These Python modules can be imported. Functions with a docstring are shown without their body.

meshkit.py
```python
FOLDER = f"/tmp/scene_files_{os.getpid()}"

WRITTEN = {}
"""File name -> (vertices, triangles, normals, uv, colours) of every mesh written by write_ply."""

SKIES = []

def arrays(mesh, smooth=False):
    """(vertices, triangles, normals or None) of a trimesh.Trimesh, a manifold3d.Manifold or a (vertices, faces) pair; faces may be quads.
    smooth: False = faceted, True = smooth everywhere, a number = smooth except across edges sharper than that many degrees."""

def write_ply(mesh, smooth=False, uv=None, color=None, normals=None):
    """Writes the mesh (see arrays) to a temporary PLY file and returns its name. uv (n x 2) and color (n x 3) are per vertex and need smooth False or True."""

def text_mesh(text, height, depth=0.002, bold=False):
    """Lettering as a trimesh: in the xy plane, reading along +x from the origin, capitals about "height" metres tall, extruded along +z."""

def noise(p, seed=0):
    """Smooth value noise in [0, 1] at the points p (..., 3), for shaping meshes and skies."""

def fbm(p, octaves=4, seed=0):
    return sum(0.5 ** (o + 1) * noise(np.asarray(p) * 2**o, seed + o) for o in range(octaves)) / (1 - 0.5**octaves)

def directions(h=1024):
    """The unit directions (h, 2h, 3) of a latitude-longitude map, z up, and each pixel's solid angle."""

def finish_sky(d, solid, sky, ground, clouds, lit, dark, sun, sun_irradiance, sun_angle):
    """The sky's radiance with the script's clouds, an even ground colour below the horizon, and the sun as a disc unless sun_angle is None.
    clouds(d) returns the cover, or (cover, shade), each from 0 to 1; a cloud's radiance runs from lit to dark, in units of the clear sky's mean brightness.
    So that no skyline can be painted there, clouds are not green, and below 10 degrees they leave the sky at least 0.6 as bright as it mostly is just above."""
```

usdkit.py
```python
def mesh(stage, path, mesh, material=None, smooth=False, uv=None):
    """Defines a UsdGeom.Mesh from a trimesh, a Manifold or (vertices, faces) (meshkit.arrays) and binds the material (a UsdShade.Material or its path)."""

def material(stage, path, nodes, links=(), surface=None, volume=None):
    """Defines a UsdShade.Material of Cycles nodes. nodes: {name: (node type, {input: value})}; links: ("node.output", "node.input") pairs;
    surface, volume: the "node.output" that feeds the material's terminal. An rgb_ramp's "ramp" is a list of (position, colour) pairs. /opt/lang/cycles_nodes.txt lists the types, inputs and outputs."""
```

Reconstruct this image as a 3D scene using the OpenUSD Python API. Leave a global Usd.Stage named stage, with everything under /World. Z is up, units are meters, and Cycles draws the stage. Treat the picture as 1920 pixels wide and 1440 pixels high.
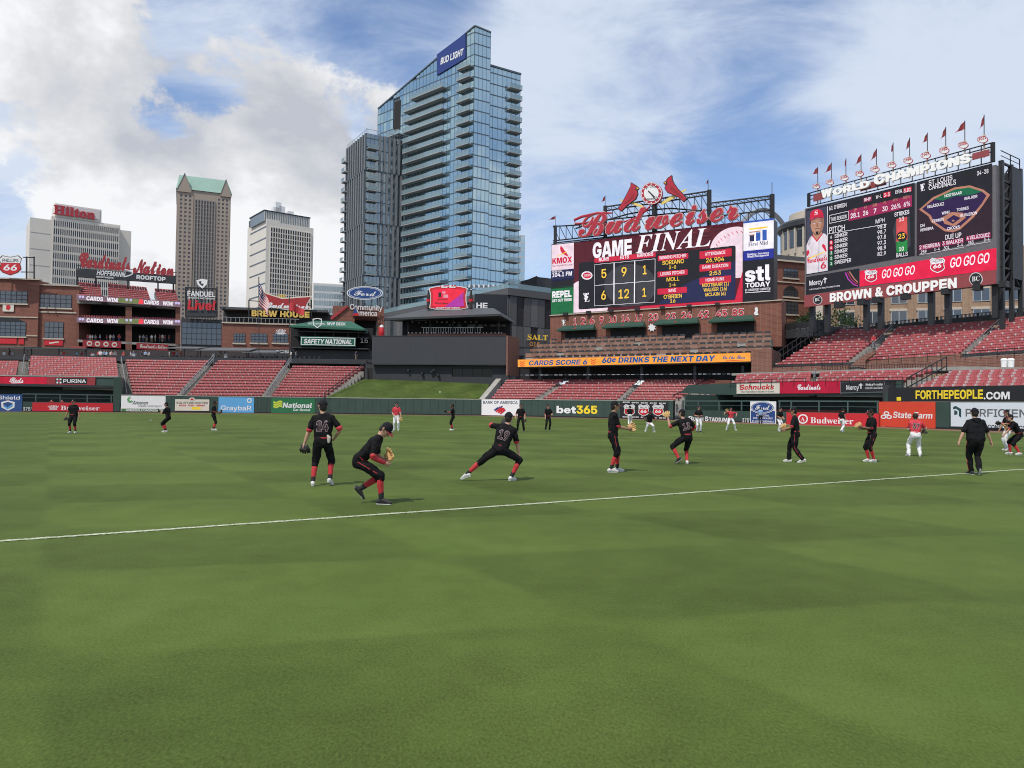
import math, random, glob
import numpy as np, trimesh, manifold3d as m3, usdkit, meshkit
from shapely import geometry as sg, affinity, ops, box as sbox, union_all
from pxr import Usd, UsdGeom, UsdLux, UsdShade, Gf, Sdf, Vt

stage = Usd.Stage.CreateInMemory()
UsdGeom.SetStageUpAxis(stage, 'Z')
UsdGeom.SetStageMetersPerUnit(stage, 1.0)
UsdGeom.Xform.Define(stage, '/World')
stage.SetDefaultPrim(stage.GetPrimAtPath('/World'))
random.seed(7); rng = np.random.default_rng(7)

# ------------------------------------------------------------------ camera
F, HC, PITCH, ROLL = 1400.0, 1.75, math.radians(1.583), math.radians(0.65)
R0 = np.array([1.0, 0, 0]); FW = np.array([0, math.cos(PITCH), math.sin(PITCH)]); U0 = np.array([0, -math.sin(PITCH), math.cos(PITCH)])
CR = R0 * math.cos(ROLL) + U0 * math.sin(ROLL); CU = U0 * math.cos(ROLL) - R0 * math.sin(ROLL)
EYE = np.array([0, 0, HC])
cam = UsdGeom.Camera.Define(stage, '/World/camera')
cam.CreateHorizontalApertureAttr(36.0); cam.CreateFocalLengthAttr(36.0 * F / 1920); cam.CreateVerticalApertureAttr(27.0)
cam.CreateClippingRangeAttr(Gf.Vec2f(0.1, 20000))
cam.AddTransformOp().Set(Gf.Matrix4d(*CR, 0, *CU, 0, *(-FW), 0, *EYE, 1))
cam.CreateExposureAttr(0.41)

# ------------------------------------------------------------------ sun and sky
SUN_EL, SUN_AZ = math.radians(57), math.radians(-146)      # azimuth of the direction towards the sun, atan2(x, y)
SUN = np.array([math.cos(SUN_EL) * math.sin(SUN_AZ), math.cos(SUN_EL) * math.cos(SUN_AZ), math.sin(SUN_EL)])
sun = UsdLux.DistantLight.Define(stage, '/World/sun')
sun.CreateIntensityAttr(0.72); sun.CreateAngleAttr(0.8); sun.CreateNormalizeAttr(True); sun.CreateColorAttr(Gf.Vec3f(1.0, 0.93, 0.83))
zx = SUN; xx = np.cross([0, 0, 1], zx); xx /= np.linalg.norm(xx); yx = np.cross(zx, xx)
sun.AddTransformOp().Set(Gf.Matrix4d(*xx, 0, *yx, 0, *zx, 0, 0, 0, 0, 1))


def ray(px, py):
    a, b = (px - 960) / F, (720 - py) / F
    return CR * a + CU * b + FW


def make_sky():
    N, L = {}, []
    N['tc'] = ('texture_coordinate', {}); d = 'tc.generated'
    N['sky'] = ('sky_texture', {'sky_type': 'single_scattering', 'sun_disc': False, 'sun_elevation': SUN_EL, 'sun_rotation': SUN_AZ, 'air_density': 1.0, 'aerosol_density': 0.6, 'ozone_density': 1.5})
    L += [(d, 'sky.vector')]
    N['sx'] = ('separate_xyz', {}); L += [(d, 'sx.vector')]
    cnt = [0]

    def math_(op, a, b=None, c=None, clamp=False):
        cnt[0] += 1; k = f'm{cnt[0]}'; ins = {'math_type': op, 'use_clamp': clamp}
        N[k] = ('math', ins)
        for i, x in enumerate((a, b, c)):
            if x is None: continue
            if isinstance(x, str): L.append((x, f'{k}.value{i + 1}'))
            else: ins[f'value{i + 1}'] = float(x)
        return k + '.value'

    def maprange(v, a, b, c, e, smooth=True):
        cnt[0] += 1; k = f'r{cnt[0]}'
        N[k] = ('map_range', {'range_type': 'smoothstep' if smooth else 'linear', 'from_min': a, 'from_max': b, 'to_min': c, 'to_max': e, 'clamp': True}); L.append((v, f'{k}.value'))
        return k + '.result'

    zz = math_('add', math_('maximum', 'sx.z', 0.0), 0.36)
    N['inv'] = ('combine_xyz', {}); iz = math_('divide', 1.0, zz)
    L += [(math_('multiply', 'sx.x', iz), 'inv.x'), (math_('multiply', 'sx.y', iz), 'inv.y')]

    def noise(scale, detail, rough, loc, sc=(1, 1, 1), rot=0.0, dist=0.0, vec='inv.vector'):
        cnt[0] += 1; k = f'n{cnt[0]}'
        N[k + 'm'] = ('mapping', {'location': loc, 'scale': sc, 'rotation': (0, 0, rot)}); L.append((vec, k + 'm.vector'))
        N[k] = ('noise_texture', {'scale': scale, 'detail': detail, 'roughness': rough, 'distortion': dist}); L.append((k + 'm.vector', k + '.vector'))
        return k + '.fac'

    def blob(px, py, r, amp):                                # a mass of cloud (or a gap) in this direction; r in degrees
        v = ray(px, py); v /= np.linalg.norm(v); cnt[0] += 1; k = f'b{cnt[0]}'
        N[k] = ('vector_math', {'math_type': 'dot_product', 'vector2': v}); L.append((d, k + '.vector1'))
        return math_('multiply', maprange(k + '.value', math.cos(math.radians(r)), 1.0, 0, 1), amp)

    # broad thin veil, drawn out by the wind
    veil = math_('multiply_add', noise(2.6, 9, 0.64, (3.1, 1.7, 0), (1.0, 1.7, 1), 0.55, 0.5), 0.85, math_('multiply', noise(0.9, 5, 0.5, (7.4, 3.3, 0), (1.0, 1.5, 1), 0.5, 0.3), 0.35))
    for b in VEIL: veil = math_('add', veil, blob(*b))
    vm = math_('multiply', maprange(veil, 0.35, 0.76, 0.0, 1), 0.95)
    # cumulus
    shape = math_('multiply_add', noise(15.0, 6, 0.62, (2.2, 4.4, 1.0), (1, 1, 1.3), 0, 0, d), 0.26, math_('multiply_add', noise(3.6, 9, 0.6, (0.7, 5.2, 0.3), (1, 1, 1.6), 0, 0.3, d), 1.25, -0.255))
    cb = shape
    for b in CUMULUS: cb = math_('add', cb, blob(*b))
    cm = maprange(cb, 0.545, 0.635, 0, 1)
    # thick parts and undersides grey, edges and the sunward side white
    lit = math_('multiply_add', noise(3.6, 7, 0.6, (0.7 + 0.07, 5.2 + 0.03, 0.3 - 0.13), (1, 1, 1.6), 0, 0.3, d), 1.25, -0.125)
    sh = math_('add', math_('multiply', math_('subtract', lit, shape), 2.2), 0.20)
    for b in DARK: sh = math_('add', sh, blob(*b))
    sh = math_('add', sh, math_('multiply', math_('subtract', noise(7.5, 8, 0.62, (9, 2, 0), (1, 1, 1.5), 0, 0, d), 0.5), 0.9), None, True)
    N['cc'] = ('rgb_ramp', {'ramp': [(0, WHITE), (0.4, tuple(0.80 * x for x in WHITE)), (1, GREY)], 'fac': 0.0}); L.append((sh, 'cc.fac'))
    N['mv'] = ('mix', {'mix_type': 'mix', 'color2': VEILC}); N['tint'] = ('mix', {'mix_type': 'multiply', 'fac': 1.0, 'color2': (1.10, 1.14, 1.25)}); L += [('sky.color', 'tint.color1'), (vm, 'mv.fac'), ('tint.color', 'mv.color1')]
    N['mc'] = ('mix', {'mix_type': 'mix'}); L += [(cm, 'mc.fac'), ('mv.color', 'mc.color1'), ('cc.color', 'mc.color2')]
    N['bg'] = ('background_shader', {'strength': 0.1}); L.append(('mc.color', 'bg.color'))
    return usdkit.material(stage, '/World/Looks/sky_light', N, L, surface='bg.background')


VEIL = [(1250, 40, 24, .04), (1020, 170, 9, .10), (1800, 210, 13, .10), (1500, 180, 9, -.10), (1250, 300, 12, -.10), (1030, 440, 7, -.12), (1440, 345, 8, -.10), (350, 350, 15, .12), (30, 430, 8, .0), (760, 10, 8, -.16), (330, 235, 5, -.12)]
CUMULUS = [(250, 130, 16, .20), (690, 150, 9, .20), (520, 330, 7, .20), (250, 400, 7, .28), (430, 465, 8, .34), (650, 5, 6, -.22), (860, 60, 8, -.2), (150, 270, 7, -.08), (340, 245, 5, -.13), (1550, 200, 32, -.34), (1070, 200, 13, -.2), (50, 440, 7, -.12), (600, 480, 8, .30), (20, 40, 9, .14), (1000, 490, 4, .1)]
DARK = [(420, 180, 13, .34), (170, 170, 9, .22), (620, 250, 7, .25), (690, 90, 7, -.5), (470, 270, 4, -.25), (40, 60, 9, -.3), (300, 10, 6, -.3), (640, 420, 6, .25), (250, 400, 7, -.08)]
WHITE, GREY, VEILC = (7.0, 7.1, 7.3), (4.0, 4.2, 4.7), (5.2, 5.8, 6.8)
dome = UsdLux.DomeLight.Define(stage, '/World/sky')
UsdShade.MaterialBindingAPI.Apply(dome.GetPrim()).Bind(make_sky())
dome.GetPrim().SetCustomDataByKey('kind', 'structure')

# ------------------------------------------------------------------ pixels to places (the places are real: metres from the camera)
def W(px, py, Y):
    r = ray(px, py); return EYE + r * (Y / r[1])


def G(px, py, z=0.0):
    r = ray(px, py); return EYE + r * ((z - HC) / r[2])


def nrm(v): v = np.asarray(v, float); return v / np.linalg.norm(v)


UP = np.array([0, 0, 1.0])


class Plane:
    """An upright plane through a and b (points); u runs from a to b, v up, n towards the camera."""
    def __init__(s, a, b):
        s.o = np.array(a, float); s.u = np.array(b, float) - s.o; s.u[2] = 0; s.len = np.linalg.norm(s.u); s.u /= s.len
        s.v = UP; s.n = np.cross(s.u, s.v)

    def uv(s, px, py):
        r = ray(px, py); t = ((s.o - EYE) @ s.n) / (r @ s.n); p = EYE + r * t - s.o
        return p @ s.u, p @ s.v

    def pt(s, u, v, d=0.0): return s.o + s.u * u + s.v * v + s.n * d

    def at(s, px, py, d=0.0): return s.pt(*s.uv(px, py), d)

    def shift(s, d):
        q = Plane(s.o + s.n * d, s.o + s.n * d + s.u); q.len = s.len; return q


def plane_px(px0, Y0, px1, Y1, py=700):
    return Plane(W(px0, py, Y0), W(px1, py, Y1))


class MB:
    def __init__(s): s.v, s.f, s.n = [], [], 0

    def add(s, v, f):
        v = np.asarray(v, float); f = np.asarray(f, int)
        if f.shape[1] == 4: f = np.vstack([f[:, [0, 1, 2]], f[:, [0, 2, 3]]])
        s.v.append(v); s.f.append(f + s.n); s.n += len(v); return s

    def tm(s, m): return s.add(m.vertices, m.faces)

    def obox(s, c, ax, ay, az):
        """box with centre c and half-axis vectors"""
        c, ax, ay, az = (np.asarray(x, float) for x in (c, ax, ay, az))
        if np.cross(ax, ay) @ az < 0: ax = -ax
        k = [(-1, -1, -1), (1, -1, -1), (1, 1, -1), (-1, 1, -1), (-1, -1, 1), (1, -1, 1), (1, 1, 1), (-1, 1, 1)]
        return s.add([c + a * ax + b * ay + g * az for a, b, g in k], [(0, 3, 2, 1), (4, 5, 6, 7), (0, 1, 5, 4), (1, 2, 6, 5), (2, 3, 7, 6), (3, 0, 4, 7)])

    def box(s, lo, hi):
        lo, hi = np.asarray(lo, float), np.asarray(hi, float); c = (lo + hi) / 2; h = (hi - lo) / 2
        return s.obox(c, (h[0], 0, 0), (0, h[1], 0), (0, 0, h[2]))

    def pbox(s, P, u0, v0, u1, v1, d0, d1):
        """box on plane P from (u0, v0) to (u1, v1), from depth d0 to d1 (towards the camera)"""
        return s.obox(P.pt((u0 + u1) / 2, (v0 + v1) / 2, (d0 + d1) / 2), P.u * (u1 - u0) / 2, P.v * (v1 - v0) / 2, P.n * (d1 - d0) / 2)

    def prect(s, P, px0, py0, px1, py1, d0, d1):
        a, b = P.uv(px0, py0), P.uv(px1, py1); return s.pbox(P, min(a[0], b[0]), min(a[1], b[1]), max(a[0], b[0]), max(a[1], b[1]), d0, d1)

    def bar(s, p, q, w, h=None):
        p, q = np.asarray(p, float), np.asarray(q, float); d = q - p; L = np.linalg.norm(d)
        if L < 1e-6: return s
        d /= L; a = np.cross(d, UP) if abs(d[2]) < 0.95 else np.cross(d, [0, 1.0, 0]); a = nrm(a); b = np.cross(a, d)
        return s.obox((p + q) / 2, a * w / 2, d * L / 2, b * (h or w) / 2)

    def tube(s, pts, r, n=8, caps=True):
        p = np.asarray(pts, float); t = np.gradient(p, axis=0); t /= np.linalg.norm(t, axis=1, keepdims=True) + 1e-12
        ref = np.array([0, 0, 1.0]) if np.abs(t[:, 2]).mean() < 0.8 else np.array([1.0, 0, 0])
        a = np.cross(t, ref); a /= np.linalg.norm(a, axis=1, keepdims=True) + 1e-12; b = np.cross(t, a)
        r = np.broadcast_to(r, (len(p),)); g = np.arange(n) * 2 * np.pi / n
        v = p[:, None] + r[:, None, None] * (np.cos(g)[None, :, None] * a[:, None] + np.sin(g)[None, :, None] * b[:, None])
        i, j = np.meshgrid(np.arange(len(p) - 1), np.arange(n), indexing='ij')
        q = np.stack([i * n + j, i * n + (j + 1) % n, (i + 1) * n + (j + 1) % n, (i + 1) * n + j], -1).reshape(-1, 4)
        s.add(v.reshape(-1, 3), q)
        if caps:
            for k, fl in ((0, 1), (len(p) - 1, 0)):
                ring = v[k]; m = ring.mean(0); idx = [(n, (i + 1) % n, i) if fl else (n, i, (i + 1) % n) for i in range(n)]
                s.add(np.vstack([ring, m]), idx)
        return s

    def poly(s, P, shape, d0, d1):
        """a shapely shape in the plane's (u, v), from depth d0 to d1; d0 == d1: a flat face"""
        for g in getattr(shape, 'geoms', [shape]):
            if g.is_empty or g.area < 1e-7: continue
            if d0 == d1:
                v, f = trimesh.creation.triangulate_polygon(g, engine='earcut'); v = np.c_[v, np.zeros(len(v))]
                e = v[f]; sgn = np.cross(e[:, 1] - e[:, 0], e[:, 2] - e[:, 0])[:, 2]; f = np.where((sgn < 0)[:, None], f[:, ::-1], f)
            else:
                m = trimesh.creation.extrude_polygon(g, d1 - d0, engine='earcut'); v, f = m.vertices, m.faces
            s.add(P.o + v[:, :1] * P.u + v[:, 1:2] * P.v + (v[:, 2:] + d0) * P.n, f)
        return s

    def loft(s, rings, cap=True):
        """closed rings (same count) joined in order"""
        n = len(rings[0]); v = np.vstack(rings); q = []
        for i in range(len(rings) - 1):
            for j in range(n): q.append((i * n + j, i * n + (j + 1) % n, (i + 1) * n + (j + 1) % n, (i + 1) * n + j))
        s.add(v, q)
        if cap:
            for r, fl in ((rings[0], 1), (rings[-1], 0)):
                idx = [(0, i + 1, i) if fl else (0, i, i + 1) for i in range(1, n - 1)]; s.add(r, idx)
        return s


# ------------------------------------------------------------------ objects
USED = {}


def numbered(path):
    k = USED.get(path, -1) + 1; USED[path] = k
    return path if k == 0 else f'{path}_{k:03d}'


class Thing:
    def __init__(s, path, o): s.path, s.o = path, np.asarray(o, float)


def thing(name, label, cat, loc=(0, 0, 0), group=None, kind=None):
    path = numbered('/World/' + name); x = UsdGeom.Xform.Define(stage, path); x.AddTranslateOp().Set(Gf.Vec3d(*map(float, loc)))
    tag(x.GetPrim(), label, cat, group, kind); return Thing(path, loc)


def thing_loc(path): return np.array(UsdGeom.Xformable(stage.GetPrimAtPath(path)).GetLocalTransformation().ExtractTranslation())


def tag(p, label=None, cat=None, group=None, kind=None):
    for k, v in (('label', label), ('category', cat), ('group', group), ('kind', kind)):
        if v: p.SetCustomDataByKey(k, v)


def mesh_of(mb):
    if isinstance(mb, MB): return np.vstack(mb.v), np.vstack(mb.f)
    return np.asarray(mb.vertices, float), np.asarray(mb.faces)


def part(parent, name, mb, mat, label=None, smooth=False, kind=None):
    """a mesh in world coordinates as a child of the thing or part"""
    if isinstance(mb, MB) and not mb.v: return None
    v, f = mesh_of(mb); path = numbered(parent.path + '/' + name)
    m = usdkit.mesh(stage, path, (v - parent.o, f), mat, smooth=smooth)
    tag(m.GetPrim(), label, None, None, kind); return Thing(path, parent.o)


def solo(name, mb, mat, label=None, cat=None, group=None, kind=None, smooth=False):
    v, f = mesh_of(mb); path = numbered('/World/' + name); m = usdkit.mesh(stage, path, (v, f), mat, smooth=smooth)
    tag(m.GetPrim(), label, cat, group, kind); return Thing(path, (0, 0, 0))


def copy(src, loc, rz=0.0, label=None, cat=None, group=None, scale=1.0):
    name = src.path.rsplit('/', 1)[1]
    base = name[:-4] if name[-4] == '_' and name[-3:].isdigit() else name
    path = numbered('/World/' + base); x = UsdGeom.Xform.Define(stage, path)
    x.AddTranslateOp().Set(Gf.Vec3d(*map(float, loc))); x.AddRotateZOp().Set(math.degrees(rz))
    if scale != 1.0: x.AddScaleOp().Set(Gf.Vec3f(scale, scale, scale))
    x.GetPrim().GetReferences().AddInternalReference(src.path); x.GetPrim().SetInstanceable(True); tag(x.GetPrim(), label, cat, group)
    return Thing(path, loc)


# ------------------------------------------------------------------ materials
LOOK = {}


def srgb(r, g, b): return tuple(((c / 255 + 0.055) / 1.055) ** 2.4 if c > 10 else c / 255 / 12.92 for c in (r, g, b))


def mat(name, color, rough=0.6, metallic=0.0, vary=0.12, scale=1.5, bump=0.0, bscale=30.0, spec=0.4, stretch=(1, 1, 1), coat=0.0):
    """a surface whose colour wanders a little"""
    if name in LOOK: return LOOK[name]
    N = {'g': ('geometry', {}), 'm': ('mapping', {'scale': stretch}), 'n': ('noise_texture', {'scale': scale, 'detail': 5, 'roughness': 0.6}),
         'r': ('rgb_ramp', {'ramp': [(0.25, tuple(c * (1 - vary) for c in color)), (0.75, tuple(min(1, c * (1 + vary)) for c in color))]}),
         'p': ('principled_bsdf', {'roughness': rough, 'metallic': metallic, 'specular_ior_level': spec, 'coat_weight': coat, 'coat_roughness': 0.1})}
    L = [('g.position', 'm.vector'), ('m.vector', 'n.vector'), ('n.fac', 'r.fac'), ('r.color', 'p.base_color')]
    if bump:
        N['bn'] = ('noise_texture', {'scale': bscale, 'detail': 4}); N['b'] = ('bump', {'strength': bump, 'distance': 0.02})
        L += [('m.vector', 'bn.vector'), ('bn.fac', 'b.height'), ('b.normal', 'p.normal')]
    LOOK[name] = usdkit.material(stage, '/World/Looks/' + name, N, L, surface='p.BSDF'); return LOOK[name]


def screen(name, color, strength=1.0):
    """a lit face of an LED board: dark diodes that give off light"""
    if name in LOOK: return LOOK[name]
    N = {'p': ('principled_bsdf', {'base_color': (0.008, 0.008, 0.009), 'roughness': 0.6, 'specular_ior_level': 0.1, 'emission_color': color}), 'g': ('geometry', {}), 'n': ('noise_texture', {'scale': 0.9, 'detail': 6, 'roughness': 0.7}),
         'r': ('map_range', {'from_min': 0.3, 'from_max': 0.7, 'to_min': strength * 0.8, 'to_max': strength * 1.14})}
    LOOK[name] = usdkit.material(stage, '/World/Looks/' + name, N, [('g.position', 'n.vector'), ('n.fac', 'r.value'), ('r.result', 'p.emission_strength')], surface='p.BSDF'); return LOOK[name]


def glass(name, tint, metallic=0.8, rough=0.06, vary=0.25, bump=0.02, cell=0.6):
    """far window glass: mirrors the sky through its tint, each pane a shade of its own"""
    if name in LOOK: return LOOK[name]
    N = {'i': ('geometry', {}), 'w': ('math', {'math_type': 'multiply_add', 'value2': 2 * vary, 'value3': 1 - vary}),
         'c': ('vector_math', {'math_type': 'scale', 'vector1': tint}), 'n': ('noise_texture', {'scale': cell, 'detail': 2}), 'b': ('bump', {'strength': bump * 10, 'distance': 0.01}),
         'p': ('principled_bsdf', {'roughness': rough, 'metallic': metallic, 'specular_ior_level': 0.8})}
    L = [('i.random_per_island', 'w.value1'), ('w.value', 'c.scale'), ('c.vector', 'p.base_color'), ('i.position', 'n.vector'), ('n.fac', 'b.height'), ('b.normal', 'p.normal')]
    LOOK[name] = usdkit.material(stage, '/World/Looks/' + name, N, L, surface='p.BSDF'); return LOOK[name]


def brick(name, color, mortar, bw=0.55, bh=0.18):
    """far-off brickwork"""
    if name in LOOK: return LOOK[name]
    N = {'g': ('geometry', {}), 's': ('separate_xyz', {}), 'a': ('math', {'math_type': 'add'}), 'c': ('combine_xyz', {}),
         'b': ('brick_texture', {'color1': color, 'color2': tuple(c * 0.78 for c in color), 'mortar': mortar, 'scale': 1.0, 'brick_width': bw, 'row_height': bh, 'mortar_size': 0.02, 'bias': 0.0}),
         'n': ('noise_texture', {'scale': 0.35, 'detail': 6, 'roughness': 0.65}), 'r': ('map_range', {'from_min': 0.25, 'from_max': 0.75, 'to_min': 0.82, 'to_max': 1.12}),
         'x': ('mix', {'mix_type': 'multiply', 'fac': 1.0}), 'p': ('principled_bsdf', {'roughness': 0.85, 'specular_ior_level': 0.2})}
    L = [('g.position', 's.vector'), ('s.x', 'a.value1'), ('s.y', 'a.value2'), ('a.value', 'c.x'), ('s.z', 'c.y'), ('c.vector', 'b.vector'), ('g.position', 'n.vector'), ('n.fac', 'r.value'), ('b.color', 'x.color1'), ('r.result', 'x.color2'), ('x.color', 'p.base_color')]
    LOOK[name] = usdkit.material(stage, '/World/Looks/' + name, N, L, surface='p.BSDF'); return LOOK[name]


# ------------------------------------------------------------------ lettering
FONTS, FONT_DIR = {}, (glob.glob('/opt/blender-*/*/datafiles/fonts/') or [''])[0]


def font(kind, wt):
    from PIL import ImageFont
    if (kind, wt) not in FONTS:
        f = ImageFont.truetype(FONT_DIR + ('Inter.woff2' if kind == 'sans' else 'NotoSansMath-Regular.woff2'), 96)
        if kind == 'sans':
            f.set_variation_by_axes([32, wt])
        FONTS[kind, wt] = f
    return FONTS[kind, wt]


def fancy(s, kind):
    bu, bl = {'script': (0x1D4D0, 0x1D4EA), 'serif': (0x1D400, 0x1D41A), 'italic': (0x1D468, 0x1D482)}.get(kind, (65, 97))
    return ''.join(chr(bu + ord(c) - 65) if 'A' <= c <= 'Z' else chr(bl + ord(c) - 97) if 'a' <= c <= 'z' else c for c in s)


TEXTS = {}


def text_shape(s, kind='sans', wt=700, fat=0.0):
    """the outline of the words as a shapely shape, capitals 1 high, baseline at 0, left edge at 0"""
    key = (s, kind, wt, fat)
    if key not in TEXTS:
        from PIL import Image, ImageDraw
        f = font(kind, wt); t = fancy(s, kind)
        x0, y0, x1, y1 = f.getbbox(t, anchor='ls')
        im = Image.new('L', (x1 - x0 + 8, y1 - y0 + 8)); ImageDraw.Draw(im).text((4 - x0, 4 - y0), t, 255, font=f, anchor='ls')
        on = np.pad(np.asarray(im) > 127, ((0, 0), (1, 1))).astype(np.int8); d = np.diff(on, axis=1)
        rows, st = np.nonzero(d == 1); en = np.nonzero(d == -1)[1]
        sh = union_all(sbox(st, -rows - 1, en, -rows)).buffer(0.6).buffer(-0.6).simplify(0.8)
        if fat: sh = sh.buffer(fat * 70)
        k = 1 / 70.0
        sh = affinity.affine_transform(sh, [k, 0, 0, k, -4 * k, (4 - y0) * k])
        TEXTS[key] = sh
    return TEXTS[key]


def letters(P, s, px0, py, px1, cap, kind='sans', wt=700, shear=0.0, d=0.02, thick=0.0, fat=0.0, arch=0.0, mb=None, rise=0.0):
    """words on plane P: baseline from photo point (px0, py) to column px1, capitals cap photo pixels tall"""
    sh = text_shape(s, kind, wt, fat); u0, v0 = P.uv(px0, py); u1 = P.uv(px1, py)[0]; h = P.uv(px0, py - cap)[1] - v0
    b = sh.bounds; w = b[2] - b[0]; kx = (u1 - u0 - abs(shear) * h) / w
    sh = affinity.affine_transform(sh, [kx, shear * h, 0, h, u0 - b[0] * kx, v0])
    if arch or rise:
        sh = sh.segmentize(max(0.05, (u1 - u0) / 60))
        def bend(p):
            p = np.asarray(p); t = (p[:, 0] - u0) / (u1 - u0); return np.c_[p[:, 0], p[:, 1] + arch * 4 * t * (1 - t) + rise * t]
        from shapely import transform
        sh = transform(sh, bend)
        if not sh.is_valid: sh = sh.buffer(0)
    return (mb or MB()).poly(P, sh, d, d + thick)


# plain looks used all over
M = dict(
    white=mat('white_paint', (0.75, 0.76, 0.76), 0.5, vary=0.06), black=mat('black_paint', (0.018, 0.018, 0.02), 0.5), dark=mat('dark_grey_metal', (0.035, 0.037, 0.042), 0.5, vary=0.2),
    steel=mat('black_steel', (0.025, 0.026, 0.03), 0.5, 0.2, vary=0.2), rail=mat('galvanised_rail', (0.42, 0.43, 0.44), 0.45, 0.5), concrete=mat('concrete', (0.30, 0.29, 0.27), 0.85, vary=0.22, scale=0.8, bump=0.1),
    red=mat('red_paint', (0.42, 0.02, 0.03), 0.45), seat=mat('red_plastic_seat', (0.33, 0.075, 0.08), 0.5, vary=0.18, scale=0.6), arm=mat('pale_armrest', (0.52, 0.46, 0.45), 0.5),
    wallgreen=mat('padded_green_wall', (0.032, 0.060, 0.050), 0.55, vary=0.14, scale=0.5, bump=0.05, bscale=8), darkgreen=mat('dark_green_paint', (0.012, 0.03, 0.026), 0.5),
    brick=brick('red_brick', (0.215, 0.078, 0.056), (0.24, 0.15, 0.12)), brick2=brick('brown_brick', (0.20, 0.085, 0.065), (0.22, 0.16, 0.13)), tan=brick('tan_brick', (0.33, 0.215, 0.145), (0.34, 0.26, 0.2)),
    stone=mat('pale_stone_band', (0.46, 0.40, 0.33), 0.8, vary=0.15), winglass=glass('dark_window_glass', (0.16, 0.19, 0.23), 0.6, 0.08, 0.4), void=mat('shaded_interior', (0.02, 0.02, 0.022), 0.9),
    gold=mat('yellow_paint', (0.72, 0.47, 0.03), 0.45), navy=mat('navy_paint', (0.015, 0.03, 0.14), 0.4), blue=mat('blue_paint', (0.02, 0.09, 0.32), 0.4))

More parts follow.
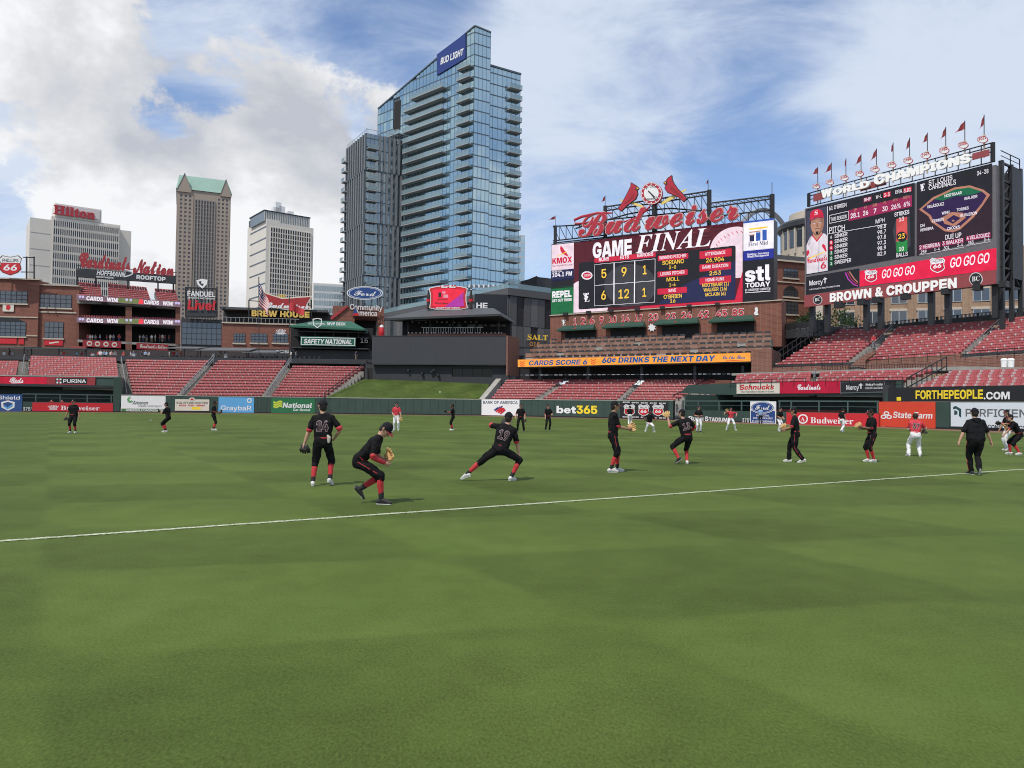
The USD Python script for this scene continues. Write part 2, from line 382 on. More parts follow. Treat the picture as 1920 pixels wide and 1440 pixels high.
# ------------------------------------------------------------------ the field
def make_turf(name='mown_turf'):
    N = {'g': ('geometry', {}),
         'm1': ('mapping', {'rotation': (0, 0, math.radians(14)), 'scale': (1, 1, 1)}), 's1': ('separate_xyz', {}), 'a1': ('math', {'math_type': 'multiply', 'value2': 1.55}), 'si1': ('math', {'math_type': 'sine'}),
         'm2': ('mapping', {'rotation': (0, 0, math.radians(-31)), 'scale': (1, 1, 1)}), 's2': ('separate_xyz', {}), 'a2': ('math', {'math_type': 'multiply', 'value2': 0.62}), 'si2': ('math', {'math_type': 'sine'}),
         'nw': ('noise_texture', {'scale': 0.35, 'detail': 4}), 'big': ('noise_texture', {'scale': 0.11, 'detail': 5, 'roughness': 0.6}), 'mid': ('noise_texture', {'scale': 1.7, 'detail': 6, 'roughness': 0.7}),
         'fine': ('noise_texture', {'scale': 55, 'detail': 8, 'roughness': 0.85}), 'mf': ('mapping', {'scale': (1, 0.55, 1), 'rotation': (0, 0, 0.4)}),
         'sq': ('math', {'math_type': 'multiply'}), 'sqr': ('map_range', {'range_type': 'smoothstep', 'from_min': -0.07, 'from_max': 0.07, 'to_min': 0.87, 'to_max': 1.05}), 'm3': ('mapping', {'rotation': (0, 0, math.radians(-22)), 'scale': (0.75, 1.15, 1)}), 's3': ('separate_xyz', {}), 'q1': ('math', {'math_type': 'sine'}), 'q2': ('math', {'math_type': 'sine'}), 'wob': ('mix', {'mix_type': 'linear_light', 'fac': 0.12}), 'c1': ('math', {'math_type': 'multiply_add', 'value2': 0.055}), 'c2': ('math', {'math_type': 'multiply_add', 'value2': 0.06}),
         'c3': ('map_range', {'from_min': 0.34, 'from_max': 0.66, 'to_min': -0.07, 'to_max': 0.07}), 'c4': ('map_range', {'from_min': 0.36, 'from_max': 0.64, 'to_min': -0.085, 'to_max': 0.085}), 'c5': ('map_range', {'from_min': 0.36, 'from_max': 0.64, 'to_min': -0.36, 'to_max': 0.36}),
         'x1': ('math', {'math_type': 'add'}), 'x2': ('math', {'math_type': 'add'}), 'x3': ('math', {'math_type': 'add'}),
         'warm': ('rgb_ramp', {'ramp': [(0.3, TURF_A), (0.7, TURF_B)]}), 'col': ('vector_math', {'math_type': 'scale'}),
         'bp': ('bump', {'strength': 0.22, 'distance': 0.012}), 'p': ('principled_bsdf', {'roughness': 0.8, 'specular_ior_level': 0.08, 'sheen_weight': 0.0})}
    L = [('g.position', 'm1.vector'), ('m1.vector', 's1.vector'), ('s1.y', 'a1.value1'), ('a1.value', 'si1.value1'),
         ('g.position', 'm2.vector'), ('m2.vector', 's2.vector'), ('s2.x', 'a2.value1'), ('a2.value', 'si2.value1'),
         ('g.position', 'big.vector'), ('g.position', 'mid.vector'), ('g.position', 'mf.vector'), ('mf.vector', 'fine.vector'), ('g.position', 'nw.vector'),
         ('g.position', 'wob.color1'), ('nw.color', 'wob.color2'), ('wob.color', 'm3.vector'), ('m3.vector', 's3.vector'), ('s3.x', 'q1.value1'), ('s3.y', 'q2.value1'), ('q1.value', 'sq.value1'), ('q2.value', 'sq.value2'), ('sq.value', 'sqr.value'), ('sqr.result', 'c1.value3'), ('si1.value', 'c1.value1'), ('si2.value', 'c2.value1'), ('c1.value', 'c2.value3'), ('big.fac', 'c3.value'), ('mid.fac', 'c4.value'), ('fine.fac', 'c5.value'),
         ('c2.value', 'x1.value1'), ('c3.result', 'x1.value2'), ('x1.value', 'x2.value1'), ('c4.result', 'x2.value2'), ('x2.value', 'x3.value1'), ('c5.result', 'x3.value2'),
         ('nw.fac', 'warm.fac'), ('warm.color', 'col.vector1'), ('x3.value', 'col.scale'), ('col.vector', 'p.base_color'), ('fine.fac', 'bp.height'), ('bp.normal', 'p.normal')]
    return usdkit.material(stage, '/World/Looks/' + name, N, L, surface='p.BSDF')


TURF_A, TURF_B = (0.066, 0.100, 0.022), (0.080, 0.115, 0.027)
M['turf'] = make_turf()
NODES = [(-90, 771.3), (225, 773), (620, 776), (900, 779.3), (1165, 785), (1275, 787.8), (1440, 794), (1660, 800.5), (1780, 805), (1990, 813)]
NP = [G(*p) for p in NODES]
WALLS = [Plane(NP[i], NP[i + 1]) for i in range(len(NP) - 1)]
WTOP = 2.5
mb = MB(); mb.box((-3000, -3000, -0.6), (3000, 5000, -0.05)); solo('ground', mb, mat('city_ground', (0.11, 0.11, 0.105), 0.9, vary=0.25, scale=0.05), kind='structure')
ring = [tuple(p[:2]) for p in NP] + [(75, 30), (60, -45), (-90, -45), (-120, 90)]
def flat(shape, z):
    v, f = trimesh.creation.triangulate_polygon(shape, engine='earcut'); e = np.c_[v, np.zeros(len(v))][f]
    s = np.cross(e[:, 1] - e[:, 0], e[:, 2] - e[:, 0])[:, 2]; f = np.where((s < 0)[:, None], f[:, ::-1], f)
    return MB().add(np.c_[v, np.full(len(v), z)], f)
solo('outfield_grass', flat(sg.Polygon(ring), 0.0), M['turf'], 'short mown green grass covering the whole playing field', 'grass', kind='stuff')
fence = sg.LineString([tuple(p[:2]) for p in NP])
track = fence.buffer(4.4, single_sided=True) if fence.buffer(4.4, single_sided=True).centroid.y < fence.centroid.y else fence.buffer(-4.4, single_sided=True)
solo('warning_track', flat(track if track.geom_type == 'Polygon' else max(track.geoms, key=lambda g: g.area), 0.004), mat('clay_track', (0.16, 0.085, 0.055), 0.9, vary=0.2, scale=2, bump=0.2), kind='structure')
a, b = G(0, 1015), G(1920, 880); dd = nrm(b - a); pp = np.array([-dd[1], dd[0], 0]) * 0.055
n = 700; ts = np.linspace(-14, 60, n); jit = rng.normal(0, 0.016, (n, 2))
rows = np.array([[a + dd * t - pp * (1 + j[0] * 9), a + dd * t + pp * (1 + j[1] * 9)] for t, j in zip(ts, jit)]).reshape(-1, 3); rows[:, 2] = 0.006
N_ = {'g': ('geometry', {}), 'n': ('noise_texture', {'scale': 26, 'detail': 6, 'roughness': 0.75}), 'r': ('rgb_ramp', {'ramp': [(0.40, (0.10, 0.15, 0.04)), (0.58, (0.56, 0.58, 0.48))]}), 'p': ('principled_bsdf', {'roughness': 0.9, 'specular_ior_level': 0.1})}
chalk = usdkit.material(stage, '/World/Looks/chalk_line', N_, [('g.position', 'n.vector'), ('n.fac', 'r.fac'), ('r.color', 'p.base_color')], surface='p.BSDF')
solo('foul_line', MB().add(rows, [(2 * i, 2 * i + 2, 2 * i + 3, 2 * i + 1) for i in range(n - 1)]), chalk, 'straight white painted line running across the grass', 'painted line')

# ------------------------------------------------------------------ the outfield wall: padded panels one by one
def wall_run(label, segs, x_from, x_to, top=WTOP, low=None, cap=True, mat_=None):
    t = thing('outfield_wall', label, 'wall', WALLS[segs[0]].o)
    back, kick, capm, panels = MB(), MB(), MB(), []
    for k in segs:
        P = WALLS[k]; u0 = max(0.0, P.uv(x_from, 770)[0]) if k == segs[0] else 0.0; u1 = min(P.len, P.uv(x_to, 790)[0]) if k == segs[-1] else P.len
        h = low or top
        back.pbox(P, u0, 0, u1, h - 0.03, -0.45, -0.09); kick.pbox(P, u0, 0, u1, 0.16, -0.088, -0.02)
        if cap: capm.pbox(P, u0, h - 0.028, u1, h + 0.05, -0.5, 0.02)
        n = max(1, round((u1 - u0) / 1.32)); w = (u1 - u0) / n
        for i in range(n): panels.append(MB().pbox(P, u0 + i * w + 0.015, 0.17, u0 + (i + 1) * w - 0.015, h - 0.032, -0.086, rng.uniform(-0.004, 0.004)))
    part(t, 'backing', back, M['black']); part(t, 'kick_strip', kick, M['black'])
    if cap: part(t, 'top_cap', capm, mat('pale_wall_cap', (0.36, 0.37, 0.33), 0.7))
    for p in panels: part(t, 'panel', p, mat_ or M['wallgreen'])
    return t


wall_run('long dark green padded wall below the grass slope and the pale seats', [1, 2, 3, 4], 226, 1262)
wall_run('dark green padded wall behind the orange and white boards', [7, 8], 1649, 2000, cap=False)
wall_run('low dark green wall of the bullpen beside the blue shield board', [0], -90, 224, low=1.42, cap=False)
wall_run('low dark green wall carrying the stadium name in white', [5, 6], 1276, 1648, low=1.35, cap=False)

def board(name, label, P, r, m, d0=0.012, d1=0.05, cat='sign', group=None):
    a = P.at(r[0], r[3]); t = thing(name, label, cat, a, group); part(t, 'board', MB().prect(P, *r, d0, d1), m); t.d = d1; return t


def words(t, P, s, x0, y, x1, cap, m, kind='sans', wt=700, shear=0.0, d=None, thick=0.0, fat=0.0, arch=0.0, rise=0.0, name='lettering'):
    return part(t, name, letters(P, s, x0, y, x1, cap, kind, wt, shear, (d if d is not None else t.d + 0.012), thick, fat, arch, None, rise), m)


def shape_px(P, pts, smooth=0):
    s = sg.Polygon([P.uv(*p) for p in pts]).buffer(0)
    return s.buffer(smooth).buffer(-2 * smooth).buffer(smooth) if smooth else s


def oval_px(P, cx, cy, rx, ry, n=40):
    return sg.Polygon([P.uv(cx + rx * math.cos(a), cy + ry * math.sin(a)) for a in np.arange(n) * 2 * np.pi / n])


def ppoly(t, name, P, shape, m, d, thick=0.0, label=None):
    return part(t, name, MB().poly(P, shape, d, d + thick), m, label)


W_ = dict(white=mat('print_white', (0.72, 0.73, 0.74), 0.5, vary=0.03), red=mat('print_red', (0.50, 0.02, 0.03), 0.45, vary=0.05), black=mat('print_black', (0.015, 0.015, 0.018), 0.5), blue=mat('print_blue', (0.02, 0.06, 0.22), 0.45, vary=0.05),
          green=mat('print_green', (0.02, 0.15, 0.06), 0.5, vary=0.06), sky=mat('print_light_blue', (0.11, 0.36, 0.66), 0.5, vary=0.05), yellow=mat('print_yellow', (0.80, 0.60, 0.03), 0.5), orange=mat('print_orange_red', (0.60, 0.055, 0.025), 0.45, vary=0.05),
          grey=mat('print_grey', (0.12, 0.13, 0.14), 0.5), cream=mat('print_cream', (0.62, 0.58, 0.50), 0.5, vary=0.04), lime=mat('print_lime', (0.50, 0.60, 0.06), 0.5), teal=mat('print_dark_teal', (0.02, 0.06, 0.07), 0.5))


def shield66(t, P, cx, cy, w, h, d, top='PHILLIPS', print_=W_, s=1):
    """red and white road shield with the number 66"""
    pts = [(-.36, -.5), (0, -.42), (.36, -.5), (.52, -.34), (.44, -.08), (.5, .2), (.34, .38), (0, .52), (-.34, .38), (-.5, .2), (-.44, -.08), (-.52, -.34)]
    f = lambda k: shape_px(P, [(cx + x * w * k, cy + y * h * k) for x, y in pts])
    ppoly(t, 'shield_edge', P, f(1.12), print_['white'], d); ppoly(t, 'shield_field', P, f(1.0), print_['black'], d + 0.01)
    inner = f(0.93); u = P.uv(cx, cy - 0.12 * h)[1]; b = inner.bounds
    ppoly(t, 'shield_top', P, inner.intersection(sbox(b[0], u, b[2], b[3])), print_['white'], d + 0.02); ppoly(t, 'shield_base', P, inner.intersection(sbox(b[0], b[1], b[2], u - 0.02)), print_['red'], d + 0.02)
    words(t, P, top, cx - .36 * w, cy - .17 * h, cx + .36 * w, h * .17, print_['black'], d=d + 0.03)
    words(t, P, '66', cx - .32 * w, cy + .26 * h, cx + .32 * w, h * .3, print_['white'], wt=800, shear=0.15, d=d + 0.03)


P = WALLS[0]
t = board('shield_board', 'blue board with white shield outline at the bullpen end', P, (-60, 738, 41, 771.5), mat('board_blue', (0.025, 0.075, 0.24), 0.45))
words(t, P, 'CarShield', -30, 748.5, 37.5, 7, W_['white'], wt=600)
sh = lambda k: shape_px(P, [(15 + x * k, 760 + y * k) for x, y in [(-13, -6), (0, -9.5), (13, -6), (12, 4), (0, 10), (-12, 4)]])
ppoly(t, 'shield_mark', P, sh(1).difference(sh(0.68)), W_['white'], t.d + 0.01); ppoly(t, 'tick_mark', P, shape_px(P, [(8, 759), (14, 764), (24, 757), (24, 760.5), (14, 768), (8, 763)]), W_['sky'], t.d + 0.02)
t = thing('distance_marker', "white number 375 on the green wall beside the blue shield board", 'sign', P.at(52, 770)); t.d = 0.02
words(t, P, "375'", 43, 770, 58.5, 6.6, W_['white'], wt=500)
t = board('red_wall_board', 'long red board with crown on the low bullpen wall beside the number 375', P, (61, 754.5, 211.5, 771.5), W_['red'])
words(t, P, 'Budweiser', 114, 768.8, 186.5, 8.4, W_['white'], 'serif')
def crown(t, P, cx, cy, w, h, m, d):
    for k in range(-3, 4): ppoly(t, 'crown_spike', P, shape_px(P, [(cx + k * w * .09, cy + h * .25), (cx + k * w * .15 - w * .04, cy - h * (.32 - abs(k) * .05)), (cx + k * w * .15 + w * .04, cy - h * (.32 - abs(k) * .05)), (cx + k * w * .09 + w * .05, cy + h * .25)]), m, d)
    ppoly(t, 'crown_band', P, shape_px(P, [(cx - w * .34, cy + h * .3), (cx + w * .34, cy + h * .3), (cx + w * .32, cy + h * .45), (cx - w * .32, cy + h * .45)]), m, d)
crown(t, P, 100, 763, 22, 11, W_['white'], t.d + 0.012)
P = WALLS[1]
t = board('energy_board', 'white board with green sunburst and dark italic name above a green strip', P, (227.5, 741.8, 310, 772), W_['white'])
part(t, 'green_strip', MB().prect(P, 227.5, 766, 310, 772, 0.052, 0.06), mat('strip_green', (0.06, 0.17, 0.05), 0.5))
words(t, P, 'Ameren', 248.5, 758.3, 278.5, 7, W_['teal'], wt=600, shear=0.2); words(t, P, 'ENERGY EFFICIENCY', 260, 763, 304, 3.2, W_['grey'], wt=500); words(t, P, 'AMEREN.COM/REBATE', 236, 771, 306, 4.2, W_['white'], wt=600, d=0.075)
for k in range(7):
    a = math.radians(100 + k * 36); c, s_ = math.cos(a), math.sin(a); ppoly(t, 'ray_mark', P, shape_px(P, [(244.5 + 2 * c - .7 * s_, 749.5 - 2 * s_ - .7 * c), (244.5 + 6 * c - 1.4 * s_, 749.5 - 6 * s_ - 1.4 * c), (244.5 + 6 * c + 1.4 * s_, 749.5 - 6 * s_ + 1.4 * c), (244.5 + 2 * c + .7 * s_, 749.5 - 2 * s_ + .7 * c)]), mat('leaf_green_print', (.08, .3, .1), .5), t.d + 0.012)
t = board('induction_board', 'cream board with black and red capitals and a red crest on top', P, (328.5, 748.3, 392, 770.5), W_['cream'])
words(t, P, 'HALL OF FAME INDUCTION', 331, 757, 390, 4.2, W_['black'], 'serif'); words(t, P, 'MOLINA    PUJOLS    EDMONDS', 336, 761.3, 384, 2.8, W_['red'], wt=800)
part(t, 'yellow_patch', MB().prect(P, 359.5, 763, 376, 768, 0.052, 0.06), W_['yellow']); ppoly(t, 'crest', P, oval_px(P, 360, 748.3, 5.5, 3), W_['cream'], t.d + .004, .02); ppoly(t, 'crest_mark', P, oval_px(P, 360, 748.5, 3, 1.6), W_['red'], t.d + .035)
t = board('light_blue_board', 'light blue board with a white lower-case name', P, (410, 744.5, 476, 774), W_['sky'])
words(t, P, 'GraybaR', 414, 769, 471, 8.6, W_['white'], wt=600); ppoly(t, 'ring_mark', P, oval_px(P, 467.5, 751, 4.5, 4.6).difference(oval_px(P, 467.5, 751, 2.6, 2.6)), W_['white'], t.d + .012)
t = board('green_rental_board', 'bright green board with white name and yellow waves', P, (509, 746.5, 590, 774.8), W_['green'])
words(t, P, 'National', 530, 764.5, 585.5, 9.5, W_['white'], wt=800, shear=0.15); words(t, P, 'Car Rental', 549, 770.5, 582, 4.4, W_['white'], wt=700, shear=0.1)
for k in range(3):
    xs = np.linspace(514, 528, 9); ppoly(t, 'wave_mark', P, sg.LineString([P.uv(x, 754 + 4.2 * k + 1.4 * math.sin((x - 514) / 14 * 6.0)) for x in xs]).buffer(0.13), W_['lime'], t.d + .012)
P = WALLS[3]
t = board('white_bank_board', 'white board with dark capitals over a red and blue striped flag mark', P, (903.5, 749, 974, 779.6), W_['white'])
words(t, P, 'BANK OF AMERICA', 906, 757, 971, 5.4, mat('print_dark_blue', (.02, .03, .1), .5), wt=600)
for k in range(3):
    ppoly(t, 'blue_stripe', P, shape_px(P, [(926 + k * 4.2, 770 - k * 1.0 - 1.5 + 0), (933 + k * 4.2, 763.3 - k * 1.4), (935.2 + k * 4.2, 764.4 - k * 1.4), (928.6 + k * 4.2, 771 - k)]), W_['blue'], t.d + .012)
    ppoly(t, 'red_stripe', P, shape_px(P, [(929 + k * 4.2, 771 + k * 2), (938 + k * 4, 764 + k * 2), (947 + k * 1.2, 765.2 + k * 1.7), (931 + k * 4.3, 773 + k * 2)]).difference(sbox(0, 0, 0, 0)), W_['red'], t.d + .014 + .01 * k)
t = thing('bet_lettering', 'white and yellow lower-case name with numbers on the dark green wall', 'sign', P.at(1043, 776)); t.d = 0.01
words(t, P, 'bet', 1043.5, 774.5, 1080, 13.5, W_['white'], wt=900); words(t, P, '365', 1081, 775.5, 1120, 15, W_['yellow'], wt=900)
P = WALLS[4]
t = board('shield_pattern_board', 'black board with three red and white shields numbered 66', P, (1163, 752.5, 1253, 785.6), W_['black'])
for k in range(3): shield66(t, P, 1180.5 + 27 * k, 769, 18.5, 19.5, 0.06)
for yy, n in ((755.5, 5), (782.6, 5)):
    for k in range(n): words(t, P, 'GO GO', 1168 + k * 17, yy + k * .5, 1181 + k * 17, 2.4, W_['white'], wt=800)
P = WALLS[5]
t = thing('stadium_name', 'white capitals spelling the stadium name on the low green wall', 'sign', P.at(1292, 790)); t.d = 0.012
words(t, P, 'B', 1291.5, 788.8, 1299, 8.6, W_['white'], wt=800); words(t, P, 'USCH', 1300, 789.0, 1319, 7, W_['white'], wt=800); words(t, P, 'S', 1322, 789.3, 1328.5, 8.6, W_['white'], wt=800); words(t, P, 'TADIUM', 1329.5, 789.6, 1364, 7, W_['white'], wt=800)
t = thing('distance_marker', "white number 375 on the green wall beside the blue oval board", 'sign', P.at(1392, 792)); t.d = 0.012
words(t, P, "375'", 1392, 791.5, 1406, 7.6, W_['white'], wt=500)
P2 = Plane(P.at(1408, 793.5), P.at(1440, 794.5))
t = board('blue_oval_board', 'white and blue board with a dark blue oval beside the number 375', P2, (1408.5, 752.5, 1456.5, 795), W_['white'], 0.09, 0.15)
part(t, 'blue_field', MB().prect(P2, 1410, 770, 1455, 793.5, 0.152, 0.16), W_['blue'])
def ford(t, P, cx, cy, rx, ry, d):
    ppoly(t, 'oval_rim', P, oval_px(P, cx, cy, rx, ry), W_['white'], d, .02); ppoly(t, 'oval_field', P, oval_px(P, cx, cy, rx * .94, ry * .9), W_['blue'], d + .03)
    ppoly(t, 'oval_line', P, oval_px(P, cx, cy, rx * .88, ry * .82).difference(oval_px(P, cx, cy, rx * .85, ry * .77)), W_['white'], d + .04)
    words(t, P, 'Ford', cx - rx * .6, cy + ry * .34, cx + rx * .62, ry * .82, W_['white'], 'script', d=d + .05, fat=.012)
ford(t, P2, 1432, 764, 22.5, 11.5, .165)
words(t, P2, 'OFFICIAL', 1420, 780.2, 1445, 3, W_['white'], d=.175); words(t, P2, 'CAR, TRUCK & SUV', 1414, 785, 1451, 3.2, W_['white'], d=.175); words(t, P2, 'ST. LOUIS CARDINALS', 1412, 791, 1453, 3.2, W_['white'], d=.175)
P = WALLS[6]
t = board('red_wall_board', 'long red board with round white emblem beside the blue oval board', P, (1475, 772.8, 1648, 800.5), W_['red'])
words(t, P, 'Budweiser', 1520, 793.2, 1600.5, 11.5, W_['white'], 'serif')
ppoly(t, 'emblem', P, oval_px(P, 1506, 785.5, 9.5, 9), W_['white'], t.d + .012); ppoly(t, 'emblem_field', P, oval_px(P, 1506, 785.5, 7, 6.4), W_['red'], t.d + .022); words(t, P, 'A', 1502.5, 789.5, 1509.5, 8, W_['white'], 'serif', d=t.d + .034)
P = WALLS[7]
t = board('orange_red_board', 'bright orange-red board with three white ovals and a white name', P, (1648.5, 753.2, 1754.5, 803.3), W_['orange'])
words(t, P, 'State Farm', 1675, 783.5, 1750, 11.5, W_['white'], wt=700, shear=0.15)
for cx, cy in ((1663, 775), (1657.5, 781.5), (1668, 781.8)): ppoly(t, 'oval_mark', P, oval_px(P, cx, cy, 5.2, 4).difference(oval_px(P, cx, cy, 3.0, 1.8)), W_['white'], t.d + .012)
P = Plane(NP[8], NP[9])
t = board('pale_wall_board', 'pale blue-white board with dark grey name and bracket mark', P, (1783.5, 754.5, 1985, 806), mat('print_pale', (0.60, 0.66, 0.72), 0.5, vary=0.04))
words(t, P, 'PERFICIENT', 1811.5, 780.5, 1943, 14, W_['grey'], wt=600); words(t, P, 'CONSULTANCY', 1853, 803.5, 1925, 7, W_['black'], wt=700)
ppoly(t, 'bracket_mark', P, shape_px(P, [(1788, 763), (1793, 761), (1803, 767), (1803, 783), (1799, 780), (1799, 770), (1793, 766), (1788, 767.5)]), W_['teal'], t.d + .012)
ppoly(t, 'square_mark', P, shape_px(P, [(1790, 769), (1796, 771), (1796, 777), (1790, 778)]), W_['teal'], t.d + .012)

# ------------------------------------------------------------------ bullpens behind the wall
def fence_rails(label, P, x0, x1, ytop, zlow, xs, m, d=-0.2):
    t = thing('bullpen_rail', label, 'railing', P.at(x0, ytop)); u0, v0 = P.uv(x0, ytop); u1 = P.uv(x1, ytop)[0]
    part(t, 'top_rail', MB().pbox(P, u0, WTOP - .1, u1, WTOP + .04, d - .06, d + .06), m)
    part(t, 'mesh_rail', MB().pbox(P, u0, (WTOP + zlow) / 2 - .025, u1, (WTOP + zlow) / 2 + .02, d - .02, d + .02), m)
    for x in xs:
        u = P.uv(x, 765)[0]; part(t, 'post', MB().pbox(P, u - .07, zlow + .004, u + .07, WTOP - .102, d - .05, d + .05), m)


railm = mat('green_rail', (0.06, 0.10, 0.095), 0.5)
fence_rails('dark green rail of posts over the low wall with the long crown board', WALLS[0], 41, 214, 741, 1.42, (66, 112, 163, 208), railm)
fence_rails('dark green rail of posts over the stadium name', WALLS[5], 1277, 1440, 752, 1.35, (1279, 1307, 1346, 1388), railm)
fence_rails('dark green rail of posts over the red board with emblem', WALLS[6], 1458, 1647, 752, 1.35, (1460, 1482, 1534, 1588, 1644), railm)
def bullpen(label, P, u0, u1, deep, ht, m):
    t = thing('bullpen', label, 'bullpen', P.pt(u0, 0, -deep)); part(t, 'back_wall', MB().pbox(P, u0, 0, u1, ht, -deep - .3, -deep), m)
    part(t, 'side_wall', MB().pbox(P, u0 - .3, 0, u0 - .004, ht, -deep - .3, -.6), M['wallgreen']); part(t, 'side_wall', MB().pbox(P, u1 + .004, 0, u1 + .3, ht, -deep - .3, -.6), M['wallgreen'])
    part(t, 'roof', MB().pbox(P, u0 - .3, ht + .004, u1 + .3, ht + .35, -deep - .3, -deep * .62), M['dark']); return t
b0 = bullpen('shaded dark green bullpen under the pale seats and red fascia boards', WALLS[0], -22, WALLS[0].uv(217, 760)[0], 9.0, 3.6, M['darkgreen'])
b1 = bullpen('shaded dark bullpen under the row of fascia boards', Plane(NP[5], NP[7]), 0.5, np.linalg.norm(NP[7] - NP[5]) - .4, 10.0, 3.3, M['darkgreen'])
t = thing('bench', 'long red bench in the dark bullpen behind the stadium name', 'bench', P.o); Pb = Plane(NP[5], NP[7])
part(t, 'seat', MB().pbox(Pb, 3, .42, 17, .5, -9.4, -8.9), mat('bench_red', (.2, .05, .04), .6)); part(t, 'backrest', MB().pbox(Pb, 3, .7, 17, 1.55, -9.62, -9.5), mat('bench_red', (.2, .05, .04), .6))
for u in (3.5, 8, 12, 16.5): part(t, 'leg', MB().pbox(Pb, u, 0, u + .1, .416, -9.3, -9.0), M['dark'])

# ------------------------------------------------------------------ seating
def wall_depth(px):
    for P in WALLS:
        u = P.uv(px, 770)[0]
        if u <= P.len or P is WALLS[-1]: return P.at(px, 770)[1]


def behind(cs):
    """corners as places: points stay, (px, py, Y) move back until the front clears the outfield wall"""
    if len(cs[0]) == 3 and not isinstance(cs[0], np.ndarray):
        add = [max(0, wall_depth(c[0]) + 1.3 - c[2]) if c[1] > 735 else 0 for c in cs[:2]]
        return [W(c[0], c[1], c[2] + add[i % 2]) for i, c in enumerate(cs)]
    return [np.array(c, float) for c in cs]


def stand(label, FL, FR, BL, BR, rows, group=None, every=4, seat=0.52, rail_front=False, skew=None, seat_m=None, name='seating_section'):
    """rows of tip-up seats on concrete steps; corners as (px, py, Y) of the front and the top row"""
    fl, fr, bl, br = behind((FL, FR, BL, BR)); t = thing(name, label, 'seating', fl, group)
    steps, arms, rails = MB(), MB(), MB(); lines = []
    for i in range(rows):
        k = i / (rows - 1) if rows > 1 else 0; lines.append((fl + (bl - fl) * k, fr + (br - fr) * k))
    depth = (bl - fl) / max(1, rows - 1)
    back = nrm([*(bl - fl)[:2], 0]); tread = np.linalg.norm(depth[:2])
    rise = abs(depth[2]) if rows > 1 else 0.4
    for i, (l, r) in enumerate(lines):
        u = r - l; u[2] = 0; L = np.linalg.norm(u); u /= L; nb = np.array([-u[1], u[0], 0]); nb = nb if nb @ back > 0 else -nb
        tr = max(0.5, abs(depth @ nb)); slope = (r[2] - l[2]) / L; ud = u + UP * slope
        zl = min(l[2], r[2]); base = -0.86                       # the row's floor lies below the top of its seats
        c = (l + r) / 2
        steps.obox(c + UP * (base - .6) + nb * (tr / 2 - 0.1), ud * L / 2, nb * tr / 2, UP * 0.6)
        m = MB(); n = max(1, int(L / seat)); w = L / n
        for j in range(n):
            o = l + ud * (j + .5) * w
            m.obox(o + UP * (-.17) + nb * .10, ud * w * .455, (nb * .35 + UP) * .17, (nb - UP * .35) * .03)
            m.obox(o + UP * (-.36) - nb * .03, ud * w * .44, (UP - nb * .55) * .15, (nb + UP * .55) * .03)
            if j % every == i % every: arms.obox(l + ud * j * w + UP * (-.16) - nb * .08, ud * .05, nb * .16, UP * .11)
        part(t, 'seat_row', m, seat_m or M['seat'])
        if i == 0 and rail_front:
            a, b = l - nb * .7 + UP * .05, r - nb * .7 + UP * .05; rails.bar(a, b, .05); rails.bar(a - UP * .4, b - UP * .4, .03)
            for j in range(int(L / 1.5) + 1): p = a + (b - a) * j / max(1, int(L / 1.5)); rails.bar(p, p - UP * 1.0, .05)
    part(t, 'step', steps, M['concrete'], kind='stuff'); part(t, 'armrest', arms, M['arm'], kind='stuff'); part(t, 'railing', rails, M['steel'])
    return t


def stairs(label, f0, f1, b0, b1, n, rail=True, m=None, solid=True):
    """an aisle of steps between the front edge f0-f1 and the back edge b0-b1, with a handrail in its middle"""
    f0, f1, b0, b1 = behind((f0, f1, b0, b1)); t = thing('aisle_stair', label, 'stairs', f0); st = MB()
    for i in range(n):
        k = i / n; a, b = f0 + (b0 - f0) * k, f1 + (b1 - f1) * k; c, d = f0 + (b0 - f0) * (i + 1) / n, f1 + (b1 - f1) * (i + 1) / n
        z = (a[2] + b[2]) / 2 - .8; lo = z - 1.0
        v = [np.array([p[0], p[1], h]) for h in (lo, z) for p in (a, b, d, c)]
        st.add(v, [(3, 2, 1, 0), (4, 5, 6, 7), (0, 1, 5, 4), (1, 2, 6, 5), (2, 3, 7, 6), (3, 0, 4, 7)])
    part(t, 'step', st, m or mat('aisle_concrete', (.19, .18, .165), .85, vary=.2), kind='stuff')
    if rail:
        r = MB(); p, q = (f0 + f1) / 2, (b0 + b1) / 2; k = max(2, int(np.linalg.norm(q - p) / 2.6))
        r.bar(p + UP * .25, q + UP * .25, .06); r.bar(p - UP * .15, q - UP * .15, .05)
        for i in range(k + 1): a = p + (q - p) * i / k; r.bar(a - UP * .8, a + UP * .25, .055)
        part(t, 'handrail', r, mat('aisle_rail', (.22, .23, .24), .45, .4))
    return t


SG = 'red seating sections behind the outfield wall'
stand('short red seating section above the fascia board reading Reds', (-70, 701, 113), (29, 702, 113), (-70, 676.5, 121), (34, 676.5, 121), 8, SG)
stairs('narrow concrete stair beside the red seats above the first fascia board', (31, 703, 112.5), (52, 704, 112.5), (36, 667, 122), (55, 667, 122), 18)
stand('wide red seating section above the fascia board with the pet food name', (53, 703.5, 113), (222, 706.5, 113.5), (57, 667, 123), (217, 670.5, 123.5), 11, SG)
stairs('long concrete stair running down to the white energy board', (227, 739, 110.5), (249, 741, 110.5), (218, 671, 124), (236, 671, 124), 30)
stand('red seating section behind the white energy board', (250, 741, 110.5), (327, 742, 111), (236, 674, 124), (391, 676, 124.5), 14, SG)
stairs('concrete stair climbing behind the cream induction board', (329, 742, 111), (346, 742.5, 111.2), (393, 676, 124.5), (407, 675, 124.6), 28)
stand('red seating section behind the light blue board', (347, 742.5, 111.5), (488, 743, 112.5), (408, 675, 124.6), (536, 676, 125.5), 14, SG)
stairs('concrete stair climbing behind the green rental board', (490, 743, 112.5), (505, 743.5, 112.6), (537, 676, 125.5), (549, 684, 125), 27)
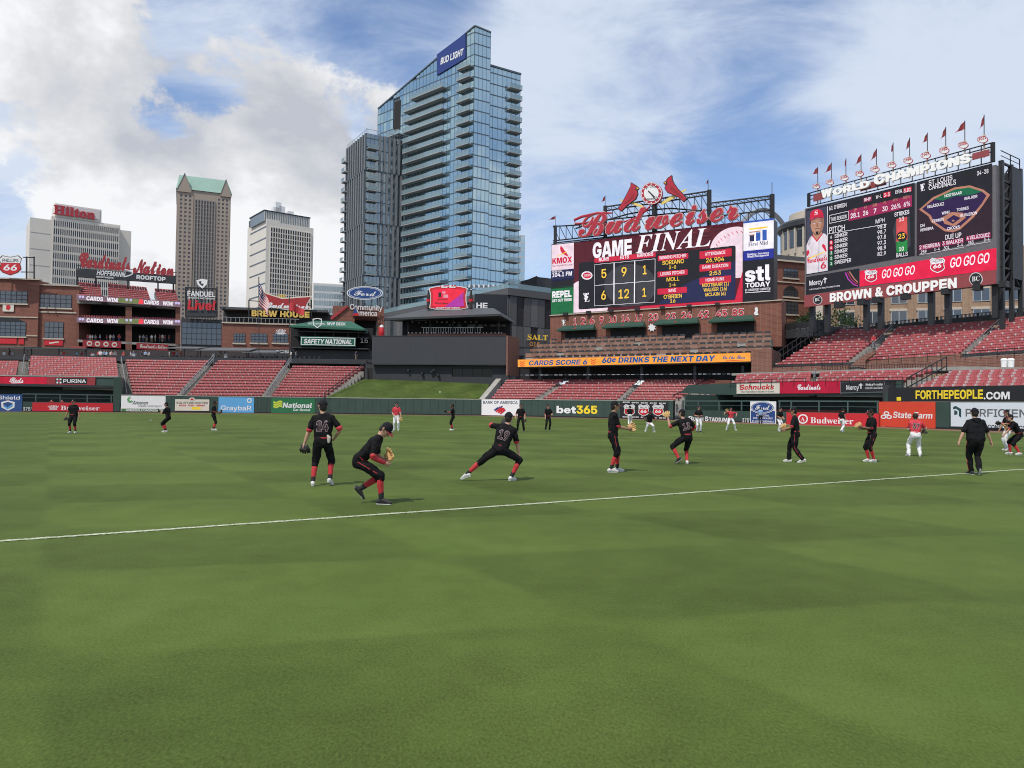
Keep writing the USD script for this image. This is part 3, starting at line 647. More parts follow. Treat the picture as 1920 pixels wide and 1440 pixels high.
stand('red seating section beside the grass slope with its upper edge higher than the deck', (507, 743.5, 112.8), (606, 745, 113.4), (549, 685.5, 124.5), (682, 687, 125.5), 13, SG)
stand('red seating section beside the concrete ramp wall at the white bank board', (918, 748, 116), (996, 748.5, 113.5), (949, 712, 124), (1056, 711, 122), 9, SG)
stairs('dark railed stair above the lettered betting wall', (999, 748.5, 113.5), (1012, 748.5, 113), (1058, 711, 122), (1064, 711, 121.8), 18, m=mat('dark_concrete', (.12, .12, .115), .85))
stand('red seating section above the wall with white and yellow lower-case name', (1013, 748.5, 113), (1152, 750.5, 107), (1066, 711.5, 121.6), (1195, 711.5, 115.5), 9, SG)
stairs('dark railed stair above the board of three shields', (1155, 750.5, 107), (1168, 750.5, 106.6), (1197, 711.5, 115.5), (1206, 711.5, 115.2), 18, m=mat('dark_concrete', (.12, .12, .115), .85))
stand('red seating section ending in a slanting edge above the board of three shields', (1170, 750.5, 106.5), (1256, 751, 103.5), (1208, 711.5, 115), (1341, 711.5, 110.5), 9, SG)

# sloping railings at the free ends of the seats
def sloping_rail(label, p0, p1, n, m=None, h=1.0):
    p, q = W(p0[0], p0[1], p0[2] + 2.5), W(p1[0], p1[1], p1[2] + 2.5); t = thing('stair_railing', label, 'railing', p); r = MB(); r.bar(p + UP * h * .5, q + UP * h * .5, .09); r.bar(p, q, .07)
    part(t, 'rail', r, m or M['steel'])
    for i in range(n): a = p + (q - p) * i / (n - 1); part(t, 'post', MB().bar(a - UP * (h * .5), a + UP * h * .48, .08), m or M['steel'])
sloping_rail('black sloping railing between the red seats and the grass slope', (608, 743, 113), (685, 685, 125), 11)
sloping_rail('black sloping railing at the slanting end of the red seats', (1262, 748, 103), (1346, 708, 110), 10)
sloping_rail('pale sloping rail beside the concrete stair behind the light blue board', (340, 738, 111), (401, 671, 124.4), 12, mat('aisle_rail', (.22, .23, .24), .45, .4))
sloping_rail('pale sloping rail beside the concrete stair behind the green rental board', (502, 739, 112.5), (546, 674, 125), 12, mat('aisle_rail', (.22, .23, .24), .45, .4))

# closing walls under the seats
t = thing('stand_wall', 'dark green end wall under the stair next to the white energy board', 'wall', G(212, 773)); Pw = WALLS[0]
part(t, 'facing', MB().prect(Pw, 213, 707, 226, 772, -9.5, -.1), M['wallgreen'])
Pf = Plane(W(-90, 712, 112.4), W(226, 712, 112.8))
t = thing('fascia_wall', 'dark green fascia behind the two red boards over the bullpen', 'wall', Pf.o); part(t, 'facing', MB().prect(Pf, -90, 704.5, 221, 724, -.5, -.05), M['wallgreen'])
part(t, 'walkway', MB().prect(Pf, -90, 704, 221, 705.5, -1.2, .1), M['concrete'])
t = board('red_fascia_board', 'bright red fascia board with white script name Reds', Pf, (-60, 705.5, 88, 720.3), screen('led_red', (.75, .02, .06), .5), 0.0, .15)
words(t, Pf, 'Reds', 19, 716, 45, 9, W_['white'], 'script', fat=.02)
part(t, 'swash', MB().poly(Pf, shape_px(Pf, [(20, 717.3), (45, 716.4), (44, 718.2), (24, 718.8)]), .165, .165), W_['white'])
t = board('dark_red_fascia_board', 'dark red fascia board with white checker mark and white capitals', Pf, (89, 706.5, 179, 722.5), mat('board_dark_red', (.26, .03, .035), .5), 0.0, .12)
part(t, 'black_field', MB().prect(Pf, 105, 708.5, 164, 720, .122, .13), W_['black']); words(t, Pf, 'PURINA', 119.5, 717.6, 162, 6.6, W_['white'], wt=600, d=.145)
for i in range(3):
    for j in range(3):
        if (i + j) % 2 == 0: part(t, 'check', MB().prect(Pf, 107 + i * 3, 709.8 + j * 3, 110 + i * 3, 712.8 + j * 3, .132, .14), W_['white'] if i != 1 else W_['red'])

# ------------------------------------------------------------------ grass slope and the dark backdrop behind it
def slope_patch(name, label, c, m, nu=40, nv=14, amp=.05, cat='grass', kind='stuff'):
    a, b, cc, d = (W(*p) for p in c); u, v = np.meshgrid(np.linspace(0, 1, nu), np.linspace(0, 1, nv)); u, v = u.ravel()[:, None], v.ravel()[:, None]
    p = (a * (1 - u) + b * u) * (1 - v) + (cc * (1 - u) + d * u) * v; p[:, 2] += (meshkit.fbm(p * .5, 3) - .5) * amp * np.minimum(1, 6 * v[:, 0] * (1 - v[:, 0]))
    f = [(j * nu + i, j * nu + i + 1, (j + 1) * nu + i + 1, (j + 1) * nu + i) for j in range(nv - 1) for i in range(nu - 1)]
    return solo(name, MB().add(p, f), m, label, cat, kind=kind, smooth=True)
TURF_A, TURF_B = (0.044, 0.070, 0.016), (0.068, 0.098, 0.026); M['turf2'] = make_turf('rough_turf')
slope_patch('grass_slope', 'rough dark green grass on the slope below the dark grey backdrop', ((610, 745.5, 116.8), (905, 749, 118.4), (682, 711, 128), (922, 711.5, 128)), M['turf2'])
t = thing('ramp_wall', 'pale concrete ramp wall at the end of the grass slope', 'wall', W(900, 748, 116.4)); a, b = W(898, 748, 118.6), W(936, 703, 127); side = np.array([1.0, -.1, 0]) * .55
part(t, 'coping', MB().add([a, a + side * 1.6, b + side * 1.6, b, a - UP * 1.4, a + side * 1.6 - UP * 1.4, b + side * 1.6 - UP * 1.4, b - UP * 1.4], [(0, 1, 2, 3), (7, 6, 5, 4), (0, 4, 5, 1), (1, 5, 6, 2), (2, 6, 7, 3), (3, 7, 4, 0)]), M['concrete'])

Pe = Plane(W(697, 690, 127.0), W(952, 690, 124.5))
t = thing('backdrop_wall', 'large plain dark grey backdrop wall above the grass slope', 'building', Pe.o)
slate = mat('slate_panel', (.038, .041, .052), .7, vary=.06, scale=.3)
u0, v0 = Pe.uv(697, 682); u1, v1 = Pe.uv(952, 631); n = 34
for i in range(n): part(t, 'panel', MB().pbox(Pe, u0 + (u1 - u0) * i / n + .003, v0, u0 + (u1 - u0) * (i + 1) / n - .003, v1, -.3, rng.uniform(-.002, .002)), slate)
part(t, 'core', MB().pbox(Pe, u0, v0 + .02, u1, v1 - .02, -6, -.31), slate)
part(t, 'roof_edge', MB().pbox(Pe, u0, v1 + .003, u1, v1 + .12, -6, .05), M['dark'])
lowm = mat('slate_wall', (.030, .033, .040), .75, vary=.1, scale=.4); vb = v0 - 3.4
wu0, wv0 = Pe.uv(845, 706); wu1, wv1 = Pe.uv(922, 690.5)
for nm, r in (('lower_wall', (u0 + .2, vb, wu0, v0 - .15)), ('lower_wall', (wu1, vb, u1 + .3, v0 - .15)), ('lower_wall', (wu0, vb, wu1, wv0)), ('lower_wall', (wu0, wv1, wu1, v0 - .15))): part(t, nm, MB().pbox(Pe, *r, -4, -.9), lowm)
part(t, 'window', MB().pbox(Pe, wu0, wv0, wu1, wv1, -1.5, -1.3), mat('dark_pane', (.008, .009, .012), .25)); part(t, 'ledge', MB().pbox(Pe, u0, v0 - .14, u1, v0 - .01, -4, -.02), M['dark'])
for i in range(1, 4): u = wu0 + (wu1 - wu0) * i / 4; part(t, 'mullion', MB().pbox(Pe, u - .04, wv0, u + .04, wv1, -1.29, -1.2), M['black'])
for x, y in ((790, 700), (808, 697), (812, 694), (820, 703), (764, 694)): part(t, 'floodlight', MB().prect(Pe, x - 2, y - 2.2, x + 2, y + 2, -.89, -.4), M['black'])
Ps = Plane(W(952.3, 690, 124.4), W(973, 690, 129))
part(t, 'side_wall', MB().prect(Ps, 952.5, 629, 973, 706, -.3, 0), M['brick2'])
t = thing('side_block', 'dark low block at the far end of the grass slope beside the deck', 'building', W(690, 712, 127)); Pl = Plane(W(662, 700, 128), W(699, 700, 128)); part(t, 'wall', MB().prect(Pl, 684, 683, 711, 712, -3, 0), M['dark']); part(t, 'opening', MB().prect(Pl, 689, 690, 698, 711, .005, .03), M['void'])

# roof bar on top of the backdrop
t = thing('roof_bar', 'open dark bar under a wide hipped roof on the backdrop wall', 'building', Pe.at(720, 630, -3))
e = [W(721, 596.5, 128.5), W(939, 588, 123.5), W(965, 602.5, 133), W(748, 600, 140)]; r0, r1 = W(800, 578.5, 133), W(925, 577.5, 130)
rf = MB(); rf.add([*e, r0, r1], [(0, 1, 5), (0, 5, 4), (1, 2, 5), (2, 3, 4), (2, 4, 5), (3, 0, 4)]); part(t, 'roof', rf, mat('roof_sheet', (.07, .074, .08), .55, vary=.1))
ce = MB(); ce.add([p - UP * .35 for p in e] + list(e), [(3, 2, 1, 0), (0, 1, 5, 4), (1, 2, 6, 5), (2, 3, 7, 6), (3, 0, 4, 7)]); part(t, 'eaves', ce, M['dark'])
Pb2 = Plane(W(740, 600, 131), W(952, 600, 128))
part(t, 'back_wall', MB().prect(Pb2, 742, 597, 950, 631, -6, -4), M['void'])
for x in (764, 806, 848, 890, 934): part(t, 'post', MB().prect(Pb2, x, 598, x + 1.6, 632, -.1, .05), M['steel'])
part(t, 'counter', MB().prect(Pb2, 764, 625.5, 948, 631.5, -.5, .1), M['brick2']); part(t, 'glass_rail', MB().prect(Pb2, 790, 613.5, 906, 614.4, -.1, 0), M['rail'])
for i in range(24): part(t, 'baluster', MB().prect(Pb2, 794 + i * 4.6, 614.6, 794.7 + i * 4.6, 625, -.06, -.02), M['rail'])
for i in range(12): x = 768 + i * 11 + rng.uniform(-2, 2); part(t, 'ceiling_lamp', MB().prect(Pb2, x, 600 + rng.uniform(-.5, 2), x + 2.4, 602 + rng.uniform(0, 1.6), -2.0, -1.8), M['rail'])
for x, w in ((832, 4), (848, 8), (868, 14), (888, 9), (900, 5), (912, 10), (924, 8), (934, 8)): part(t, 'wall_lamp', MB().prect(Pb2, x, 604, x + w, 606 + w * .2, -3.9, -3.8), mat('dim_letter', (.16, .16, .17), .6))
for i in range(26): x = 766 + i * 7 + rng.uniform(-1.5, 1.5); part(t, 'bottle', MB().prect(Pb2, x, 622.6, x + 1.4, 625.3, .0, .1), W_['cream'] if i % 3 else W_['white'])

# LED sign with curved red frame on the roof bar
Pk = Plane(W(803, 560, 131.5), W(880, 560, 130.6)); t = thing('curved_led_sign', 'red curved LED sign flanked by two tall bottles on the bar roof', 'sign', Pk.at(840, 580))
fr = shape_px(Pk, [(806, 541.5), (818, 538.6), (841, 537), (864, 538.6), (876, 541.5), (873.5, 553), (873.5, 565), (876, 577), (864, 579.3), (841, 580), (818, 579.3), (807, 577), (809, 565), (809, 553)])
ppoly(t, 'frame', Pk, fr.buffer(.12), W_['white'], 0, .3); ppoly(t, 'frame_face', Pk, fr, W_['red'], .31, .02)
sc = fr.buffer(-.38); ppoly(t, 'screen', Pk, sc, screen('led_crimson', (.88, .03, .07), .8), .34, .02); bb = sc.bounds
ppoly(t, 'purple_area', Pk, sc.intersection(sg.Polygon([(bb[0] + 2.3, bb[1]), (bb[2], bb[1]), (bb[2], bb[3] - .6)])), screen('led_magenta', (.50, .05, .42), .7), .372)
words(t, Pk, 'ROOFTOP DECK', 819, 579.2, 863, 2.7, W_['white'], wt=800, d=.345); words(t, Pk, 'Coca-Cola', 828, 540.5, 855, 5.8, W_['white'], 'script', d=.38, fat=.05, thick=.05)
ppoly(t, 'name_plate', Pk, shape_px(Pk, [(826, 536), (856, 535), (857, 541), (827, 542)]), W_['red'], .32, .03)
for x, y, w, h in ((823, 549, 5, 9), (832, 553, 9, 6), (830, 547, 6, 4)): part(t, 'figure_print', MB().prect(Pk, x, y, x + w, y + h, .375, .38), screen('led_pink', (.85, .35, .45), .7) if x > 825 else W_['black'])
words(t, Pk, 'always', 821, 563, 840, 3.2, W_['black'], wt=800, d=.38); words(t, Pk, 'Phillies', 816, 571, 841, 3.4, W_['black'], wt=800, d=.38)
def lathe(c, prof, n=14):
    a = np.arange(n) * 2 * np.pi / n; return MB().loft([np.c_[c[0] + r * np.cos(a), c[1] + r * np.sin(a), np.full(n, c[2] + z)] for z, r in prof])
for x, lb in ((803, 'tall dark bottle sculpture at the free side of the curved LED sign'), (883, 'tall dark bottle sculpture between the curved LED sign and the HE letters')):
    c = Pk.at(x, 580); tb = thing('bottle_sculpture', lb, 'sculpture', c); part(tb, 'bottle', lathe(c, [(0, .28), (.2, .34), (1.0, .28), (1.6, .36), (2.2, .32), (3.0, .16), (3.4, .13)]), mat('bottle_glass', (.03, .02, .015), .15, vary=.3), smooth=40)
    part(tb, 'label_band', lathe(c + UP * 1.3, [(0, .36), (.5, .385), (.501, .3)]), W_['red'], smooth=40); part(tb, 'cap', lathe(c + UP * 3.4, [(0, .15), (.14, .15)]), W_['white'])

# brown box seats and the orange ribbon
Pr = Plane(W(972, 681, 122.3), W(1407, 670, 105)); t = thing('ribbon_board', 'long orange LED ribbon with blue italic lettering under the brown box seats', 'sign', Pr.o); t.d = .2
orange = screen('led_orange', (.92, .36, .05), .85); lblue = screen('led_blue', (.02, .14, .48), .55); lred = screen('led_redmark', (.75, .05, .03), .7)
part(t, 'board', MB().poly(Pr, shape_px(Pr, [(972, 674.6), (1407, 661.5), (1407, 677.5), (972, 688.2)]), 0, .2), orange)
words(t, Pr, 'CARDS SCORE 6', 992, 685.2, 1103, 9, lblue, wt=800, shear=.2); words(t, Pr, '60¢ DRINKS THE NEXT DAY', 1129, 681, 1342, 10, lblue, wt=900, shear=.2); words(t, Pr, 'On the Run', 1356, 673.5, 1398, 7, lblue, 'script', fat=.02)
for x, y in ((976, 677), (1109, 673.3)):
    for k in range(3): ppoly(t, 'chevron', Pr, shape_px(Pr, [(x, y + 3.4 * k), (x + 4.5, y + 2.4 + 3.4 * k), (x + 9, y - .3 + 3.4 * k), (x + 9, y + 1.2 + 3.4 * k), (x + 4.5, y + 4 + 3.4 * k), (x, y + 1.6 + 3.4 * k)]), lred, .215)
ppoly(t, 'swash', Pr, shape_px(Pr, [(1360, 676.6), (1384, 675.2), (1398, 675.4), (1384, 676.4), (1362, 677.8)]), lred, .215)
t = thing('box_seats', 'terrace of brown panelled box seats between the ribbon and the brick wall', 'seating', Pr.o); brownp = [mat('brown_panel', (.20, .105, .075), .6, vary=.12), mat('brown_panel_pale', (.25, .14, .105), .6, vary=.12)]
for k in range(5):
    Pk_ = Pr.shift(-.6 - 1.9 * k); xa = (986, 985, 994, 1006, 1030)[k]; ya0 = (671.5, 663, 654.5, 646, 638.5)[k]; hgt = 7.2
    ua, va = Pk_.uv(xa, ya0); ub = Pk_.uv(1445 if k else 1440, 640)[0]; n = int((ub - ua) / 1.15); w = (ub - ua) / n; tops = MB()
    for i in range(n):
        if (i * 7 + k * 3) % 19 == 0: continue
        part(t, 'panel', MB().pbox(Pk_, ua + i * w + .03, va - .62, ua + (i + 1) * w - .03, va + .02, -.08, rng.uniform(-.02, .02)), brownp[(i * 5 + k) % 2])
        c = Pk_.pt(ua + (i + .5) * w, va + .05, -.8); tops.obox(c + UP * .14, Pk_.u * w * .36, Pk_.n * .04, UP * .2); tops.obox(c - UP * .02 + Pk_.n * .2, Pk_.u * w * .36, Pk_.n * .2, UP * .03)
    part(t, 'floor', MB().pbox(Pk_, ua, va - 1.3, ub, va - .72, -1.9, -.1), M['concrete']); part(t, 'chair_row', tops, M['dark'] if k else M['black'], kind='stuff')
t = thing('lower_terrace', 'shaded dark opening under the orange ribbon', 'building', Pr.o)
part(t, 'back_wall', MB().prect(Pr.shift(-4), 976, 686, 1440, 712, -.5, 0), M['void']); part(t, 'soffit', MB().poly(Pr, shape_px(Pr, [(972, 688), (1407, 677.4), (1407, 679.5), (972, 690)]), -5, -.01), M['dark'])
part(t, 'end_pier', MB().prect(Pr, 1407.5, 655, 1446, 712, -9, -.4), M['brick2'])
for x in (1010, 1100, 1200, 1300, 1390): part(t, 'pillar', MB().prect(Pr.shift(-1.5), x, 686, x + 5, 712, -.4, 0), M['dark'])
for i in range(46): x = 976 + i * 9; part(t, 'table_top', MB().prect(Pr.shift(-1), x, 702.5 - i * .05, x + 6, 704 - i * .05, -.3, 0), W_['white'] if i % 3 else W_['grey'])

# ------------------------------------------------------------------ right-field stands
PW = Plane(NP[5], NP[7])                                          # the wall line beside the bullpen, continued


def on(d, px, py): return PW.shift(-d).at(px, py)


SR = 'red seating sections under the tall scoreboard'
Pf2 = PW.shift(-6.1)
t = board('white_fascia_board', 'white fascia board with red slanted shop name above the bullpen', Pf2, (1382.7, 719, 1463, 737.8), W_['cream'], 0, .15)
words(t, Pf2, 'Schnucks', 1388, 731, 1454, 9.5, W_['red'], wt=800, shear=.25); words(t, Pf2, 'The friendliest stores in town', 1390, 736.3, 1453, 3.6, W_['grey'], wt=600)
t = board('red_fascia_board', 'red fascia board with white script name Cardinals', Pf2, (1464, 716.5, 1576, 737), screen('led_red2', (.62, .015, .06), .55), 0, .15)
words(t, Pf2, 'Cardinals', 1497, 731, 1540, 11.5, W_['white'], 'script', fat=.03)
t = board('black_fascia_board', 'black fascia board with white hospital name and small cross', Pf2, (1577, 714.5, 1679, 735.5), W_['black'], 0, .15)
part(t, 'rim', MB().poly(Pf2, shape_px(Pf2, [(1578, 716.5), (1660, 715), (1660, 735), (1578, 737)]).exterior.buffer(.04), .16, .16), W_['grey'])
words(t, Pf2, 'Mercy', 1588.5, 731, 1612, 9, W_['white'], wt=500); words(t, Pf2, 'Medical Provider', 1625, 723.2, 1657, 4.2, W_['white'], wt=600); words(t, Pf2, 'of the St. Louis Cardinals', 1624, 729.6, 1661, 4, W_['white'], wt=500)
ppoly(t, 'cross_mark', Pf2, shape_px(Pf2, [(1615, 719), (1617, 719), (1617, 721), (1620, 721), (1620, 723), (1617, 723), (1617, 729), (1615, 729), (1615, 723), (1612, 723), (1612, 721), (1615, 721)]), W_['white'], .165)
t = thing('fascia_wall', 'dark green strip behind the white, red and black fascia boards', 'wall', Pf2.o); part(t, 'facing', MB().poly(Pf2, shape_px(Pf2, [(1275, 737), (1290, 722), (1382, 718), (1690, 712.5), (1690, 741), (1382, 741)]), -.6, -.02), M['wallgreen'])
t = board('black_wall_board', 'long black board with yellow and white web address above the pale wall board', Plane(NP[7], NP[9]).shift(-.25), (1667, 727, 1990, 752.2), W_['black'], -.1, .1); Pw9 = Plane(NP[7], NP[9]).shift(-.25)
words(t, Pw9, 'FORTHEPEOPLE', 1718.5, 748.2, 1845, 16, W_['yellow'], wt=800); words(t, Pw9, '.COM', 1846, 748.6, 1895, 13.5, W_['white'], wt=800); part(t, 'yellow_square', MB().prect(Pw9, 1683, 744.4, 1691, 751.4, .105, .12), W_['yellow'])
t = thing('corner_post', 'dark square post at the end of the bullpen beside the orange-red board', 'post', Plane(NP[6], NP[7]).at(1656, 760)); part(t, 'shaft', MB().prect(PW.shift(-.9), 1655, 722, 1667, 800, -.5, 0), M['dark'])
stand('low strip of red seats above the white shop fascia board', on(6.6, 1376, 714), on(6.6, 1518, 710), on(9.4, 1381, 702), on(9.4, 1520, 697.5), 4, SR, rail_front=True)
stand('low strip of red seats above the red and black fascia boards', on(6.6, 1533, 710), on(6.6, 1700, 708), on(9.4, 1537, 697), on(9.4, 1748, 692), 4, SR, rail_front=True)
stairs('short stair with pale rail between the two low strips of red seats', on(6.4, 1519, 711), on(6.4, 1532, 711), on(10, 1522, 695), on(10, 1535, 695), 8)
stand('wide red seating section nearest the brown brick corner', on(17.5, 1457, 680), on(17.5, 1586, 676), on(29, 1560, 617), on(29, 1662, 616), 14, SR, rail_front=True)
stairs('pale railed stair climbing past the person in red', on(17.5, 1590, 678), on(17.5, 1625, 675), on(29, 1665, 614), on(29, 1680, 612), 24)
stand('wide red seating section between the two pale railed stairs', on(17.5, 1628, 671), on(17.5, 1797, 660.5), on(29, 1682, 612), on(29, 1868, 601), 14, SR, rail_front=True)
stairs('pale railed stair at the end of the widest red section', on(17.5, 1799, 664), on(17.5, 1813, 663), on(29, 1870, 601), on(29, 1882, 600), 24)
stand('red seating section cut off by the picture edge above the white bins', on(17.5, 1816, 660), on(17.5, 2010, 648), on(29, 1884, 597), on(29, 2030, 580), 14, SR, rail_front=True)
Pn = Plane(NP[7], NP[9]); on2 = lambda d, px, py: Pn.shift(-d).at(px, py)
stand('steep red seating section directly above the black web address board', on2(1.2, 1709, 725.5), on2(1.2, 1985, 722), on2(6.2, 1783, 694.5), on2(6.2, 2000, 689), 7, SR, every=2)
for lb, p, q, k in (('black sloping railing at the low end of the steep seats', on2(1.0, 1700, 727), on2(6.4, 1775, 686), 9), ('black sloping railing at the free end of the brown brick corner', on(17, 1452, 676), on(29, 1556, 606), 14)):
    t = thing('stair_railing', lb, 'railing', p); part(t, 'rail', MB().bar(p, q, .09).bar(p + UP * .9, q + UP * .9, .09), M['steel'])
    for i in range(k): a = p + (q - p) * i / (k - 1); part(t, 'post', MB().bar(a - UP * .6, a + UP * .9, .07), M['steel'])
# brick walls, walkways and railings of the stand
t = thing('stand_wall', 'brown brick wall with doorways between the low strips and the wide red sections', 'wall', on(16.5, 1500, 690))
Pq = PW.shift(-16.8); brick_w = M['brick2']
for r in (((1423, 690), (1590, 684), (1590, 700), (1423, 706)), ((1621, 676), (1800, 663), (1800, 700), (1621, 702)), ((1800, 672), (2010, 658), (2010, 702), (1800, 702))): part(t, 'facing', MB().poly(Pq, shape_px(Pq, r), -.4, 0), brick_w)
part(t, 'stair_cheek', MB().poly(Pq.shift(.3), shape_px(Pq.shift(.3), ((1594, 686), (1622, 664), (1640, 657), (1640, 663), (1622, 676), (1622, 690))), -.4, 0), brick_w)
part(t, 'walkway', MB().poly(PW.shift(-12), shape_px(PW.shift(-12), ((1372, 700), (1800, 687), (2000, 690), (2000, 696), (1800, 694), (1372, 704))), -5, 0), M['concrete'])
part(t, 'edge_beam', MB().poly(PW.shift(-17.2), shape_px(PW.shift(-17.2), ((1452, 684), (1590, 679.5), (1800, 664), (2010, 650), (2010, 656), (1800, 669), (1590, 684.5), (1452, 688.5))), -.3, 0), M['dark'])
t = thing('terrace_railing', 'thin black railing along the walkway in front of the brown brick wall', 'railing', on(14, 1560, 690)); Pr2 = PW.shift(-14.5)
part(t, 'rail', MB().poly(Pr2, shape_px(Pr2, ((1540, 686), (1752, 681.5), (1752, 682.4), (1540, 687))), -.05, 0), M['steel'])
for i in range(44): x = 1541 + i * 4.85; y = 686.2 - (x - 1540) * .0213; part(t, 'baluster', MB().prect(Pr2, x, y, x + .8, y + 10, -.04, 0), M['steel'])
for x, lb in ((1883, 'white rubbish bin nearer the brick wall doorway'), (1895.5, 'white rubbish bin beside the picture edge')):
    P = PW.shift(-14); c = P.at(x, 690); t = thing('rubbish_bin', lb, 'bin', c); part(t, 'body', lathe(c, [(0, .27), (.75, .31), (.751, .0)], 12), W_['white'], smooth=40); part(t, 'lid', lathe(c + UP * .755, [(0, .33), (.12, .32), (.24, .2), (.25, 0)], 12), W_['white'], smooth=40)
# concourse at the top of the stand
t = thing('concourse', 'dark concourse edge with rows of pale chairs above the wide red sections', 'building', on(30.5, 1600, 610)); Pc = PW.shift(-30.5); Pc2 = PW.shift(-36)
edge = lambda x: 613 - (x - 1590) * (613 - 581) / 330
part(t, 'parapet', MB().poly(Pc, shape_px(Pc, ((1560, edge(1560) + 3), (2010, edge(2010) + 3), (2010, edge(2010) + 14), (1560, edge(1560) + 10))), -.3, 0), M['dark'])
part(t, 'floor', MB().poly(Pc, shape_px(Pc, ((1466, 622), (1560, 617), (2010, edge(2010) + 10), (2010, edge(2010) + 12), (1560, 620), (1466, 626))), -9, -.31), M['concrete'])
part(t, 'rail', MB().poly(Pc, shape_px(Pc, ((1560, edge(1560) - 2), (2010, edge(2010) - 3), (2010, edge(2010) - 2), (1560, edge(1560) - 1.2))), -.08, 0), M['steel'])
for i in range(56): x = 1565 + i * 7.6; part(t, 'chair_back', MB().prect(Pc.shift(-.9), x, edge(x) - 3.2, x + 4.4, edge(x) + 3.4, -.06, 0), mat('pale_chair', (.33, .33, .34), .5, .2) if i % 5 else M['steel'])
t = thing('side_stair', 'dark steel stair and landing between the brick wall and the wide red seats', 'stairs', on(22, 1470, 660)); Pd = PW.shift(-27)
part(t, 'landing', MB().prect(Pd, 1452, 621, 1556, 628, -3, 0), M['dark']); part(t, 'underside', MB().prect(Pd.shift(-2), 1448, 626, 1520, 672, -.4, 0), M['void'])
for i in range(9): part(t, 'baluster', MB().prect(Pd, 1456 + i * 11, 611 - i * .35, 1457.3 + i * 11, 621, -.06, 0), M['steel'])
part(t, 'handrail', MB().prect(Pd, 1452, 609, 1556, 610.4, -.1, 0), M['steel'])
for i in range(12): part(t, 'chair_back', MB().prect(Pd.shift(-1.2), 1488 + i * 6, 613.5, 1491.6 + i * 6, 620, -.06, 0), mat('pale_chair', (.33, .33, .34), .5, .2))

# ------------------------------------------------------------------ the wide scoreboard
z5 = lambda x, y: (960 + x / 3.692, 300 + y / 3.692)
z6 = lambda x, y: (1400 + x / 3.692, 200 + y / 3.692)
S1 = Plane(W(1033, 590, 132.9), W(1458, 563, 112.7))
E = dict(white=screen('lit_white', (.80, .76, .82), .95), yellow=screen('lit_yellow', (.88, .55, .06), .95), red=screen('lit_red', (.62, .02, .06), .8), maroon=screen('lit_maroon', (.085, .012, .022), .9), black=screen('lit_black', (.022, .022, .032), .6),
         navy=screen('lit_navy', (.018, .022, .075), .9), green=screen('lit_green', (.012, .15, .055), .8), pink=screen('lit_pink', (.78, .62, .70), .9), brown=screen('lit_brown', (.045, .010, .014), .9), grey=screen('lit_grey', (.05, .05, .062), .8), rose=screen('lit_rose', (.30, .02, .085), .85),
         blue=screen('lit_blue', (.03, .10, .42), .9), skin=screen('lit_skin', (.50, .26, .18), .8), orange=screen('lit_orange', (.50, .22, .15), .75), field=screen('lit_purple', (.026, .012, .065), .9), grass=screen('lit_grass', (.01, .13, .06), .9), purple=screen('lit_violet', (.42, .05, .42), .9), hair=screen('lit_hair', (.02, .013, .01), .6))


class Board:
    """a display whose print is given in the coordinates of an enlarged look at the photograph"""
    def __init__(s, t, P, z): s.t, s.P, s.z = t, P, z
    def rect(s, name, x0, y0, x1, y1, m, d): return part(s.t, name, MB().prect(s.P, *s.z(x0, y0), *s.z(x1, y1), d - .01, d), m)
    def poly(s, name, pts, m, d, clip=None, th=0.0):
        sh = shape_px(s.P, [s.z(*p) for p in pts]); sh = sh.intersection(clip) if clip is not None else sh
        return ppoly(s.t, name, s.P, sh, m, d, th)
    def words(s, txt, x0, y, x1, cap, m, kind='sans', wt=700, d=.1, **k):
        a, b = s.z(x0, y), s.z(x1, y); return words(s.t, s.P, txt, a[0], a[1], b[0], cap / 3.692, m, kind, wt, d=d, **k)
    def shape(s, pts): return shape_px(s.P, [s.z(*p) for p in pts])
    def circle(s, cx, cy, rx, ry): a = s.z(cx, cy); return oval_px(s.P, a[0], a[1], rx / 3.692, ry / 3.692)


t = thing('wide_scoreboard', 'wide scoreboard showing GAME FINAL between sponsor panels on the brick wall', 'scoreboard', S1.at(*z5(1040, 1020)))
B = Board(t, S1, z5)
part(t, 'housing', MB().prect(S1, *z5(272, 584), *z5(1812, 975), -2.6, -.02), M['steel'])
main = B.shape([(430, 575), (1600, 424), (1597, 984), (426, 1060)])
ppoly(t, 'screen', S1, main, E['maroon'], 0.0, .03)
for i in range(46): y = rng.uniform(0, 1); x = rng.uniform(440, 1500); B.poly('brick_glow', [(x, 590 + y * 130 - (x - 430) * .128), (x + 60, 590 + y * 130 - (x - 370) * .128), (x + 60, 598 + y * 130 - (x - 370) * .128), (x, 598 + y * 130 - (x - 430) * .128)], E['brown'] if i % 3 else screen('lit_brick', (.14, .03, .04), .9), .04 + .0005 * i, main)
ppoly(t, 'ball_print', S1, B.circle(1560, 640, 190, 178).intersection(main.buffer(-.03)), E['pink'], .075)
ppoly(t, 'ball_print', S1, B.circle(520, 985, 150, 160).intersection(main.buffer(-.03)), E['pink'], .075)
for k in range(15):
    a = math.radians(95 + k * 9); x, y = 1600 + 205 * math.cos(a) * 1.0, 640 - 150 * math.sin(a); B.poly('stitch', [(x, y), (x + 14, y + 16), (x + 18, y + 14), (x + 4, y - 2)], E['red'], .08, main)
B.poly('red_corner', [(870, 1032), (1540, 985), (1597, 770), (1597, 984), (880, 1034)], E['red'], .082, main)
B.poly('red_corner', [(900, 1012), (1597, 965), (1597, 984), (870, 1036)], E['red'], .085, main)
B.words('GAME', 560, 681, 830, 104, E['white'], wt=900); B.words('FINAL', 858, 646, 1375, 128, E['white'], 'italic', d=.1)
dark_panel = B.shape([(465, 713), (1550, 592), (1548, 965), (463, 1036)]).buffer(-.35).buffer(.35); ppoly(t, 'panel', S1, dark_panel, E['black'], .12)
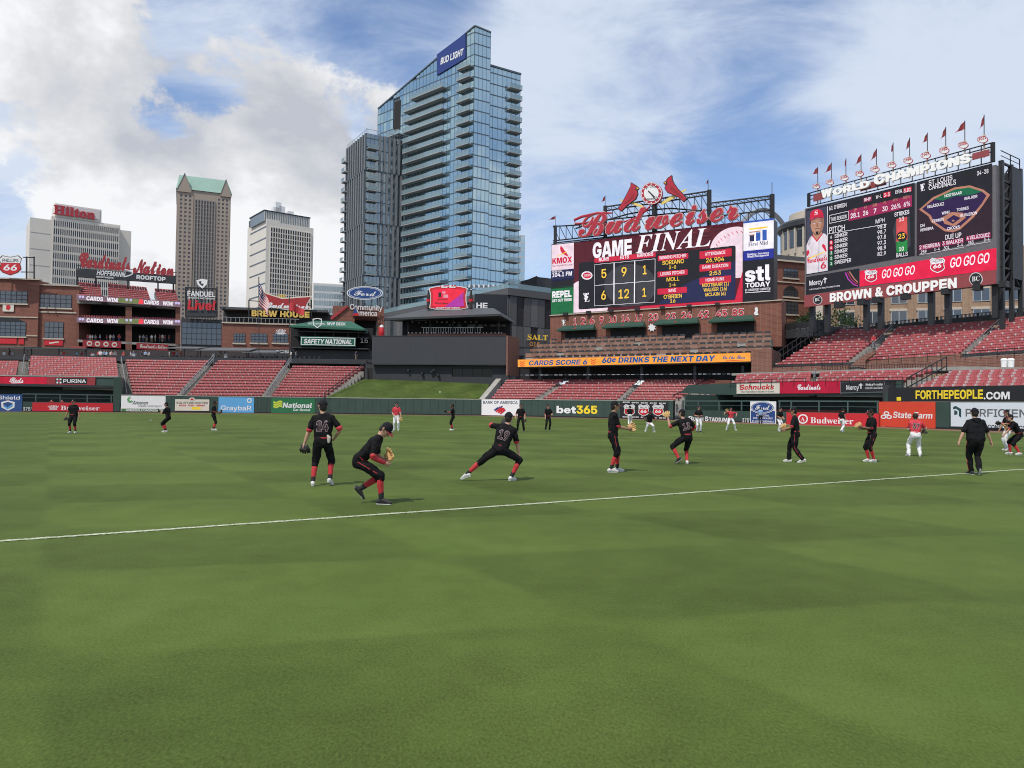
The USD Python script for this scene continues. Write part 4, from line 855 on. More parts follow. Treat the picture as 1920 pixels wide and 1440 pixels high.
ppoly(t, 'panel_glow', S1, B.circle(820, 870, 180, 150).intersection(dark_panel), E['grey'], .124); B.poly('panel_glow', [(1000, 1005), (1548, 965), (1548, 700), (1200, 860)], E['navy'], .126, dark_panel)
pill = lambda x0, y0, x1, y1, nm='pill': ppoly(t, nm, S1, sbox(*min_max(S1, x0, y0, x1, y1)).buffer(-.12).buffer(.12), E['red'], .14)
def min_max(P, x0, y0, x1, y1, z=z5): a, b = P.uv(*z(x0, y0)), P.uv(*z(x1, y1)); return min(a[0], b[0]), min(a[1], b[1]), max(a[0], b[0]), max(a[1], b[1])
pill(572, 682, 997, 672); white_lines = [((706, 683), (711, 1002)), ((848, 672), (853, 990))]
for tx, x0, y, x1 in (('RUNS', 604, 703, 674), ('HITS', 750, 688, 812), ('ERRORS', 870, 674, 980)): B.words(tx, x0, y, x1, 25, E['white'], d=.155, wt=700)
fr = sbox(*min_max(S1, 574, 724, 992, 985)); ppoly(t, 'grid_frame', S1, fr.difference(fr.buffer(-.06)), E['white'], .142)
for (a, b_) in white_lines: ppoly(t, 'grid_line', S1, sbox(*min_max(S1, *a, *b_)).intersection(fr), E['white'], .144)
ppoly(t, 'grid_line', S1, sbox(*min_max(S1, 575, 868, 990, 838)), E['white'], .146)
for tx, x0, y, x1, c in (('5', 622, 819, 655, 62), ('9', 760, 807, 795, 62), ('1', 908, 793, 934, 62), ('6', 620, 969, 652, 62), ('12', 740, 961, 812, 62), ('1', 905, 949, 931, 62)): B.words(tx, x0, y, x1, c, E['yellow'], d=.15, wt=600)
ppoly(t, 'team_emblem', S1, B.circle(521, 800, 38, 29), E['white'], .142); ppoly(t, 'team_emblem', S1, B.circle(523, 800, 30, 21), E['red'], .146); B.words('REDS', 503, 808, 546, 17, E['white'], 'serif', d=.15)
def stl(B, x, y, h, m, d, k=1.0):
    B.words('S', x - h * .22, y + h * .18, x + h * .22, h * .52, m, 'serif', d=d); B.words('T', x - h * .3, y + h * .3, x + h * .3, h * .75, m, 'serif', d=d + .004); B.words('L', x - h * .18, y + h * .5, x + h * .36, h * .6, m, 'serif', d=d + .008)
stl(B, 515, 950, 66, E['white'], .142)
for x0, y0, x1, y1 in ((1012, 665, 1222, 682), (1010, 775, 1218, 796), (1009, 893, 1213, 919), (1300, 634, 1522, 666), (1300, 724, 1518, 756), (1300, 817, 1518, 847)): pill(x0, y0, x1, y1)
for tx, x0, y, x1 in (('WINNING PITCHER', 1022, 690, 1208), ('LOSING PITCHER', 1030, 801, 1196), ('SAVE', 1085, 916, 1138), ('ATTENDANCE', 1338, 664, 1478), ('GAME DURATION', 1318, 755, 1498), ('HOME RUNS', 1343, 843, 1470)): B.words(tx, x0, y, x1, 22, E['white'], d=.155, wt=600)
for tx, x0, y, x1, c in (('SORIANO', 1043, 728, 1192, 28), ('3-0', 1088, 757, 1138, 24), ('MOLL', 1072, 842, 1160, 27), ('1-4', 1091, 877, 1134, 24), ("O'BRIEN", 1052, 962, 1178, 27), ('16', 1096, 990, 1133, 25), ('26,904', 1345, 711, 1470, 30), ('2:53', 1368, 800, 1448, 28), ('NOOTBAAR (1)', 1318, 881, 1502, 24), ('WALKER (16)', 1328, 913, 1490, 24), ('MCLAIN (6)', 1340, 945, 1480, 23)): B.words(tx, x0, y, x1, c, E['yellow'], d=.15, wt=600)
# the sponsor panels at its sides
B.rect('side_panel', 275, 590, 428, 752, E['pink'], .03); B.words('KMOX', 280, 722, 417, 40, E['red'], wt=900); B.words('The Voice of St. Louis', 280, 742, 420, 12, E['rose'], wt=600)
def bird(B, m, pts, d=.1, th=0.0): return B.poly('bird_emblem', pts, m, d, None, th)
bird(B, E['red'], [(338, 594), (352, 606), (362, 622), (378, 640), (390, 662), (384, 668), (368, 658), (350, 648), (338, 630), (334, 612)]); B.poly('bat_emblem', [(310, 668), (380, 632), (382, 637), (312, 672)], E['yellow'], .104)
B.rect('side_panel', 275, 753, 428, 828, E['navy'], .03); B.words('NOW ON...', 280, 781, 356, 12, E['white'], wt=600); B.words('104.1 FM', 280, 812, 417, 29, E['white'], wt=700)
B.rect('side_panel', 273, 829, 428, 880, E['black'], .03); B.rect('side_panel', 272, 880, 427, 1062, E['green'], .03); B.words('REPEL', 280, 957, 413, 46, E['white'], wt=900); B.words('GET OUT THERE', 280, 985, 416, 19, E['white'], wt=800)
B.rect('side_panel', 1602, 427, 1812, 612, E['white'], .03); B.rect('blue_strip', 1602, 427, 1812, 416, E['blue'], .05); B.words('First Mid', 1637, 599, 1772, 28, E['navy'], 'serif')
for x, h in ((1646, 48), (1690, 62), (1734, 75)): B.poly('column_mark', [(x, 568 - h * 1.0 - (x - 1646) * .09), (x + 30, 566 - h - (x - 1646) * .09), (x + 30, 562 - (x - 1646) * .09), (x, 566 - (x - 1646) * .09)], E['blue'] if x > 1650 else E['navy'], .06)
B.poly('gold_bar', [(1643, 474), (1770, 459), (1770, 470), (1643, 486)], E['yellow'], .06); B.poly('orange_bar', [(1643, 498), (1720, 489), (1720, 496), (1643, 506)], E['orange'], .06); B.poly('orange_bar', [(1643, 518), (1680, 514), (1680, 522), (1643, 526)], E['orange'], .06)
B.rect('side_panel', 1602, 628, 1812, 682, screen('lit_royal', (.02, .03, .28), .9), .03); B.words('Banking • Insurance', 1630, 662, 1780, 14, E['white'], wt=700); B.words('Wealth Management', 1630, 678, 1780, 14, E['white'], wt=700)
B.rect('side_panel', 1602, 695, 1812, 974, E['black'], .03); B.words('stl', 1614, 846, 1788, 108, E['white'], wt=900); B.words('TODAY', 1617, 885, 1788, 32, E['white'], wt=800); B.words('ST. LOUIS POST-DISPATCH', 1614, 910, 1788, 15, E['white'], wt=700); B.poly('under_line', [(1614, 918), (1788, 905), (1788, 910), (1614, 922)], E['white'], .06)
# steel frame behind the script sign
ft = thing('sign_truss', 'black steel truss standing on top of the wide scoreboard', 'truss', S1.at(*z5(985, 500), -1.2)); S1t = S1.shift(-1.4)
zp = lambda x, y, d=0.0: S1t.at(*z5(x, y), d)
for x, y0, y1, w in ((300, 455, 585, .55), (645, 318, 545, .6), (985, 305, 510, .7), (1365, 208, 470, .6), (1800, 238, 420, .6)): part(ft, 'post', MB().bar(zp(x, y1), zp(x, y0), w, w), M['steel'])
chords = [((285, 460), (645, 440)), ((285, 560), (645, 520)), ((645, 325), (1365, 215)), ((645, 352), (1365, 240)), ((640, 415), (1365, 345)), ((1365, 300), (1800, 247)), ((1365, 330), (1800, 268)), ((1365, 395), (1800, 345)), ((285, 575), (1800, 412))]
for a, b_ in chords: part(ft, 'chord', MB().bar(zp(*a), zp(*b_), .2, .2), M['steel'])
for lo, hi, x0, x1, n in ((0, 1, 285, 645, 8), (2, 3, 645, 1365, 16), (3, 4, 645, 1365, 14), (5, 6, 1365, 1800, 9), (6, 7, 1365, 1800, 9), (4, 8, 645, 1365, 12), (7, 8, 1365, 1800, 8)):
    f = lambda c, x: c[0][1] + (c[1][1] - c[0][1]) * (x - c[0][0]) / (c[1][0] - c[0][0])
    for i in range(n):
        xa, xb = x0 + (x1 - x0) * i / n, x0 + (x1 - x0) * (i + 1) / n; part(ft, 'brace', MB().bar(zp(xa, f(chords[lo], xa)), zp(xb, f(chords[hi], xb)), .1), M['steel']); part(ft, 'strut', MB().bar(zp(xb, f(chords[lo], xb)), zp(xb, f(chords[hi], xb)), .1), M['steel'])
arc = [(440, 475), (520, 445), (640, 420), (800, 375), (960, 345), (1100, 335), (1300, 350)]
part(ft, 'curved_chord', MB().tube([zp(*p) for p in arc], .13, 6), M['steel'])
st = thing('script_sign', 'huge red script sign with pale outline in front of the black truss', 'sign', S1.at(*z5(480, 550), .5)); st.d = .3
pale = mat('sign_outline', (.56, .34, .32), .5); redf = mat('sign_red_face', (.40, .022, .042), .4, vary=.1)
words(st, S1, 'Budweiser', *z5(466, 540), z5(1580, 0)[0], 178 / 3.692, pale, 'script', d=.25, thick=.35, fat=.03, name='outline_lettering')
words(st, S1, 'Budweiser', *z5(472, 540), z5(1574, 0)[0], 178 / 3.692, redf, 'script', d=.61, thick=.05, fat=.008)
part(st, 'flourish', MB().tube([S1.at(*z5(*p), .5) for p in ((700, 372), (600, 372), (490, 398), (440, 420), (446, 446), (520, 440), (560, 425))], [.14, .2, .24, .24, .2, .16, .08], 7), redf, smooth=40)
part(st, 'flourish', MB().tube([S1.at(*z5(*p), .5) for p in ((560, 445), (620, 452), (760, 440), (880, 400), (940, 350), (965, 322))], [.08, .1, .12, .15, .18, .1], 7), redf, smooth=40)
bt = thing('bird_sign', 'lower red bird sign with head towards the round clock on a yellow bat', 'sign', S1.at(*z5(830, 330))); Bb = Board(bt, S1, z5)
L_ = [(834, 166), (850, 176), (868, 186), (884, 202), (872, 214), (876, 240), (864, 272), (838, 292), (806, 316), (766, 356), (746, 344), (776, 296), (800, 252), (820, 212), (832, 188)]
R_ = [(1112, 116), (1086, 134), (1076, 152), (1060, 164), (1074, 180), (1068, 202), (1086, 228), (1122, 242), (1160, 260), (1196, 292), (1212, 272), (1186, 240), (1152, 206), (1128, 172), (1114, 142)]
grow = lambda B_, pts, k: B_.shape(pts).buffer(k)
def big_bird(bt, B_, pts, wing, face, eye, bat, d):
    ppoly(bt, 'body', S1, grow(B_, pts, .12).buffer(.1).buffer(-.1), M['black'], d, .25); ppoly(bt, 'red_face', S1, grow(B_, pts, .02), redf, d + .26, .02)
    B_.poly('wing_mark', wing, mat('deep_red', (.26, .015, .02), .5), d + .30); B_.poly('face_mask', face, M['black'], d + .30); B_.poly('beak', eye, M['gold'], d + .31)
    B_.poly('bat', bat, mat('bat_yellow', (.70, .55, .16), .5), d - .12, None, .1)
big_bird(bt, Bb, L_, [(842, 250), (856, 240), (850, 268), (800, 305), (785, 310)], [(864, 192), (876, 196), (874, 216), (864, 212)], [(872, 194), (886, 203), (873, 210)], [(752, 270), (760, 276), (838, 292), (912, 318), (908, 334), (824, 306), (754, 286)], .3)
bt2 = thing('bird_sign', 'taller red bird sign with hanging tail on a yellow bat beside the round clock', 'sign', S1.at(*z5(1110, 300))); Bb2 = Board(bt2, S1, z5)
big_bird(bt2, Bb2, R_, [(1098, 200), (1112, 186), (1150, 222), (1186, 256), (1190, 272), (1140, 238)], [(1066, 160), (1080, 152), (1084, 176), (1074, 178)], [(1060, 160), (1074, 158), (1072, 172)], [(1032, 300), (1040, 314), (1118, 272), (1208, 212), (1204, 202), (1110, 248)], .3)
ck = thing('round_clock', 'round red and white clock standing on the truss between two red bird signs', 'clock', S1.at(*z5(975, 310))); Bc = Board(ck, S1, z5)
ppoly(ck, 'case', S1, Bc.circle(975, 238, 74, 77), redf, .2, .5); ppoly(ck, 'rim', S1, Bc.circle(975, 238, 72, 75).difference(Bc.circle(975, 238, 68, 71)), W_['white'], .71); ppoly(ck, 'dial', S1, Bc.circle(975, 238, 51, 54), W_['white'], .71, .03)
for k in range(12): a = math.radians(30 * k); x, y = 975 + 61 * math.sin(a), 238 - 64 * math.cos(a); ppoly(ck, 'hour_mark', S1, Bc.circle(x, y, 4.5, 4.5), W_['white'], .72)
Bc.poly('hour_hand', [(952, 226), (958, 220), (1002, 262), (996, 268)], M['black'], .76); Bc.poly('minute_hand', [(953, 222), (956, 219), (1013, 288), (1008, 291)], M['black'], .765)
Bc.words('ST. LOUIS', 938, 214, 1010, 13, M['black'], d=.755, arch=.25); Bc.words('CARDINALS', 934, 280, 1012, 13, M['black'], d=.755, arch=-.25); part(ck, 'stand', MB().bar(S1.at(*z5(985, 318), .3), S1.at(*z5(985, 390), .3), .5), M['steel'])
# pennants on poles
def pennant(label, P, z, x, y0, y1, tip, sag, group, w=.09):
    f = thing('pennant_flag', label, 'flag', P.at(*z(x, y1)), group); part(f, 'pole', MB().tube([P.at(*z(x, y1)), P.at(*z(x, y0))], w * .5, 6), M['dark'])
    fl = MB(); a = P.at(*z(x, y0 + 3)); b = P.at(*z(x, y0 + sag * .8)); tip = (x + (tip[0] - x) * .8, y0 + (tip[1] - y0) * .85); c = P.at(*z(*tip)) + P.n * .4; m1, m2 = (a * 2 + c) / 3 + P.n * .18, (b * 2 + c) / 3 - P.n * .1
    m3, m4 = (a + c * 2) / 3 - P.n * .12, (b + c * 2) / 3 + P.n * .08
    v = [a, b, m1, m2, m3, m4, c]; fl.add(v + [p - P.n * .03 for p in v], [(0, 1, 3), (0, 3, 2), (2, 3, 5), (2, 5, 4), (4, 5, 6), (7, 10, 8), (7, 9, 10), (9, 12, 10), (9, 11, 12), (11, 13, 12)]); part(f, 'flag', fl, mat('pennant_cloth', (.34, .06, .07), .7)); return f
pennant('small red pennant over the KMOX panel end of the truss', S1t, z5, 300, 385, 455, (242, 425), 30, 'pennants on the wide scoreboard'); pennant('small red pennant over the truss post beside the script initial', S1t, z5, 645, 245, 320, (616, 306), 40, 'pennants on the wide scoreboard')
pennant('small red pennant over the tallest truss post', S1t, z5, 1358, 135, 210, (1342, 176), 32, 'pennants on the wide scoreboard'); pennant('furled red pennant over the truss post at the arch', S1t, z5, 1800, 155, 240, (1806, 218), 45, 'pennants on the wide scoreboard')
# brick wall with the retired numbers
wt = thing('number_wall', 'red brick wall with red numbers and green awnings under the wide scoreboard', 'building', S1.at(*z5(1040, 1240))); Bw = Board(wt, S1, z5)
part(wt, 'wall', MB().poly(S1, Bw.shape([(262, 1078), (1864, 968), (1866, 1178), (1866, 1290), (262, 1330)]), -3.4, -.1), M['brick'])
part(wt, 'string_course', MB().poly(S1, Bw.shape([(262, 1074), (1866, 966), (1866, 972), (262, 1080)]), -.09, .12), M['stone'])
nums = [('1', 428, 446, 1146), ('2', 477, 505, 1142), ('6', 540, 568, 1138), ('9', 606, 634, 1134), ('10', 673, 722, 1131), ('14', 760, 812, 1124), ('17', 853, 902, 1121), ('20', 946, 1010, 1116), ('23', 1064, 1132, 1112), ('24', 1172, 1244, 1103), ('42', 1289, 1362, 1096), ('45', 1412, 1490, 1089), ('85', 1524, 1604, 1083)]
for i, (tx, x0, x1, y) in enumerate(nums):
    Bw.words(tx, x0 - 2, y, x1 + 2, 50, W_['white'], d=-.05, thick=.06, fat=.05, wt=700, name='number_outline'); Bw.words(tx, x0, y - 1, x1, 48, W_['red'], d=.03, thick=.03, wt=700, name='number')
stl(Bw, 357, 1124, 42, W_['white'], .0); Bw.poly('trophy_emblem', [(1682, 1075), (1708, 1073), (1700, 1056), (1704, 1040), (1700, 1022), (1688, 1018), (1680, 1030), (1684, 1046), (1674, 1060)], W_['white'], .02)
aw = mat('green_awning', (.018, .06, .045), .6)
for x0, x1, ya, yb, od in ((337, 590, 1150, 1188, 1252), (648, 935, 1130, 1168, 1242), (1000, 1306, 1106, 1146, 1222), (1378, 1690, 1088, 1124, 1200)):
    u0, v1 = S1.uv(*z5(x0, ya)); u1 = S1.uv(*z5(x1, ya))[0]; v0 = v1 - 1.05; k = .25
    A = [S1.pt(u0 + .5, v1, 0), S1.pt(u1 - .5, v1, 0), S1.pt(u1, v0 + k, 1.6), S1.pt(u0, v0 + k, 1.6), S1.pt(u0, v0, 1.6), S1.pt(u1, v0, 1.6), S1.pt(u0, v0, 0), S1.pt(u1, v0, 0)]
    a = part(wt, 'awning', MB().add(A, [(0, 3, 2), (0, 2, 1), (3, 4, 5), (3, 5, 2), (0, 6, 4), (0, 4, 3), (1, 2, 5), (1, 5, 7), (6, 7, 5), (6, 5, 4)]), aw)
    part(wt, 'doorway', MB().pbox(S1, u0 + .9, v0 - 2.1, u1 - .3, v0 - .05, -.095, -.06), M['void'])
    bird(Bw, W_['red'], [((x0 + x1) / 2 - 14, yb - 16), ((x0 + x1) / 2 + 12, yb - 24), ((x0 + x1) / 2 + 2, yb - 14)], 1.62)
for i in range(7): x = (375, 535, 690, 872, 1045, 1230, 1425)[i]; y = 1078 - (x - 265) * .066; part(wt, 'floodlight', MB().prect(S1, *z5(x - 15, y - 12), *z5(x + 15, y + 6), .15, .5), M['black'])
ppoly(wt, 'star_emblem', S1, sg.Polygon([S1.uv(*z5(970 + (30 if k % 2 else 19) * math.sin(k * math.pi / 8), 1160 - (30 if k % 2 else 19) * math.cos(k * math.pi / 8))) for k in range(16)]), W_['white'], .05, .05)

# ------------------------------------------------------------------ the tall scoreboard
S2 = Plane(W(1510, 577, 106), W(1868, 532, 86)); u_a, u_b = S2.uv(*z6(403, 1390))[0], S2.uv(*z6(1728, 1225))[0]
t = thing('tall_scoreboard', 'tall scoreboard with player portrait, pitch list and ball field diagram', 'scoreboard', S2.at(*z6(1060, 1300))); B = Board(t, S2, z6)
part(t, 'housing', MB().prect(S2, *z6(402, 706), *z6(1729, 1226), -1.2, -.02), mat('board_frame', (.15, .14, .15), .5, .3))
pl = lambda x, y: y - (x - 405) * .25
B.poly('screen', [(412, 712), (1163, 526), (1163, 1030), (412, 1164)], E['black'], .0, None, .03); B.poly('screen', [(1180, 522), (1700, 392), (1700, 908), (1178, 1030)], E['black'], .0, None, .03)
B.poly('purple_glow', [(1180, 700), (1700, 600), (1700, 908), (1178, 1030)], screen('lit_plum', (.035, .018, .03), .7), .04)
B.poly('name_band', [(412, 1180), (780, 1120), (780, 1248), (412, 1302)], E['black'], .0, None, .03); B.poly('red_band', [(783, 1138), (1729, 978), (1729, 1128), (783, 1246)], screen('lit_scarlet', (.80, .015, .07), .8), .0, None, .03)
B.poly('lower_board', [(404, 1308), (1730, 1131), (1730, 1226), (404, 1390)], mat('board_brick_red', (.26, .055, .06), .5, vary=.08), .0, None, .2)
B.words('BROWN & CROUPPEN', 583, 1355, 1462, 62, mat('letter_white', (.86, .86, .85), .5, vary=.03), wt=900, d=.22, thick=.05)
for cx, cy, r in ((497, 1338, 32), (1593, 1195, 46)):
    ppoly(t, 'round_emblem', S2, B.circle(cx, cy, r, r), W_['white'], .21); ppoly(t, 'emblem_field', S2, B.circle(cx, cy, r * .9, r * .9), W_['black'], .23); B.words('BC', cx - r * .6, cy + r * .36, cx + r * .6, r * .75, W_['white'], 'serif', d=.25)
B.words('Mercy', 436, 1240, 530, 34, E['white'], wt=500); B.words('THE FUTURE OF HEALTH CARE IS HERE', 436, 1272, 648, 9, E['white'], wt=500)
B.poly('cross_mark', [(541, 1183), (547, 1182), (547, 1190), (558, 1188), (558, 1194), (547, 1196), (547, 1222), (541, 1223), (541, 1197), (531, 1199), (531, 1193), (541, 1191)], E['white'], .06)
for k, m in enumerate((E['purple'], E['rose'], E['orange'])): xs = [(680 + 14 * k, 1150 - 4 * k), (700 + 22 * k, 1195), (740 + 14 * k, 1235 - 8 * k), (772, 1245 - 14 * k), (772, 1240 - 14 * k), (742 + 14 * k, 1227 - 8 * k), (706 + 22 * k, 1190), (688 + 14 * k, 1148 - 4 * k)]; B.poly('light_streak', xs, m, .05 + .01 * k)
for x0, y, x1 in ((936, 1190, 1170), (1408, 1117, 1688)): B.words('GO GO GO', x0, y, x1, 58 if x0 < 1000 else 66, E['white'], wt=600, shear=.12)
EW = dict(white=E['white'], black=screen('lit_ink', (.03, .025, .03), .6), red=E['red'])
for cx, cy, w in ((862, 1172, 76), (1322, 1098, 92)): shield66(t, S2, *z6(cx, cy), w / 3.692, w / 3.692, .05, print_=EW)
# portrait side
B.poly('portrait_field', [(416, 724), (558, 690), (558, 1136), (416, 1160)], screen('lit_slate', (.05, .052, .085), .9), .05)
clip = B.shape([(416, 724), (558, 690), (558, 1136), (416, 1160)]).buffer(-.01)
B.poly('jersey', [(416, 960), (440, 905), (470, 890), (486, 925), (528, 878), (545, 880), (562, 900), (562, 1140), (416, 1162)], screen('lit_jersey', (.66, .60, .66), .9), .06, clip)
B.poly('neck', [(458, 850), (520, 840), (526, 890), (486, 928), (462, 900)], E['skin'], .065, clip); B.poly('collar', [(452, 892), (462, 890), (486, 925), (524, 878), (532, 876), (488, 938)], E['red'], .07, clip)
B.poly('face', [(441, 776), (536, 762), (537, 820), (524, 862), (500, 886), (478, 888), (456, 866), (444, 826)], E['skin'], .075, clip); B.poly('cap', [(440, 782), (442, 738), (462, 716), (492, 708), (520, 716), (532, 738), (534, 772), (488, 762)], E['red'], .085, clip); B.words('S', 474, 752, 494, 30, E['white'], 'serif', d=.095)
for pts in ([(456, 800), (480, 796), (480, 800), (456, 804)], [(500, 793), (524, 790), (524, 794), (500, 797)], [(474, 846), (508, 841), (508, 845), (474, 850)], [(480, 866), (500, 862), (498, 882), (484, 884)], [(441, 782), (446, 780), (448, 820), (443, 812)]): B.poly('face_mark', pts, E['hair'], .09, clip)
B.poly('face_shade', [(512, 770), (537, 766), (537, 820), (524, 862), (500, 886), (508, 850), (520, 815)], screen('lit_skin_shade', (.33, .15, .10), .8), .078, clip); B.poly('face_shade', [(444, 790), (488, 772), (534, 778), (534, 788), (488, 783), (446, 800)], screen('lit_skin_shade', (.33, .15, .10), .8), .079, clip); B.poly('face_shade', [(486, 806), (494, 804), (499, 832), (484, 834)], screen('lit_skin_shade', (.33, .15, .10), .8), .08, clip)
for x, y in ((468, 808), (512, 802)): ppoly(t, 'eye', S2, B.circle(x, y, 7, 4.5), E['white'], .09); ppoly(t, 'pupil', S2, B.circle(x, y, 3.4, 4), E['hair'], .095)
B.poly('face_mark', [(456, 862), (480, 884), (500, 882), (522, 858), (524, 864), (502, 888), (478, 890), (456, 868)], screen('lit_stubble', (.16, .08, .06), .8), .088, clip)
for pts in ([(500, 930), (506, 928), (502, 1150), (494, 1150)], [(440, 905), (452, 892), (436, 960), (424, 965)]): B.poly('fold_shade', pts, screen('lit_fold', (.45, .41, .48), .9), .064, clip)
B.poly('cap_brim', [(438, 786), (488, 762), (536, 768), (538, 774), (490, 770), (444, 792)], E['rose'], .092, clip)
B.words('Cardinals', 420, 1085, 558, 46, E['red'], 'script', d=.08, fat=.03); bird(B, E['red'], [(530, 948), (546, 962), (556, 1000), (548, 1004), (522, 965)], .08); bird(B, E['red'], [(418, 1000), (430, 990), (438, 1010), (424, 1035), (417, 1030)], .08)
B.poly('bat_emblem', [(432, 1048), (546, 1000), (546, 1006), (434, 1056)], E['yellow'], .082); B.words('6', 514, 1125, 552, 46, E['red'], d=.08, wt=800)
ln = lambda x0, y0, x1, y1, w=3: B.poly('rule_line', [(x0, y0), (x1, y1), (x1, y1 + w), (x0, y0 + w)], E['white'], .05)
B.poly('rule_line', [(558, 690), (562, 689), (562, 1135), (558, 1136)], E['white'], .06)
B.words("61 O'BRIEN", 573, 719, 694, 27, E['white'], wt=500); B.words('RHP', 818, 658, 862, 22, E['white'], wt=600, d=.12); B.words('W-L', 897, 640, 938, 24, E['white'], wt=500); B.words('ERA', 1032, 606, 1080, 25, E['white'], wt=500)
for x0, y0, x1, y1 in ((812, 634, 868, 654), (948, 598, 998, 622), (1088, 566, 1144, 586)): B.poly('red_tab', [(x0, y0), (x1, y0 - (x1 - x0) * .22), (x1, y1), (x0, y1 + (x1 - x0) * .2)], E['rose'] if x0 < 900 else E['red'], .1)
B.words('3-3', 954, 628, 993, 25, E['white'], wt=600, d=.12); B.words('3.81', 1091, 597, 1140, 26, E['white'], wt=600, d=.12)
fr = B.shape([(575, 752), (706, 722), (706, 782), (575, 810)]); ppoly(t, 'outline_box', S2, fr.difference(fr.buffer(-.06)), E['white'], .05); B.words('THIS SEASON', 583, 795, 694, 25, E['white'], wt=500)
B.poly('stat_band', [(706, 718), (1146, 612), (1146, 692), (706, 794)], E['rose'], .05)
for tx, x0, x1 in (('IP', 745, 765), ('H', 817, 834), ('BB', 876, 906), ('K', 952, 968), ('K%', 1018, 1050), ('BB%', 1086, 1132)): B.words(tx, x0, pl(x0, 812), x1, 20, E['orange'], wt=600)
for tx, x0, x1 in (('28.1', 722, 786), ('26', 808, 844), ('7', 882, 900), ('30', 942, 978), ('26%', 1004, 1068), ('6%', 1090, 1134)): B.words(tx, x0, 774 - (x0 - 722) * .215, x1, 32, E['white'], wt=600)
B.words('MPH', 896, 811, 958, 29, E['white'], wt=400); B.words('PITCH', 574, 878, 682, 40, E['white'], wt=500); ln(566, 880, 970, 812)
for i, (nm, sp) in enumerate((('SINKER', '98.8'), ('SINKER', '98.7'), ('SINKER', '97.8'), ('SINKER', '97.3'), ('SINKER', '98.9'), ('SWEEPER', '82.9'))):
    y = 910 + 36.5 * i; B.words(nm, 612, y, 700 if i < 5 else 726, 26, E['white'], wt=500); B.words(sp, 909, y - 61 + .8 * i, 967, 27, E['white'], wt=500); col = (E['black'], E['red'], E['red'], E['green'], E['green'], E['green'])[i]; ppoly(t, 'ball_mark', S2, B.circle(587, y - 4, 13, 17), col, .05); B.words(str(6 - i), 581, y + 4, 593, 19, E['white'], d=.065, wt=600)
B.words('STRIKES', 1026, 763, 1128, 28, E['white'], wt=600); B.words('BALLS', 1038, 1044, 1118, 27, E['white'], wt=500); B.poly('shadow_figure', [(1012, 860), (1036, 780), (1130, 760), (1136, 960), (1100, 1000), (1040, 1010)], E['grey'], .04)
B.poly('strike_bar', [(1038, 778), (1112, 762), (1114, 920), (1038, 935)], screen('lit_coral', (.60, .08, .08), .9), .06); B.poly('ball_bar', [(1038, 935), (1114, 920), (1114, 1000), (1038, 1012)], screen('lit_bar_green', (.02, .22, .05), .9), .06)
ppoly(t, 'count_disc', S2, B.circle(1076, 901, 36, 36), E['black'], .08)
for tx, x0, y, x1, c, m in (('13', 1058, 796, 1092, 28, E['white']), ('23', 1053, 918, 1098, 34, E['yellow']), ('10', 1058, 1001, 1092, 27, E['white'])): B.words(tx, x0, y, x1, c, m, wt=600, d=.11)
# diagram side
stl(B, 1217, 560, 52, E['white'], .05); B.words('ST. LOUIS', 1263, 545, 1427, 33, E['white'], wt=500); B.words('CARDINALS', 1263, 580, 1452, 33, E['white'], wt=500); B.words('34-28', 1597, 478, 1676, 29, E['white'], wt=500)
B.poly('diagram_edge', [(1195, 712), (1290, 628), (1440, 560), (1545, 545), (1640, 575), (1686, 610), (1640, 680), (1570, 770), (1480, 850), (1430, 870), (1370, 862), (1280, 800), (1260, 760)], E['orange'], .05)
B.poly('diagram_field', [(1216, 708), (1300, 640), (1440, 574), (1545, 560), (1630, 588), (1662, 616), (1628, 672), (1556, 760), (1470, 838), (1430, 854), (1376, 846), (1296, 792), (1276, 752)], E['field'], .065); B.poly('diagram_grass', [(1300, 640), (1440, 574), (1545, 560), (1630, 588), (1560, 612), (1440, 620), (1360, 652)], E['grass'], .08)
B.poly('diagram_dirt', [(1350, 770), (1420, 730), (1500, 735), (1520, 770), (1440, 830), (1372, 812)], E['orange'], .085); B.poly('diagram_square', [(1384, 786), (1436, 750), (1484, 772), (1430, 812)], E['field'], .09); ppoly(t, 'mound_mark', S2, B.circle(1432, 790, 10, 6), E['orange'], .1)
for tx, x0, y, x1 in (('NOOTBAAR', 1373, 630, 1492), ('WALKER', 1508, 649, 1600), ('VELÁZQUEZ', 1252, 706, 1370), ('TORRES', 1457, 727, 1540), ('WINN', 1354, 750, 1406), ('BURLESON', 1484, 766, 1598), ('FERMÍN', 1290, 804, 1366), ('CROOKS', 1392, 857, 1478), ('DH', 1206, 836, 1236), ('HERRERA', 1206, 866, 1296)): B.words(tx, x0, y, x1, 20, E['white'], wt=600, d=.12)
B.words('DUE UP', 1377, 922, 1488, 33, E['white'], wt=500, d=.08)
for x0, x1, y, nm, l, r in ((1196, 1346, 962, '2 HERRERA', '.259', '1-4'), (1354, 1506, 934, '3 WALKER', '.301', '2-4'), (1522, 1690, 898, '4 VELÁZQUEZ', '.353', '0-4')):
    q = .17; B.poly('name_tab', [(x0, y), (x1, y - (x1 - x0) * q), (x1, y - (x1 - x0) * q + 34), (x0, y + 34)], E['rose'], .09); B.words(nm, x0 + 4, y + 27, x1 - 5, 26, E['white'], wt=500, d=.12); B.words(l, x0 + 8, y + 58, x0 + 52, 22, E['white'], wt=500, d=.12); B.words(r, x1 - 44, y + 58 - (x1 - x0) * q * .75, x1 - 6, 22, E['white'], wt=500, d=.12); B.poly('rule_line', [(x0, y + 64), (x1, y + 64 - (x1 - x0) * q), (x1, y + 66 - (x1 - x0) * q), (x0, y + 66)], E['white'], .1)
